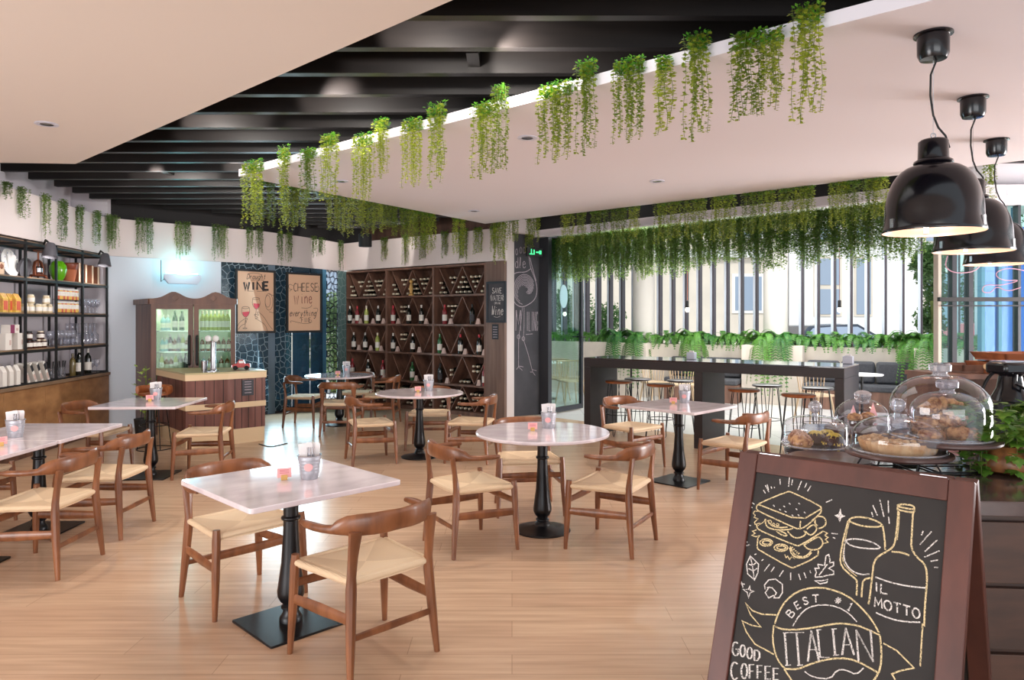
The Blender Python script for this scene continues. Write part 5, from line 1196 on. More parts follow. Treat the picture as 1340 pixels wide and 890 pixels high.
# ============================================================ BARREL COUNTER
t = thing('barrel_counter', 'barrel style counter of brown boards with cream bands', 'counter', (-4.01, 8.82, 0))
Ac, Bc, Cc_ = Vector((-4.01, 8.82)), Vector((-3.23, 9.43)), Vector((-4.85, 9.80))
pc_ = [Cc_, Ac, (Ac+Bc)/2+Vector((.62, -.785))*.045, Bc, Bc+Vector((-.42, .50))]
mid = Vector((-4.05, 9.5))
def grow(f): return [tuple(mid+(p-mid)*f) for p in pc_]
def W_(poly, z0, z1, name, m, **k): return MB().prism(poly, z0, z1).build(name, m, t, world=True, smooth=False, **k)
W_(grow(.975), .0, .19, 'band', 'cream'); W_(grow(.985), .191, .46, 'boarding', 'redwood'); W_(grow(1.0), .461, .53, 'band', 'cream'); W_(grow(.99), .531, .83, 'boarding', 'redwood'); W_(grow(1.01), .831, .905, 'band', 'cream')
W_(grow(1.015), .906, .925, 'counter_top', 'topgreen')
g_ = MB()
for i, n_ in ((0, 4), (1, 4), (2, 5)):
    for zz, f in (((.192, .459), .986), ((.532, .829), .991)):
        a_ = mid+(pc_[i]-mid)*f; b_ = mid+(pc_[i+1]-mid)*f; u = (b_-a_).normalized(); nn = Vector((u.y, -u.x))
        for k in range(1, n_+1):
            p = a_+(b_-a_)*(k/(n_+.5)); g_.prism([tuple(p-u*.003), tuple(p+u*.003), tuple(p+u*.003+nn*.002), tuple(p-u*.003+nn*.002)], *zz)
g_.build('board_joints', 'blackm', t, world=True, smooth=False)
u = (Bc-pc_[2]).normalized(); n3 = Vector((u.y, -u.x)); p = at_d(304, 500, 9.1)
a_ = mid+(pc_[2]-mid)*.99; s = .18
q = [a_+u*s+n3*.004, a_+u*(s+.15)+n3*.004]
b = MB().extr([(q[0].x, q[0].y, .61), (q[1].x, q[1].y, .61), (q[1].x, q[1].y, .81), (q[0].x, q[0].y, .81)], (n3.x*.006, n3.y*.006, 0)); nt_ = tag(b.build('notice_plaque', 'gframe', smooth=False), 'small dark notice fixed to the front of the barrel counter', 'sign')
b = MB()
for z in (.64, .68, .715, .75, .78):
    aa, bb = q[0]+u*.03+n3*.0062, q[1]-u*.03+n3*.0062; b.extr([(aa.x, aa.y, z), (bb.x, bb.y, z), (bb.x, bb.y, z+.01), (aa.x, aa.y, z+.01)], (n3.x*.001, n3.y*.001, 0))
b.build('print', 'chalkdim', nt_, smooth=False)
# wood scrawl on the lower boards is left as grain; beer tap, glasses, toy car
p = at_z(279, 486, .925); t = thing('beer_tap', 'chrome twin beer tap with white round lens badges on the barrel counter', 'beer tap', (p.x, p.y, .9255))
MB().lathe([(.07, 0), (.07, .012), (.04, .02), (.034, .04), (.032, .36), (.036, .39), (.0, .40)], 24).build('column', 'steel', t)
for s in (-1, 1):
    MB().tube([(0, 0, .36), (s*.045, -.03, .40)], .012, 8).build('arm', 'steel', t); MB().ball((s*.048, -.04, .42), .042, 18, 12, sc=(1, .5, 1)).build('badge', 'facade2', t)
MB().lathe([(.09, 0), (.09, .008), (.0, .008)], 24, (.0, -.08, 0)).build('drip_tray', 'steel', t)
p = at_z(270, 486, .925); t = thing('steel_tumbler', 'small steel tumbler left of the beer tap', 'cup', (p.x-.04, p.y+.03, .9255)); MB().lathe([(.035, 0), (.042, .13), (.039, .13), (.033, .005), (0, .005)], 20, cap=False).build('cup_body', 'steel', t)
p = at_z(315, 484, .925); t = thing('toy_car', 'red vintage toy truck standing on the right end of the barrel counter', 'toy', (p.x, p.y+.02, .9255), .25)
MB().extr([(-.11, -.04, .03), (-.11, -.04, .07), (-.05, -.04, .085), (-.03, -.04, .13), (.03, -.04, .13), (.045, -.04, .08), (.11, -.04, .08), (.115, -.04, .03)], (0, .08, 0)).build('body', 'redtoy', t, bevel=.006)
MB().box(-.025, .03, -.0415, .0415, .088, .12).build('windows', 'capsilver', t, smooth=False)
MB().box(-.118, -.105, -.036, .036, .035, .06).build('grille', 'steel', t, smooth=False)
for x in (-.07, .07):
    for s in (-1, 1): MB().lathe([(.01, -.012), (.028, -.012), (.028, .012), (.01, .012)], 16, (x, s*.046, .028), mtx=Matrix.Rotation(PI/2, 4, 'X')).build('wheel', 'rubber', t)
# plant beside the counter and stool in front
t = thing('potted_plant', 'leafy green plant at the left back of the barrel counter', 'plant', (-4.78, 9.35, 0))
MB().lathe([(.10, 0), (.13, .3), (.12, .3), (.0, .28)], 20).build('pot', 'blackm', t)
b = MB()
for k in range(40):
    a = random.uniform(0, 2*PI); h = random.uniform(.35, 1.0); r = random.uniform(.02, .13); c = Vector((r*math.cos(a), r*math.sin(a), h)); d = Vector((math.cos(a), math.sin(a), .6)).normalized()*.07; e = Vector((-math.sin(a), math.cos(a), 0))*.022
    b.add([c, c+d*.5+e, c+d, c+d*.5-e], [(0, 1, 2, 3)])
b.build('foliage', 'ivy', t, smooth=False); MB().tube([(0, 0, .28), (.02, 0, .6), (0, .02, .98)], .008, 6).build('stem', 'stemg', t)
p = at_z(202, 588, 0); t = thing('counter_stool', 'stool with a low rounded brown seat on thin black wire legs by the barrel counter', 'stool', (p.x, p.y, 0))
b = MB(); b.tube([(.19*math.cos(a), .19*math.sin(a), .73) for a in [PI*k/10 for k in range(-1, 12)]], .02, 10, rz=.05, up=(0, 0, 1)); b.build('low_back', 'stoolwood', t); MB().lathe([(.16, .66), (.18, .67), (.18, .69), (0, .70)], 28).build('seat', 'stoolwood', t)
for k in range(4):
    a = PI/4+k*PI/2; MB().tube([(.12*math.cos(a), .12*math.sin(a), .66), (.2*math.cos(a), .2*math.sin(a), .012)], .006, 6).build('leg', 'black', t)
for z, r in ((.30, .165), (.012, .2)): MB().tube([(r*math.cos(2*PI*k/28), r*math.sin(2*PI*k/28), z) for k in range(28)], .006, 6, closed=True).build('foot_ring', 'black', t)
p = at_z(352, 582, .001); t = thing('floor_cable', 'thin black cable lying on the floor right of the barrel counter', 'cable', (p.x, p.y, 0))
b = MB(); b.tube([at_z(339, 581, .006), at_z(350, 584, .006), at_z(358, 584, .006), at_z(376, 580, .006)], .006, 6); b.build('cable', 'black', t, world=True)

# insect lamp on the back wall
p = at_d(238, 360, 10.86); wa = math.atan2(.31, .42)-.0
t = thing('insect_lamp', 'white wall fixture glowing cyan along its top, above the fridge', 'lamp', (p.x, p.y, p.z-.09), math.atan2(.29, .32))
MB().extr([(-.27, -.06, .03), (-.21, -.07, -.05), (.21, -.07, -.05), (.27, -.06, .03), (.27, -.06, .10), (-.27, -.06, .10)], (0, .04, 0)).build('cover', 'fixture', t, smooth=False, bevel=.01)
MB().box(-.25, .25, -.02, .02, .0, .05).build('back_plate', 'fixture', t, smooth=False); MB().tube([(-.23, -.0, .115), (.23, -.0, .115)], .015, 10).build('tube', 'uv', t)
MB().tube([(-.3, -.02, .3), (-.3, -.02, -.02), (-.26, -.03, .02)], .006, 6).build('cable', 'blackm', t)
lamp('POINT', 'insect_lamp_light', tuple(PM[t.name] @ Vector((0, -.08, .2))), 4.5, (.3, .95, 1), size=.06)

# ============================================================ WALL CABINET AND RACK (LEFT)
RO = Vector((-5.423, 6.9, 0)); RA = math.atan2(.9954, -.0955); RR = Matrix.Rotation(RA, 3, 'Z')
def rp(x, y, z): v = RO+RR @ Vector((x, y, 0)); return (v.x, v.y, z)
def rx(px, y):
    r = (px-CX)/FPX; return (-5.423-.9954*y-6.9*r+.0955*r*y)/(.0955+.9954*r)
t = thing('wall_cabinet', 'long low wooden cabinet with flush doors along the left wall', 'cabinet', tuple(RO), RA)
MB().box(-3.2, 3.34, .012, .44, .08, .80).build('carcass', 'cabwood', t, smooth=False); MB().box(-3.2, 3.33, .04, .44, 0, .079).build('plinth', 'walnut', t, smooth=False)
for k in range(8):
    x1 = 3.335-k*.82; MB().box(x1-.815, x1, -.008, .011, .085, .795).build('door', 'cabwood', t, smooth=False, bevel=.002)
wt = MB().box(-3.2, 3.355, -.02, .44, .801, .84).build('worktop', 'shelfwood', loc=tuple(RO), rz=RA, bevel=.003, smooth=False); tag(wt, 'long brown wooden worktop on the left wall cabinet', 'worktop')
rack = thing('shelf_rack', 'black metal rack with wooden shelves against the left wall', 'rack', rp(0, 0, .841)[:3], RA)
ups = (3.315, 2.62, 1.97, 1.316, .653, 0, -.65)
def rz_(z): return z-.841
for x in ups:
    for y in (.012, .43): MB().box(x-.013, x+.013, y-.012, y+.012, 0, rz_(2.5)).build('post', 'blackm', rack, smooth=False)
for z in (2.46, 2.045, 1.635, 1.215):
    MB().box(-.67, 3.335, .02, .44, rz_(z+.012), rz_(z+.035)).build('shelf', 'shelfwood', rack, smooth=False)
    b = MB(); b.box(-.67, 3.335, 0, .018, rz_(z-.012), rz_(z+.02)); b.box(-.67, 3.335, .425, .44, rz_(z-.012), rz_(z+.011)); b.build('rail', 'blackm', rack, smooth=False)
b = MB(); b.box(-.67, 3.335, 0, .018, 0.0, .018); b.build('rail', 'blackm', rack, smooth=False)
for z in (2.46, 2.045, 1.635, 1.215, .855):
    for x in ups: MB().box(x-.01, x+.01, .02, .42, rz_(z-.008), rz_(z+.011)).build('cross_rail', 'blackm', rack, smooth=False)
# clip lamps
for px, py in ((62, 322), (134, 336)):
    x = rx(px, -.10); t = thing('clip_lamp', 'small grey cone clip lamp on the rack top, %s one' % ('left' if px < 100 else 'right'), 'lamp', rp(x, -.02, 2.49), RA, 'clip lamps on the rack')
    MB().tube([(0.12, .02, .0), (.04, -.04, .04), (0, -.1, .0)], .012, 8).build('arm', 'blackm', t); MB().lathe([(.035, .0), (.045, -.01), (.085, -.17), (.08, -.17), (.03, -.01)], 24, (0, -.12, .0), cap=False, mtx=Matrix.Rotation(.18, 4, 'Y')).build('lamp_shade', 'greycone', t)
    q_ = PM[t.name] @ Vector((0, -.13, -.17)); e_ = PM[t.name] @ Vector((0, .5, -1.3)); lamp('SPOT', 'clip_lamp_light', tuple(q_), 10, (1, .95, .92), tuple(e_), .06, spot=140, blend=.9)
S = {1: 2.081, 2: 1.671, 3: 1.251, 4: .8415}
def item(name, label, cat, px, y, sh, group=None, rz=0): return thing(name, label, cat, rp(rx(px, y), y, S[sh]), RA+rz, group)
# top shelf
for i, (px, h) in enumerate(((104.5, .27), (113, .26), (121.5, .26), (129, .25))):
    t = item('book', '%s upright book from the left on the top rack shelf' % ORD[i], 'book', px, .12, 1, 'books on the top rack shelf')
    MB().box(-.026, .026, .004, .20, .004, h-.004).build('pages', 'bookp', t, smooth=False); b = MB(); b.box(-.03, -.0262, 0, .2, 0, h); b.box(.0262, .03, 0, .2, 0, h); b.build('cover', 'bookc', t, smooth=False)
t = item('terracotta_pot', 'brown glazed terracotta pot on the top rack shelf right of the green jar', 'pot', 90.5, .18, 1); MB().lathe([(.06, 0), (.085, .12), (.098, .2), (.09, .2), (.0, .1)], 26).build('pot', 'terracotta', t); MB().lathe([(.0925, .165), (.105, .20), (.108, .235), (.098, .24), (.088, .2)], 26, cap=False).build('glazed_rim', 'terradark', t)
t = item('green_jar', 'round shiny green jar on the top rack shelf', 'jar', 76, .14, 1); MB().lathe([(.045, 0), (.055, .005), (.085, .07), (.10, .13), (.095, .19), (.07, .235), (.055, .245), (.055, .25), (.0, .24)], 30).build('jar_body', 'green', t)
t = item('fruit_press', 'old copper coloured screw press on the top rack shelf', 'press', 50, .14, 1)
b = MB(); b.tube([(-.08, 0, .04), (-.085, 0, .14), (-.06, 0, .20), (0, 0, .225), (.06, 0, .20), (.085, 0, .14), (.08, 0, .04)], .014, 8, rz=.02, up=(0, 1, 0)); b.build('arch', 'brass', t)
MB().tube([(0, 0, .15), (0, 0, .33)], .01, 8).build('screw', 'brass', t); MB().tube([(-.09, 0, .335), (.07, 0, .335)], .01, 8, rz=.012).build('handle', 'brass', t)
MB().lathe([(.03, .06), (.05, .08), (.05, .13), (.03, .15), (0, .155)], 18).build('cup', 'steel', t); MB().lathe([(.09, .03), (.10, .045), (.04, .06)], 22).build('base', 'brass', t)
for k in range(3): a = 2*PI*k/3+.5; MB().tube([(.07*math.cos(a), .07*math.sin(a), .035), (.11*math.cos(a), .11*math.sin(a), 0.008)], .011, 6).build('leg', 'brass', t)
t = item('grey_dish', 'round dark grey pan standing on edge on the top rack shelf', 'pan', 29, .2, 1); MB().lathe([(.10, 0), (.12, .01), (.12, .045), (.11, .045), (.1, .015), (0, .015)], 28, (0, 0, .121), mtx=Matrix.Rotation(PI/2+.2, 4, 'X')).build('pan_body', 'greycone', t)
t = item('white_plate', 'big white plate with small blue marks standing on the top rack shelf', 'plate', 10, .24, 1); MB().lathe([(.0, .01), (.10, .01), (.155, .028), (.16, .03), (.157, .022), (.1, 0), (0, 0)], 40, (0, 0, .158), cap=False, mtx=Matrix.Rotation(PI/2-.2, 4, 'X')).build('plate_body', 'facade2', t)
b = MB()
for k in range(12): a = 2*PI*k/12; b.lathe([(0, .0), (.007, .0)], 8, (.125*math.cos(a), -.034, .158+.125*math.sin(a)), cap=False, mtx=Matrix.Rotation(PI/2-.2, 4, 'X'))
M['bluedot'] = mat('plate_marks', (60, 80, 140), .5); b.build('painted_marks', 'bluedot', t)
t = item('carved_block', 'small carved pinkish wooden block at the left end of the top rack shelf', 'ornament', 2, .06, 1); MB().prism([(-.06, 0), (.06, 0), (.06, .05), (-.06, .05)], 0, .14).build('block', 'bookp', t, bevel=.012); MB().lathe([(.03, 0), (.02, .01), (0, .012)], 14, (0, -.001, .09), mtx=Matrix.Rotation(PI/2, 4, 'X')).build('carving', 'bookc', t)
# second shelf
def mk(name, cat, fn):
    o = fn(name); return Many(o)
def jar_obj(m1, mlid, r=.04, h=.09):
    o = MB().lathe([(r*.9, 0), (r, .005), (r, h*.75), (r*.75, h*.82), (r*.75, h*.84)], 18).build('preserve_jar', m1, angle=50); tag(o, 'x', 'jar')
    MB().lathe([(r*.82, h*.841), (r*.82, h), (0, h)], 18).build('lid', mlid, o); MB().lathe([(r*1.015, h*.2), (r*1.015, h*.65)], 18, cap=False).build('label', 'label', o); return Many(o)
jp = jar_obj('jarpale', 'capgold', .042, .105); jd = jar_obj('honey', 'blackm', .04, .10); jg = jar_obj('honey', 'capgold', .04, .10)
def bag_obj(m, w, h, nm='paper_bag', lab='food bag'):
    o = MB().extr([(-w, -.035, 0), (w, -.035, 0), (w, .035, 0), (-w, .035, 0)], (0, 0, h*.72)); n = len(o.v)
    o.add([(-w, -.035, h*.72), (w, -.035, h*.72), (w, .035, h*.72), (-w, .035, h*.72), (-w, 0, h), (w, 0, h)], [(0, 1, 5, 4), (2, 3, 4, 5), (0, 4, 3), (1, 2, 5)]); q = o.build(nm, m, smooth=False); tag(q, 'x', lab)
    MB().box(-w*.75, w*.75, -.037, -.0352, h*.12, h*.6).build('label', 'label' if m != 'yellow' else 'spicer', q, smooth=False); return Many(q)
yb = bag_obj('yellow', .05, .21)
for i, px in enumerate((3, 11.5, 20)): yb.put(rp(rx(px, .06+.04*(i % 2)), .06+.04*(i % 2), S[2]), RA, '%s yellow pasta bag on the second rack shelf' % ['left', 'middle', 'right'][i], 'yellow bags on the rack')
for i, (px, dz) in enumerate(((32, 0), (40, 0), (40, .106), (50, 0), (57, 0), (64, 0), (60.5, .106))): jp.put(rp(rx(px, .08), .08, S[2]+dz), RA, 'pale preserve jar %s on the second rack shelf' % ('standing on top of another' if dz else 'in the bottom layer'), 'pale jars, %s layer' % ('upper' if dz else 'lower'))
# spice rack
t = thing('spice_rack', 'two-tier wire rack of spice tubes on the second rack shelf', 'spice rack', rp(rx(103, .05), .05, S[2]), RA)
Ls = abs(rx(72, .05)-rx(103, .05)); sgn = -1
for z in (.002, .165):
    b = MB(); b.box(-Ls, 0, -.03, -.026, z, z+.005); b.box(-Ls, 0, .03, .034, z, z+.005); b.box(-Ls, -Ls+.005, -.03, .034, z, z+.005); b.box(-.005, 0, -.03, .034, z, z+.005); b.build('wire_tier', 'blackm', t, smooth=False)
b = MB()
for x in (-Ls, -.005): b.box(x, x+.005, -.03, -.025, 0, .33); b.box(x, x+.005, .029, .034, 0, .33)
b.build('upright_wires', 'blackm', t, smooth=False)
def tube_obj(m):
    o = MB().lathe([(.018, 0), (.019, .004), (.019, .11), (.016, .115)], 14).build('spice_tube', m); tag(o, 'x', 'spice jar'); MB().lathe([(.0195, .1155), (.0195, .14), (0, .14)], 14).build('cap', 'capsilver', o)
    MB().lathe([(.0194, .045), (.0194, .10)], 14, cap=False).build('label', 'label', o); return Many(o)
tr_, ty_ = tube_obj('spicer'), tube_obj('spicey')
for zi, z in enumerate((.008, .171)):
    n = int(Ls/.043)
    for k in range(n):
        v = Vector(PM[t.name] @ Vector((-Ls+.026+k*.043, 0, z))); (tr_ if (k*7+zi*3) % 5 < 2 else ty_).put(tuple(v), RA, 'spice tube in the %s tier of the small wire rack' % ('lower' if zi == 0 else 'upper'), 'spice tubes, %s tier' % ('lower' if zi == 0 else 'upper'))
# stemware, tumblers and carafes
def wineglass():
    o = MB().lathe([(.034, 0), (.03, .003), (.004, .008), (.0035, .08), (.012, .09), (.036, .12), (.04, .15), (.032, .195)], 16, cap=False).build('wine_glass', 'stem'); tag(o, 'x', 'glass'); return Many(o)
def carafe():
    o = MB().lathe([(.045, 0), (.048, .01), (.048, .13), (.02, .17), (.018, .26), (.024, .285)], 18, cap=False).build('carafe', 'stem'); tag(o, 'x', 'carafe'); return Many(o)
wg, cf = wineglass(), carafe()
for sh, pxs, ys, gr in ((2, (107, 112, 117, 122, 127), (.08, .2), 'second'), (3, (65, 70, 75, 80, 85, 90, 95), (.08, .2), 'third'), (4, (120.5, 126.5), (.09,), 'lowest')):
    for y in ys:
        for px in pxs: wg.put(rp(rx(px, y), y, S[sh]), RA, 'stemmed wine glass, %s row, on the %s level of the left rack' % ('front' if y < .1 else 'back', gr), 'wine glasses %s %s' % (gr, 'front' if y < .1 else 'back'))
for i, (px, y) in enumerate(((101, .1), (108, .12), (113, .1), (118, .12), (124, .1), (88, .3), (95, .3))): cf.put(rp(rx(px, y), y, S[3]), RA, 'clear glass carafe with a tall neck on the third rack shelf', 'carafes on the rack')
# third shelf boxes and dark jars
def gbox(px, y, z, w, h, m2, label):
    t = thing('gift_box', label, 'box', rp(rx(px, y), y, z), RA, 'gift boxes on the rack'); MB().box(-w, w, -.05, .05, 0, h).build('carton', 'boxw', t, smooth=False, bevel=.002); MB().box(-w, -w+.002 if m2 is None else -w*.1, -.0515, -.0502, .001, h-.001).build('side_print', m2 or 'boxw', t, smooth=False); MB().box(w*.2, w*.7, -.0525, -.0518, h*.3, h*.6).build('emblem', 'tent', t, smooth=False)
gbox(5, .09, S[3], .06, .185, None, 'white gift box on the third rack shelf, lower left one'); gbox(21, .09, S[3], .06, .185, None, 'white gift box on the third rack shelf, lower right one'); gbox(13.5, .09, S[3]+.186, .085, .095, 'boxp', 'half plum, half white gift box lying on top of the two white ones')
for i, (px, dz, kk) in enumerate(((31, 0, jd), (37.5, 0, jd), (44, 0, jd), (37.5, .101, jd), (49.5, 0, jg), (56.5, 0, jg), (53, .101, jg))): kk.put(rp(rx(px, .07), .07, S[3]+dz), RA, 'dark preserve jar with %s lid %s on the third rack shelf' % ('gold' if kk is jg else 'black', 'on top of the others' if dz else 'in the bottom layer'), 'dark jars %s %s' % ('gold' if kk is jg else 'black', 'up' if dz else 'low'))
# counter level
wb = bag_obj('boxw', .038, .24, 'paper_packet', 'packet'); hb = bag_obj('honey', .025, .22, 'paper_packet', 'packet')
for i, px in enumerate((2, 11, 20)): wb.put(rp(rx(px, .04), .04, S[4]), RA, '%s white packet at the left of the cabinet worktop' % ['left', 'middle', 'right'][i], 'white packets on the worktop')
def lean_obj():
    q = Matrix.Rotation(-.5, 4, 'Y'); o = MB().box(-.022, .022, -.04, .04, 0, .26, mtx=q).build('leaning_packet', 'label', smooth=False); tag(o, 'x', 'packet')
    MB().box(-.021, .021, -.0415, -.0402, .15, .235, mtx=q).build('print', 'gframe', o, smooth=False); MB().box(-.018, .018, -.0415, -.0402, .03, .11, mtx=q).build('window', 'tent', o, smooth=False); return Many(o)
ln = lean_obj()
for i, px in enumerate((34, 43, 51.5, 60)): ln.put(rp(rx(px, .07), .07, S[4]+.012), RA, '%s slanting dark and white packet on the cabinet worktop' % ORD[i], 'slanting packets on the worktop')
for i, px in enumerate((67, 80)):
    t = item('cutlery_jar', 'glass jar of dark handled cutlery on the worktop, %s one' % ('left' if i == 0 else 'right'), 'jar', px, .12, 4, 'cutlery jars on the worktop')
    MB().lathe([(.05, 0), (.05, .14)], 18).build('jar_body', 'jarpale' if 0 else 'stem', t)
    for k in range(4):
        a = k*1.6; MB().tube([(.02*math.cos(a), .02*math.sin(a), .01), (.05*math.cos(a), .05*math.sin(a), .22)], [.005, .009], 6).build('cutlery_handle', 'blackm', t)
B['brown'] = make_bottle('bbrown', 'bbrown', 'bbrown')
B['brown'].put(rp(rx(95, .12), .12, S[4]), RA, 'olive brown bottle without label on the worktop under the rack', 'bottles on the worktop')
B['dark'].put(rp(rx(104, .06), .06, S[4]+.002), RA, 'dark green bottle with white label and white neck on the worktop', 'bottles on the worktop', scale=(1.25, 1.25, 1.2)); B['dark'].put(rp(rx(115, .08), .08, S[4]+.002), RA, 'dark bottle with blue neck right of the post on the worktop', 'bottles on the worktop', scale=(1.15, 1.15, 1.15))

# ============================================================ PENDANT LAMPS
def make_pendant():
    t = thing('pendant_lamp', 'x', 'pendant lamp')
    zc, zt, zr = 0, -.52, -.975     # ceiling, neck top, rim
    MB().lathe([(.088, 0), (.088, -.008), (.072, -.012), (.071, -.10), (.06, -.125), (.0, -.13)][::-1], 32).build('canopy', 'gloss', t, angle=50)
    MB().tube([(.02, 0, -.12), (-.012, .0, -.2), (-.012, .004, -.3), (.0, .0, -.4), (.025, 0, -.46), (.06, 0, -.50), (.08, 0, -.56)], .005, 8).build('cable', 'blackm', t)
    b = MB(); b.tube([(0, 0, -.12), (0, 0, zt+.02)], .0015, 5); b.tube([(.012*math.cos(2*PI*k/14), 0, zt+.02+.012*math.sin(2*PI*k/14)) for k in range(14)], .003, 6, closed=True); b.build('suspension_wire', 'steel', t)
    outer = [(.0, zt), (.055, zt), (.066, zt-.01), (.068, zt-.095), (.085, zt-.105), (.088, zt-.115), (.078, zt-.125)]
    MB().lathe(outer[::-1], 36, cap=False).build('neck', 'gloss', t, angle=50)
    prof = [(.07, zt-.126)]
    for k in range(1, 11):
        a = PI/2*k/10; prof.append((.07+(.215-.07)*math.sin(a)**.9, zt-.126-(.24)*(1-math.cos(a))))
    prof += [(.218, zr+.05), (.223, zr+.02), (.228, zr+.004), (.226, zr)]
    b = MB(); b.lathe(prof[::-1], 56, cap=False); b.build('lamp_shade', 'gloss', t, angle=60)
    b = MB(); b.lathe([(r-.003, z) for r, z in prof[:-1]]+[(.224, zr+.001)], 56, cap=False); b.build('shade_lining', 'shadein', t, angle=60)
    for k in range(3):
        a = 2*PI*k/3-.9; c = Vector((.219*math.cos(a), .219*math.sin(a), zr+.04)); MB().box(-.012, .012, -.006, .008, -.022, .022, mtx=Matrix.Translation(c) @ Matrix.Rotation(a+PI/2, 4, 'Z')).build('clip', 'steel', t, smooth=False)
    MB().ball((0, 0, zt-.28), .045, 16, 10).build('bulb', 'lampglow', t); MB().lathe([(.02, zt-.24), (.02, zt-.13)], 12).build('socket', 'blackm', t)
    return t
pen = Many(make_pendant())
for (x, y), lab in zip(((2.07, 3.53), (2.92, 4.55), (3.79, 5.62)), ('large black dome pendant lamp nearest the viewer, top right', 'second black dome pendant lamp, half hidden by the nearest one', 'third black dome pendant lamp, farthest, cut by the right edge')):
    pen.put((x, y, 2.999), 0, lab, 'black dome pendants in a row'); lamp('POINT', 'pendant_light', (x, y, 2.13), 5, (1, .84, .7), size=.05)

# ============================================================ HANGING VINES
def vine_proto(w_, n, lm, L=.6, seed=1, ls=1.0):
    rnd = random.Random(seed); t = thing('hanging_vine', 'x', 'hanging plant'); lv = MB(); st = MB(); cr = MB()
    for k in range(n):
        x = (k+.5)/n*w_-w_/2+rnd.uniform(-.008, .008); y = rnd.uniform(-.035, .035); ln = L*rnd.uniform(.55, 1.0) if k % 3 else L*rnd.uniform(.85, 1.02)
        ph = rnd.uniform(0, 6); pts = []; m = int(ln/.0125)
        for i in range(m+1):
            z = -i*.0125; sx = x+.008*math.sin(ph+z*14)+(.02*x/w_)*(-z); pts.append(Vector((sx, y-.004*i*.0125, z)))
        st.tube(pts[::4]+[pts[-1]], .0014, 3, cap=False)
        for i, p in enumerate(pts):
            if i < 1: continue
            for s in (0, 1):
                if rnd.random() < .1: continue
                a = rnd.uniform(0, 2*PI); d = Vector((math.cos(a), math.sin(a), rnd.uniform(-.7, .25))).normalized(); sz = ls*rnd.uniform(.0115, .018)*(1-.3*i/m)
                e = d.cross(Vector((rnd.uniform(-.4, .4), rnd.uniform(-.4, .4), 1))).normalized()
                c = p+d*.003; lv.add([c, c+d*sz*.9+e*sz*.95, c+d*sz*1.8, c+d*sz*.9-e*sz*.95], [(0, 1, 2, 3)])
    for _ in range(int(n*20)):
        x = rnd.uniform(-w_/2, w_/2); c = Vector((x, rnd.uniform(-.035, .035), rnd.uniform(-.10, .012))); a = rnd.uniform(0, 2*PI); d = Vector((math.cos(a), math.sin(a), rnd.uniform(-.2, .8))).normalized(); e = d.cross(Vector((.2, .1, 1))).normalized(); sz = rnd.uniform(.009, .015)
        cr.add([c, c+d*sz+e*sz*.6, c+d*sz*2, c+d*sz-e*sz*.6], [(0, 1, 2, 3)])
    lv.build('strand_leaves', lm, t, smooth=False); st.build('stems', 'stemg', t, smooth=False); cr.build('crown_leaves', 'leafTop' if lm == 'leafA' else lm, t, smooth=False)
    return Many(t)
VA = {('n', 'A'): [vine_proto(.06, 5, 'leafA', seed=s) for s in (1, 2)], ('m', 'A'): [vine_proto(.12, 9, 'leafA', seed=s) for s in (3, 4, 5)], ('w', 'A'): [vine_proto(.22, 15, 'leafA', seed=s) for s in (6, 7)],
      ('m', 'B'): [vine_proto(.13, 9, 'leafB', seed=s) for s in (8, 9)], ('w', 'B'): [vine_proto(.26, 21, 'leafB', seed=s, ls=1.3) for s in (10, 11, 12)]}
cnt = [0]
def vine(p, width, length, kind, rz, label, group):
    c = 'n' if width < .085 and kind == 'A' else ('m' if width < .17 else 'w'); w0 = {'n': .06, 'm': .12 if kind == 'A' else .13, 'w': .22 if kind == 'A' else .26}[c]
    L_ = VA[(c, kind)]; cnt[0] += 1; o = L_[cnt[0] % len(L_)]
    s = min(1.35, max(.75, width/w0)); return o.put(tuple(p), rz+(PI if cnt[0] % 3 == 0 else 0), label, group, scale=(s, 1, length/.6))
def on_line(px, A, Bv):
    r = (px-CX)/FPX; d = Bv-A; s = (r*A.y-A.x)/(d.x-r*d.y); return A+d*s
# front edge of the right panel
edge = [(336, 208, 300, 40), (376, 188, 306, 20), (409, 192, 272, 24), (437, 172, 268, 25), (480, 172, 268, 30), (505, 152, 236, 20), (545, 152, 248, 30), (576, 128, 246, 30), (638, 130, 238, 28), (660, 102, 235, 18),
        (732, 104, 216, 48), (773, 70, 208, 24), (828, 72, 190, 40), (873, 68, 176, 18), (917, 38, 190, 29), (982, 36, 166, 34), (1013, 32, 150, 28), (1061, 0, 166, 32)]
ea = math.atan2(dirn.y, dirn.x)
for i, (px, yt, yb, w_) in enumerate(edge):
    p = on_line(px, PA, PB)+Vector((dirn.y, -dirn.x))*.04; zt = EYE+(HY-yt)*p.y/FPX; zb = EYE+(HY-yb)*p.y/FPX
    zt = min(zt, 3.17)
    vine((p.x, p.y, zt-.03), w_*p.y/FPX, (zt-zb-.03), 'A', ea, '%s trailing vine from the left along the near edge of the right white ceiling panel' % ordn(i), 'vines on the near panel edge')
# back-left edge of the right panel
E2a, E2b = PA, far; e2 = (E2b-E2a).normalized()
row2 = [(352, 300, 30), (384, 302, 22), (396, 300, 22), (424, 262, 18), (440, 304, 22), (456, 310, 24), (474, 300, 18), (486, 312, 18), (498, 308, 18), (511, 300, 18), (526, 312, 30), (541, 326, 18), (553, 330, 22), (566, 332, 20), (604, 336, 26)]
for i, (px, yb, w_) in enumerate(row2):
    p = on_line(px, E2a, E2b)+Vector((-e2.y, e2.x))*.05; zb = EYE+(HY-yb)*p.y/FPX; w2 = w_*p.y/FPX
    vine((p.x, p.y, 3.06), w2, 3.06-zb, 'A', math.atan2(e2.y, e2.x), '%s trailing vine from the left along the far left edge of the right ceiling panel' % ordn(i), 'vines on the far left panel edge')
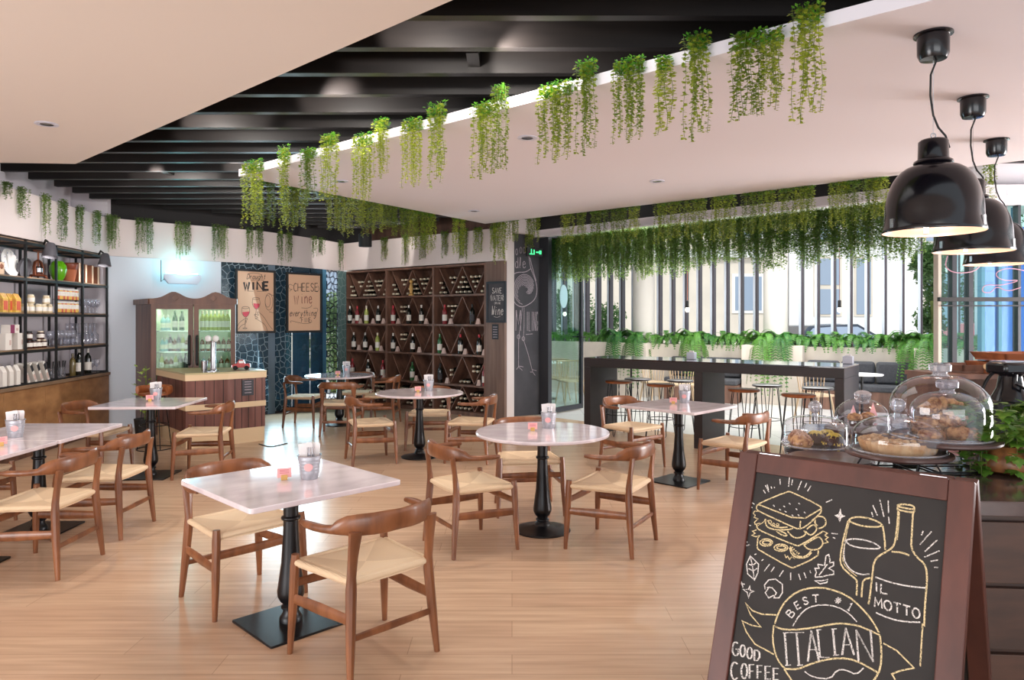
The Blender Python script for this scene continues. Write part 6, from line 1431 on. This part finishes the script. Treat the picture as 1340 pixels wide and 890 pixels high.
# far right edge of the panel, towards the terrace
E3a, E3b = far, Vector((3.34, 7.31)); e3 = (E3b-E3a).normalized()
row3 = [(650, 345, 26), (668, 318, 16), (694, 316, 24), (740, 322, 16), (757, 320, 14), (780, 326, 24), (806, 322, 26), (826, 318, 16), (862, 322, 16), (880, 318, 16), (906, 312, 34), (935, 318, 12), (951, 320, 16), (982, 310, 26), (1004, 305, 16), (1027, 310, 18), (1044, 300, 14), (1056, 305, 14), (1094, 300, 24), (1114, 300, 16), (1136, 290, 16), (1150, 290, 16), (1203, 262, 16)]
for i, (px, yb, w_) in enumerate(row3):
    p = on_line(px, E3a, E3b)+Vector((-e3.y, e3.x))*.06; zb = EYE+(HY-yb)*p.y/FPX
    vine((p.x, p.y, 3.05), w_*p.y/FPX, 3.05-zb, 'A', math.atan2(e3.y, e3.x), '%s yellow green vine from the left along the far right edge of the ceiling panel' % ordn(i), 'vines on the far right panel edge')
# dense green curtain on the terrace side
D3a, D3b = Vector((.45, 12.35)), Vector((4.6, 8.25)); d3 = (D3b-D3a).normalized(); n = 56; rr = random.Random(5)
for row in (0, 1):
    for i in range(n//2+ (0 if row else 0)):
        s = (i+.25+.5*row)/(n/2)*(D3b-D3a).length; p = D3a+d3*s+Vector((-d3.y, d3.x))*(.06+.16*row)
        vine((p.x, p.y, 2.98), .26, rr.uniform(.55, .8), 'B', math.atan2(d3.y, d3.x), 'green vine in the %s layer of the dense curtain over the terrace opening' % ('front' if row == 0 else 'rear'), 'terrace vine curtain, %s layer' % ('front' if row == 0 else 'rear'))
# along the bulkhead
bl = [(2, 238, 262, 10), (24, 240, 290, 18), (54, 249, 312, 14), (78, 258, 322, 16), (101, 266, 326, 14), (123, 273, 326, 13), (138, 281, 330, 10), (148, 284, 330, 10), (181, 284, 335, 9), (193, 288, 337, 11), (233, 291, 342, 9), (243, 295, 338, 8), (281, 297, 342, 9), (291, 300, 343, 9),
      (325, 303, 343, 10), (338, 305, 340, 7), (365, 306, 348, 9), (376, 310, 347, 8), (408, 311, 338, 9), (418, 313, 336, 6), (443, 318, 356, 9), (505, 316, 342, 14), (533, 316, 348, 10), (556, 312, 342, 10), (584, 310, 338, 14), (608, 305, 342, 22), (628, 303, 335, 14), (648, 300, 330, 14), (690, 300, 332, 14)]
allb = [Vector(p) for p in BK+BK2[1:]+BK3[1:]]; allb2 = BKR
def on_poly(px):
    best = None
    pts = allb+[Vector(p) for p in BKR[1:]]
    for a, c in zip(pts, pts[1:]):
        r0 = CX+FPX*a.x/a.y; r1 = CX+FPX*c.x/c.y
        if a.y > 5.2 and min(r0, r1) <= px <= max(r0, r1): best = (on_line(px, a, c), (c-a).normalized()); break
    return best
for i, (px, yt, yb, w_) in enumerate(bl):
    r = on_poly(px)
    if not r: continue
    p, dd = r; p = p+Vector((dd.y, -dd.x))*.045
    zb = EYE+(HY-yb)*p.y/FPX; vine((p.x, p.y, 3.07), max(.06, w_*p.y/FPX*.8), 3.07-zb, 'A' if px > 480 else 'B', math.atan2(dd.y, dd.x), '%s small vine from the left hanging on the pale band under the beams' % ordn(i), 'vines on the pale bulkhead')
p = at_d(1296, 215, 7.85); vine((p.x, 7.86, 3.35), .12, .8, 'A', 0, 'single vine on the white wall above the street door, behind the pendants', 'vine above the street door')

# ============================================================ FERNS ON THE PLANTER
def fern_proto(n, R, droop, seed, ns=20):
    rnd = random.Random(seed); t = thing('fern', 'x', 'fern'); b = MB(); s_ = MB()
    for k in range(n):
        a = 2*PI*k/n+rnd.uniform(-.2, .2); L = R*rnd.uniform(.75, 1.15); up = rnd.uniform(1.2, 2.5); dr = droop*rnd.uniform(.7, 1.3) if (math.sin(a) < -.1) else .2
        pts = []
        for i in range(ns+1):
            u = i/ns; r = L*(u if u < .6 else .6+(u-.6)*(.8 if dr < .7 else .35)); z = L*(up*u-(up+dr)*u*u); pts.append(Vector((r*math.cos(a), r*math.sin(a), z)))
        s_.tube(pts[::2], .003, 4, cap=False)
        for i in range(1, ns+1):
            tt = (pts[i]-pts[i-1]).normalized(); sd = tt.cross(Vector((0, 0, 1))).normalized(); lw = .07*math.sin(PI*min(1, (i+1)/(ns+2)))**.7*(R/.36)
            for s in (-1, 1):
                c = pts[i]; d = (sd*s+tt*.35+Vector((0, 0, -.12))).normalized(); e = tt*.012
                b.add([c-e, c+d*lw*.5-e*.9, c+d*lw, c+d*lw*.5+e, c+e], [(0, 1, 2, 3, 4)])
    b.build('fronds', 'fern', t, smooth=False); s_.build('frond_stems', 'stemg', t, smooth=False); return Many(t)
fa = [fern_proto(15, .38, .25, s) for s in (1, 2)]; fd = fern_proto(22, .46, 1.6, 3, 32)
fr = [(700, 0), (722, 0), (745, 0), (768, 0), (788, 0), (808, 1), (832, 1), (852, 0), (872, 0), (893, 0), (908, 1), (926, 0), (945, 0), (962, 0), (980, 0), (1000, 1), (1022, 1), (1044, 0), (1062, 0), (1082, 0), (1100, 0), (1120, 0), (1138, 0), (1156, 0), (1174, 0), (1194, 1), (1214, 1), (1238, 0), (1262, 0), (1288, 0), (1312, 0), (1336, 0)]
for i, (px, kd) in enumerate(fr):
    bk_ = (-.12 if px < 840 or 990 < px < 1030 or px > 1205 else .05) if kd else .22; t_ = t_of_px(px, bk_); x, y = tl(t_, bk_)
    (fd if kd else fa[i % 2]).put((x, y, 1.12), math.atan2(-.515, .857)+random.uniform(-.3, .3), '%s fern from the left along the terrace planter%s' % (ordn(i), ', with fronds trailing over the front' if kd else ''), 'ferns in the terrace planter')

# ============================================================ STONE COUNTER AT THE RIGHT
CT = 1.05
t = thing('service_counter', 'dark wooden service counter with wide drawers behind the chalk sign', 'counter', (1.4, 2.15, 0))
cf_ = Vector((1.34, 2.17)); cr_ = Vector((3.6, 1.98)); cb = Vector((3.9, 3.9)); cl = Vector((1.53, 3.75)); cm = Vector((1.205, 3.2)); cn = Vector((1.11, 2.92))
MB().prism([tuple(cf_+Vector((.02, .03))), tuple(cr_+Vector((0, .03))), tuple(cb), tuple(cl+Vector((.03, -.02))), tuple(cm+Vector((.03, -.01))), tuple(cn+Vector((.03, 0)))], .0, CT-.045).build('carcass', 'drawerwood', t, world=True, smooth=False)
u = (cr_-cf_).normalized(); n = Vector((u.y, -u.x))
for k, (z0, z1) in enumerate(((.80, .985), (.60, .785), (.40, .585), (.08, .385))):
    for j in range(2):
        a_ = cf_+Vector((.02, .03))+u*(.005+j*1.12)+n*.001; b_ = a_+u*1.11
        MB().extr([(a_.x, a_.y, z0), (b_.x, b_.y, z0), (b_.x, b_.y, z1), (a_.x, a_.y, z1)], (n.x*.02, n.y*.02, 0)).build('drawer_front', 'drawerwood', t, world=True, smooth=False, bevel=.002)
top = MB().prism([tuple(cf_-Vector((.02, .0))), tuple(cr_-Vector((0, .005))), tuple(cb+Vector((.02, .02))), tuple(cl), tuple(cm), tuple(cn)], CT-.045, CT); o = top.build('stone_worktop', 'stone', smooth=False, bevel=.003); tag(o, 'dark polished stone worktop of the service counter', 'worktop')
def dome_profile(r, h, sh=.45):
    pr = [(r+.004, 0), (r+.005, .004), (r, .008), (r, h*(1-sh))]
    for k in range(1, 9): a = PI/2*k/8; pr.append((r*(.12+.88*math.cos(a)) if k < 8 else r*.1, h*(1-sh)+h*sh*math.sin(a)))
    return pr
def glass_dome(name, label, p, z, r, h, knob, rot=None, par_group='glass domes on the counter', sh=.45):
    t = thing(name, label, 'glass dome', (p.x, p.y, z), 0, par_group)
    b = MB(); b.lathe(dome_profile(r, h, sh), 56, cap=False); d = b.build('bell', 'dome', t, angle=60); 
    MB().tube([((r+.003)*math.cos(2*PI*k/56), (r+.003)*math.sin(2*PI*k/56), .004) for k in range(56)], .004, 6, closed=True).build('rim', 'domerim', t)
    if knob == 'ball': MB().lathe([(.012, h-.004), (.01, h+.01), (.02, h+.02)], 16, cap=False).build('knob_neck', 'domerim', t); MB().ball((0, 0, h+.038), .027, 18, 12).build('knob', 'domerim', t)
    else: MB().lathe([(.03, h-.004), (.022, h+.008), (.036, h+.016), (.038, h+.036), (.03, h+.044), (0, h+.046)], 28, cap=False).build('knob', 'domerim', t)
    if rot: t.rotation_euler = rot
    return t
def plate_stand(label, p, z, r, legz):
    t = thing('cake_stand', label, 'cake stand', (p.x, p.y, legz), 0, 'cake stands')
    h = z-legz
    MB().lathe([(0, h-.016), (r*.96, h-.016), (r, h-.010), (r, h-.003), (r*.985, h), (0, h)], 56, cap=False).build('board', 'plate', t, angle=40)
    k = r*.66; pts = [(k, k*.6), (-k, k*.6), (-k, -k*.6), (k, -k*.6)]
    for i, (x, y) in enumerate(pts):
        MB().tube([(x*.8, y*.8, h-.017), (x, y, .004)], .0035, 6).build('leg', 'black', t)
    MB().tube([(x, y, .004) for x, y in pts], .0035, 6, closed=True).build('foot_frame', 'black', t); return t
# cookies under the left dome
zc_ = CT+.012; p1 = at_z(1066.5, 583, zc_); p1.z = 0
t = thing('glass_plate', 'clear glass footed plate under the cookie dome', 'plate', (p1.x, p1.y, CT+.0005)); MB().lathe([(.0, .002), (.07, .0), (.08, .003), (.125, .008), (.135, .011), (.125, .012), (0, .010)], 48, cap=False).build('plate_body', 'domerim', t)
R1 = 41.5*p1.y/FPX*.97
glass_dome('cake_dome', 'small glass dome with a ball knob over lattice iced cookies, furthest left', p1, zc_+.0015, R1, .125, 'ball', sh=.35)
def cookie(x, y, ic, i, lab):
    t = thing('iced_cookie', lab, 'cookie', (p1.x+x, p1.y+y, zc_+.001), random.uniform(0, 6), 'iced cookies under the left dome')
    MB().lathe([(.0, 0), (.038, 0), (.045, .012), (.043, .03), (.03, .046), (.0, .052)], 22, cap=False).build('dough', 'choc' if ic != 'icingp' else 'pastry', t)
    b = MB()
    for k in range(-2, 3):
        for ax in (0, 1):
            pts = []
            for q in range(9):
                s = -.04+.01*q; o_ = k*.016; rr_ = math.hypot(s, o_)
                if rr_ > .0445: continue
                z = .052-.052*(rr_/.046)**3.2+.002; pts.append((s, o_, z) if ax == 0 else (o_, s, z))
            if len(pts) > 2: b.tube(pts, .0044, 5)
    b.build('icing', ic, t)
for i, (x, y, ic, lab) in enumerate(((-.065, -.02, 'icingp', 'cookie with pale icing lattice, front left under the small dome'), (-.045, .06, 'icingp', 'cookie with pale icing lattice, back left under the small dome'), (.015, .03, 'icingy', 'chocolate cookie with yellow icing lattice, middle under the small dome'), (.065, -.035, 'icingy', 'chocolate cookie with yellow icing lattice, front right under the small dome'), (.075, .055, 'icingy', 'chocolate cookie with yellow icing lattice, back right under the small dome'))): cookie(x, y, ic, i, lab)
# tart on its stand
zt_ = 1.122; p2 = at_z(1175, 590, zt_); R2 = 57.5*p2.y/FPX
plate_stand('round dark wooden cake stand under the tart', p2, zt_, 64*p2.y/FPX, CT+.0005)
t = thing('crumble_tart', 'pale crumble tart with fluted crust under a glass dome', 'tart', (p2.x, p2.y, zt_+.0005)); r = .128
b = MB(); nseg = 96; rings = [(r*.9, 0, 0), (r*.93, .002, .5), (r, .036, 1), (r*.985, .04, 1), (r*.93, .036, .3)]; vs = []
for (rr_, z, am) in rings:
    for k in range(nseg): a = 2*PI*k/nseg; q = rr_+am*.0045*math.cos(a*32); vs.append((q*math.cos(a), q*math.sin(a), z))
fs = [(i*nseg+k, i*nseg+(k+1) % nseg, (i+1)*nseg+(k+1) % nseg, (i+1)*nseg+k) for i in range(len(rings)-1) for k in range(nseg)]+[tuple(range(nseg-1, -1, -1))]
b.add(vs, fs); b.build('crust', 'crust', t, angle=60)
b = MB()
for _ in range(170):
    a = random.uniform(0, 2*PI); q = r*.9*math.sqrt(random.random()); s = random.uniform(.006, .014); b.ball((q*math.cos(a), q*math.sin(a), .036+random.uniform(-.002, .006)), s, 6, 4, sc=(1, 1, .8))
b.lathe([(0, .03), (r*.94, .032), (r*.93, .036), (0, .04)], 40, cap=False); b.build('crumble_topping', 'crumble', t)
glass_dome('cake_dome', 'glass dome with a round knob over the crumble tart, front centre', p2, zt_+.0012, R2*.97, .125, 'ball', sh=.62)
# pastries under the big dome
zb_ = 1.165; p3 = at_z(1230, 572, zb_); 
zb_ = EYE-(572-HY)*2.62/FPX; p3 = Vector(((1230-CX)*2.62/FPX, 2.62, 0)); R3 = 60.5*2.62/FPX
plate_stand('wide dark wooden cake stand under the pastries', p3, zb_, 70*2.62/FPX, CT+.0005)
glass_dome('cake_dome', 'largest glass dome with a flat knob over the pile of pastries', p3, zb_+.0012, R3*.98, .225, 'flat', sh=.5)
glass_dome('inner_dome', 'smaller glass dome seen inside the largest one', Vector((p3.x+.02, p3.y-.01, 0)), zb_+.0012, R3*.72, .165, 'flat', sh=.45)
def pastry(kind, x, y, z, rz, lab):
    t = thing(kind, lab, 'pastry', (p3.x+x, p3.y+y, zb_+z), rz, 'pastries under the largest dome'); b = MB()
    if kind == 'twisted_roll':
        for s in (0, PI):
            pts = [(-.055+.11*k/16, .012*math.cos(k*.75+s), .02+.009*math.sin(k*.75+s)) for k in range(17)]; b.tube(pts, [.006+.011*math.sin(PI*(k+.8)/17.6) for k in range(17)], 8)
        b.build('dough', 'pastry', t)
    elif kind == 'pinwheel':
        b.lathe([(.0, 0), (.04, .0), (.046, .012), (.042, .028), (.03, .034), (0, .036)], 22, cap=False); b.build('dough', 'pastry', t); b = MB()
        b.tube([((.006+.0032*k)*math.cos(k*.8), (.006+.0032*k)*math.sin(k*.8), .037-.0006*k) for k in range(12)], .0035, 5); b.build('swirl', 'bamber', t)
    else:
        pts = [(.055*math.cos(a), .04*math.sin(a)-.02, .02) for a in [PI*k/14 for k in range(15)]]; pts = [p for p in pts]; b.tube(pts, [.008+.019*math.sin(PI*(k+.4)/14.8)+(.0035 if k % 3 == 0 else -.002) for k in range(15)], 12); b.build('dough', 'pastry', t)
for k, x, y, z, rz, lab in (('pinwheel', -.10+.04, -.05, .001, 0, 'swirled round pastry at the front left of the pile'), ('croissant', .06, -.055, .001, 2.6, 'curved pastry at the front right of the pile'), ('pinwheel', -.02, .06, .001, 1, 'round pastry at the back of the pile'), ('croissant', .07, .05, .001, .5, 'curved pastry at the back right of the pile'),
                          ('twisted_roll', .02, -.02, .042, -.3, 'twisted roll lying across the pile'), ('pinwheel', -.055, .0, .04, .5, 'darker round pastry on the left of the second layer'), ('croissant', .05, .0, .05, 2.9, 'curved pastry on the right of the second layer'), ('twisted_roll', -.02, .03, .078, .5, 'twisted roll near the top of the pile'), ('croissant', .025, .02, .095, .1, 'curved pastry on top of the pile')): pastry(k, x, y, z, rz, lab)
# tilted dome leaning behind, with muffins
p4 = at_z(1128, 566, CT); t = glass_dome('cake_dome', 'glass dome lying tilted behind the cookies and the tart', Vector((p4.x, p4.y, 0)), CT+.03, .125, .13, 'flat', sh=.7)
t.rotation_euler = (.25, -.1, 0); PM[t.name] = None or PM[t.name]
for i, (dx, dy) in enumerate(((-.035, .0), (.045, .03))):
    t = thing('muffin', 'small golden muffin under the tilted dome, %s one' % ('left' if i == 0 else 'right'), 'muffin', (p4.x+dx, p4.y+dy, CT+.0305), 0, 'muffins under the tilted dome'); MB().lathe([(.022, 0), (.03, .03)], 18).build('case', 'plate', t); MB().lathe([(.03, .0301), (.036, .04), (.028, .058), (0, .066)], 18, cap=False).build('crown', 'pastry', t)
t = thing('round_tray', 'round dark wooden tray under the tilted dome', 'tray', (p4.x, p4.y, CT+.0005)); MB().lathe([(0, .0), (.16, 0), (.168, .008), (.168, .02), (.16, .0205), (0, .022)], 48, cap=False).build('tray_body', 'plate', t)
p = at_z(1150, 604, CT); t = thing('round_tray', 'wide thin dark tray lying on the stone worktop beneath the tart stand', 'tray', (p2.x-.16, p2.y+.19, CT+.0005)); MB().lathe([(0, 0), (.15, 0), (.156, .006), (.15, .012), (0, .012)], 40, cap=False).build('tray_body', 'plate', t)
# pink paper signs behind the domes
for px, py, lab in ((1135, 562, 'small pink card standing behind the tart dome, left one'), (1162, 558, 'small pink card standing behind the tart dome, right one')):
    p = at_z(px, py, CT); t = thing('pink_tent_card', lab, 'card', (p.x+.05, p.y+.25, CT+.0005), 0, 'pink cards on the counter'); MB().extr([(-.03, 0, 0), (.03, 0, 0), (0, .0, .09)], (0, .004, 0)).build('card_face', 'pink', t, smooth=False); MB().box(-.012, .012, -.001, -.0002, .02, .026).build('print', 'pinkink', t, smooth=False)
# ivy in a turned wooden pot
p = at_z(1328, 622, CT); IV = p.copy(); t = thing('potted_ivy', 'green ivy trailing from a striped turned wooden pot on the stone worktop', 'plant', (p.x, p.y+.05, CT+.0005))
MB().lathe([(.055, 0), (.088, .012), (.094, .03), (.088, .06), (.07, .088), (.058, .097), (.05, .095), (.0, .08)], 40).build('pot', 'potwood', t)
lf = MB(); st = MB(); rnd = random.Random(3)
def ivy_leaf(c, d, s):
    e = d.cross(Vector((0, 0, 1))); e = e.normalized() if e.length > .1 else Vector((1, 0, 0)); u = e.cross(d).normalized()
    sh_ = [(0, 0), (.35, .5), (.75, .38), (.72, .12+.12), (1.25, 0), (.72, -.24), (.75, -.38), (.35, -.5)]
    lf.add([c+d*(x*s)+e*(y*s*1.3)+u*(-.12*s*x*x) for x, y in sh_], [tuple(range(8))])
for k in range(34):
    a = rnd.uniform(0, 2*PI); L = rnd.uniform(.10, .26); pts = []
    for i in range(9):
        u_ = i/8; r_ = .03+.12*math.sin(min(1, u_*1.4)*PI/2)*L/.25; pts.append(Vector((r_*math.cos(a), r_*math.sin(a), .09+.22*u_*(1-u_)*1.6+(.10*u_ if k % 2 else -L*.42*u_*u_))))
    st.tube(pts, .001, 5)
    for i in range(1, 9):
        for q in range(4):
            d = Vector((math.cos(a+rnd.uniform(-1.6, 1.6)), math.sin(a+rnd.uniform(-1.6, 1.6)), rnd.uniform(-.6, .3))).normalized(); ivy_leaf(pts[i]+d*.01, d, rnd.uniform(.022, .038))
lf.build('leaves', 'ivy', t, smooth=False); st.build('stems', 'stemg', t)
# coffee grinder with dark head and clear hopper ring
p = at_d(1322, 520, 3.05); t = thing('coffee_grinder', 'black coffee grinder with a flat head and round metal ring behind the ivy', 'coffee grinder', (p.x, p.y, CT+.0005), .25)
t.scale = (.85, .85, .85); MB().box(-.12, .12, -.06, .16, 0, .24).build('body', 'blackm', t, bevel=.02); MB().lathe([(.09, .24), (.06, .3), (.05, .36), (.055, .37)], 24).build('collar', 'gloss', t)
MB().box(-.095, .075, -.06, .06, .37, .43).build('head', 'gloss', t, bevel=.015); MB().box(-.08, .06, -.045, .045, .4305, .436).build('head_plate', 'steel', t, smooth=False)
MB().tube([(.16*math.cos(2*PI*k/40), .02, .24+.16*math.sin(2*PI*k/40)) for k in range(40)], .008, 8, closed=True).build('ring', 'black', t)
MB().tube([(-.04, -.065, .37), (-.06, -.08, .33), (0, -.085, .30), (.05, -.07, .34)], .008, 8).build('hose', 'gloss', t)
t = thing('napkin_stack', 'stack of pink printed napkins on the worktop between dome and ivy', 'napkins', (*at_z(1262, 588, CT).xy, CT+.0005), .3); MB().box(-.07, .07, -.05, .05, 0, .018).build('stack', 'pink', t, smooth=False, bevel=.002); MB().box(-.05, .05, -.0505, -.0502, .004, .012).build('edge_print', 'pinkink', t, smooth=False)
# trays and breads stacked at the back of the counter
def tray(px, py, D, w_, dpt, h, lab, m='basket', rz=.1):
    p = at_d(px, py, D); t = thing('wooden_tray', lab, 'tray', tuple(p), rz, 'wooden trays at the back of the counter')
    MB().box(-w_, w_, -dpt, dpt, 0, .01).build('tray_base', m, t, smooth=False)
    for sy in (-1, 1): MB().extr([(-w_, sy*dpt, .0101), (w_, sy*dpt, .0101), (w_+.02, sy*(dpt+.02), h), (-w_-.02, sy*(dpt+.02), h)], (0, -sy*.012, 0)).build('long_side', m, t, smooth=False)
    for sx in (-1, 1): MB().extr([(sx*w_, -dpt, .0101), (sx*w_, dpt, .0101), (sx*(w_+.02), dpt+.02, h), (sx*(w_+.02), -dpt-.02, h)], (-sx*.012, 0, 0)).build('short_side', m, t, smooth=False)
sb = thing('back_shelf', 'dark wooden shelf unit behind the glass domes at the back of the counter', 'shelf', (*at_d(1300, 480, 4.6).xy, 0), .08)
b = MB(); b.box(-.45, .9, -.2, .2, .0, .02); b.box(-.45, -.42, -.2, .2, .021, 1.23); b.box(.87, .9, -.2, .2, .021, 1.23); b.box(-.419, .869, .18, .2, .021, 1.23); b.build('carcass', 'walnut', sb, smooth=False)
MB().box(-.46, .91, -.21, .21, 1.231, 1.26).build('shelf_top', 'walnut', sb, smooth=False); MB().box(-.419, .869, -.19, .179, .7, .72).build('shelf_board', 'walnut', sb, smooth=False)
zsh = 1.2605
tray(1268, HY+(EYE-zsh)*FPX/4.6, 4.6, .13, .12, .05, 'dark low wooden tray at the left of the back shelf', 'walnut'); tray(1318, HY+(EYE-zsh)*FPX/4.5, 4.5, .16, .12, .07, 'orange brown wooden tray on the back shelf, under another tray')
tray(1328, HY+(EYE-zsh-.075)*FPX/4.55, 4.55, .17, .13, .05, 'orange brown wooden tray on top of another at the right edge')
t = thing('wrapped_bread', 'pale paper wrapped loaf lying in the lower orange tray', 'bread', (*at_d(1300, 470, 4.5).xy, zsh+.012), .3); MB().tube([(-.1, -.03, .03), (0, -.03, .035), (.1, -.03, .03)], [.018, .028, .018], 12).build('loaf', 'wrap', t)

# wire sculpture hanging behind the glass at the right
t = thing('wire_ornament', 'thin pinkish wire outline of a face hanging inside the right window', 'ornament', (X(1310, 7.8), 7.8, 1.9))
def wire(pts): return [at_d(px, py, 7.8) for px, py in smooth_pl(pts, 2)]
M['pinkwire'] = mat('pink_wire', (200, 150, 170), .4); b = MB()
b.tube(wire([(1345, 355), (1318, 350), (1300, 358), (1312, 368), (1338, 366), (1310, 374), (1288, 372), (1284, 382), (1296, 384), (1304, 374), (1318, 382), (1336, 376)]), .005, 5); b.tube(wire([(1240, 335), (1236, 350), (1250, 358), (1275, 356), (1285, 345)]), .006, 5)
b.tube([at_d(1318, 350, 7.8), at_d(1318, 300, 7.8), Vector((X(1318, 7.8), 7.8, 3.0))], .002, 4)
b.build('wire', 'pinkwire', t, world=True)

# prototypes that were never placed are dropped (DISCARD)
for o in [o for o in bpy.data.objects if o.get('label') == 'x']:
    for c in kids(o):
        for g in kids(c): bpy.data.objects.remove(g)
        bpy.data.objects.remove(c)
    bpy.data.objects.remove(o)
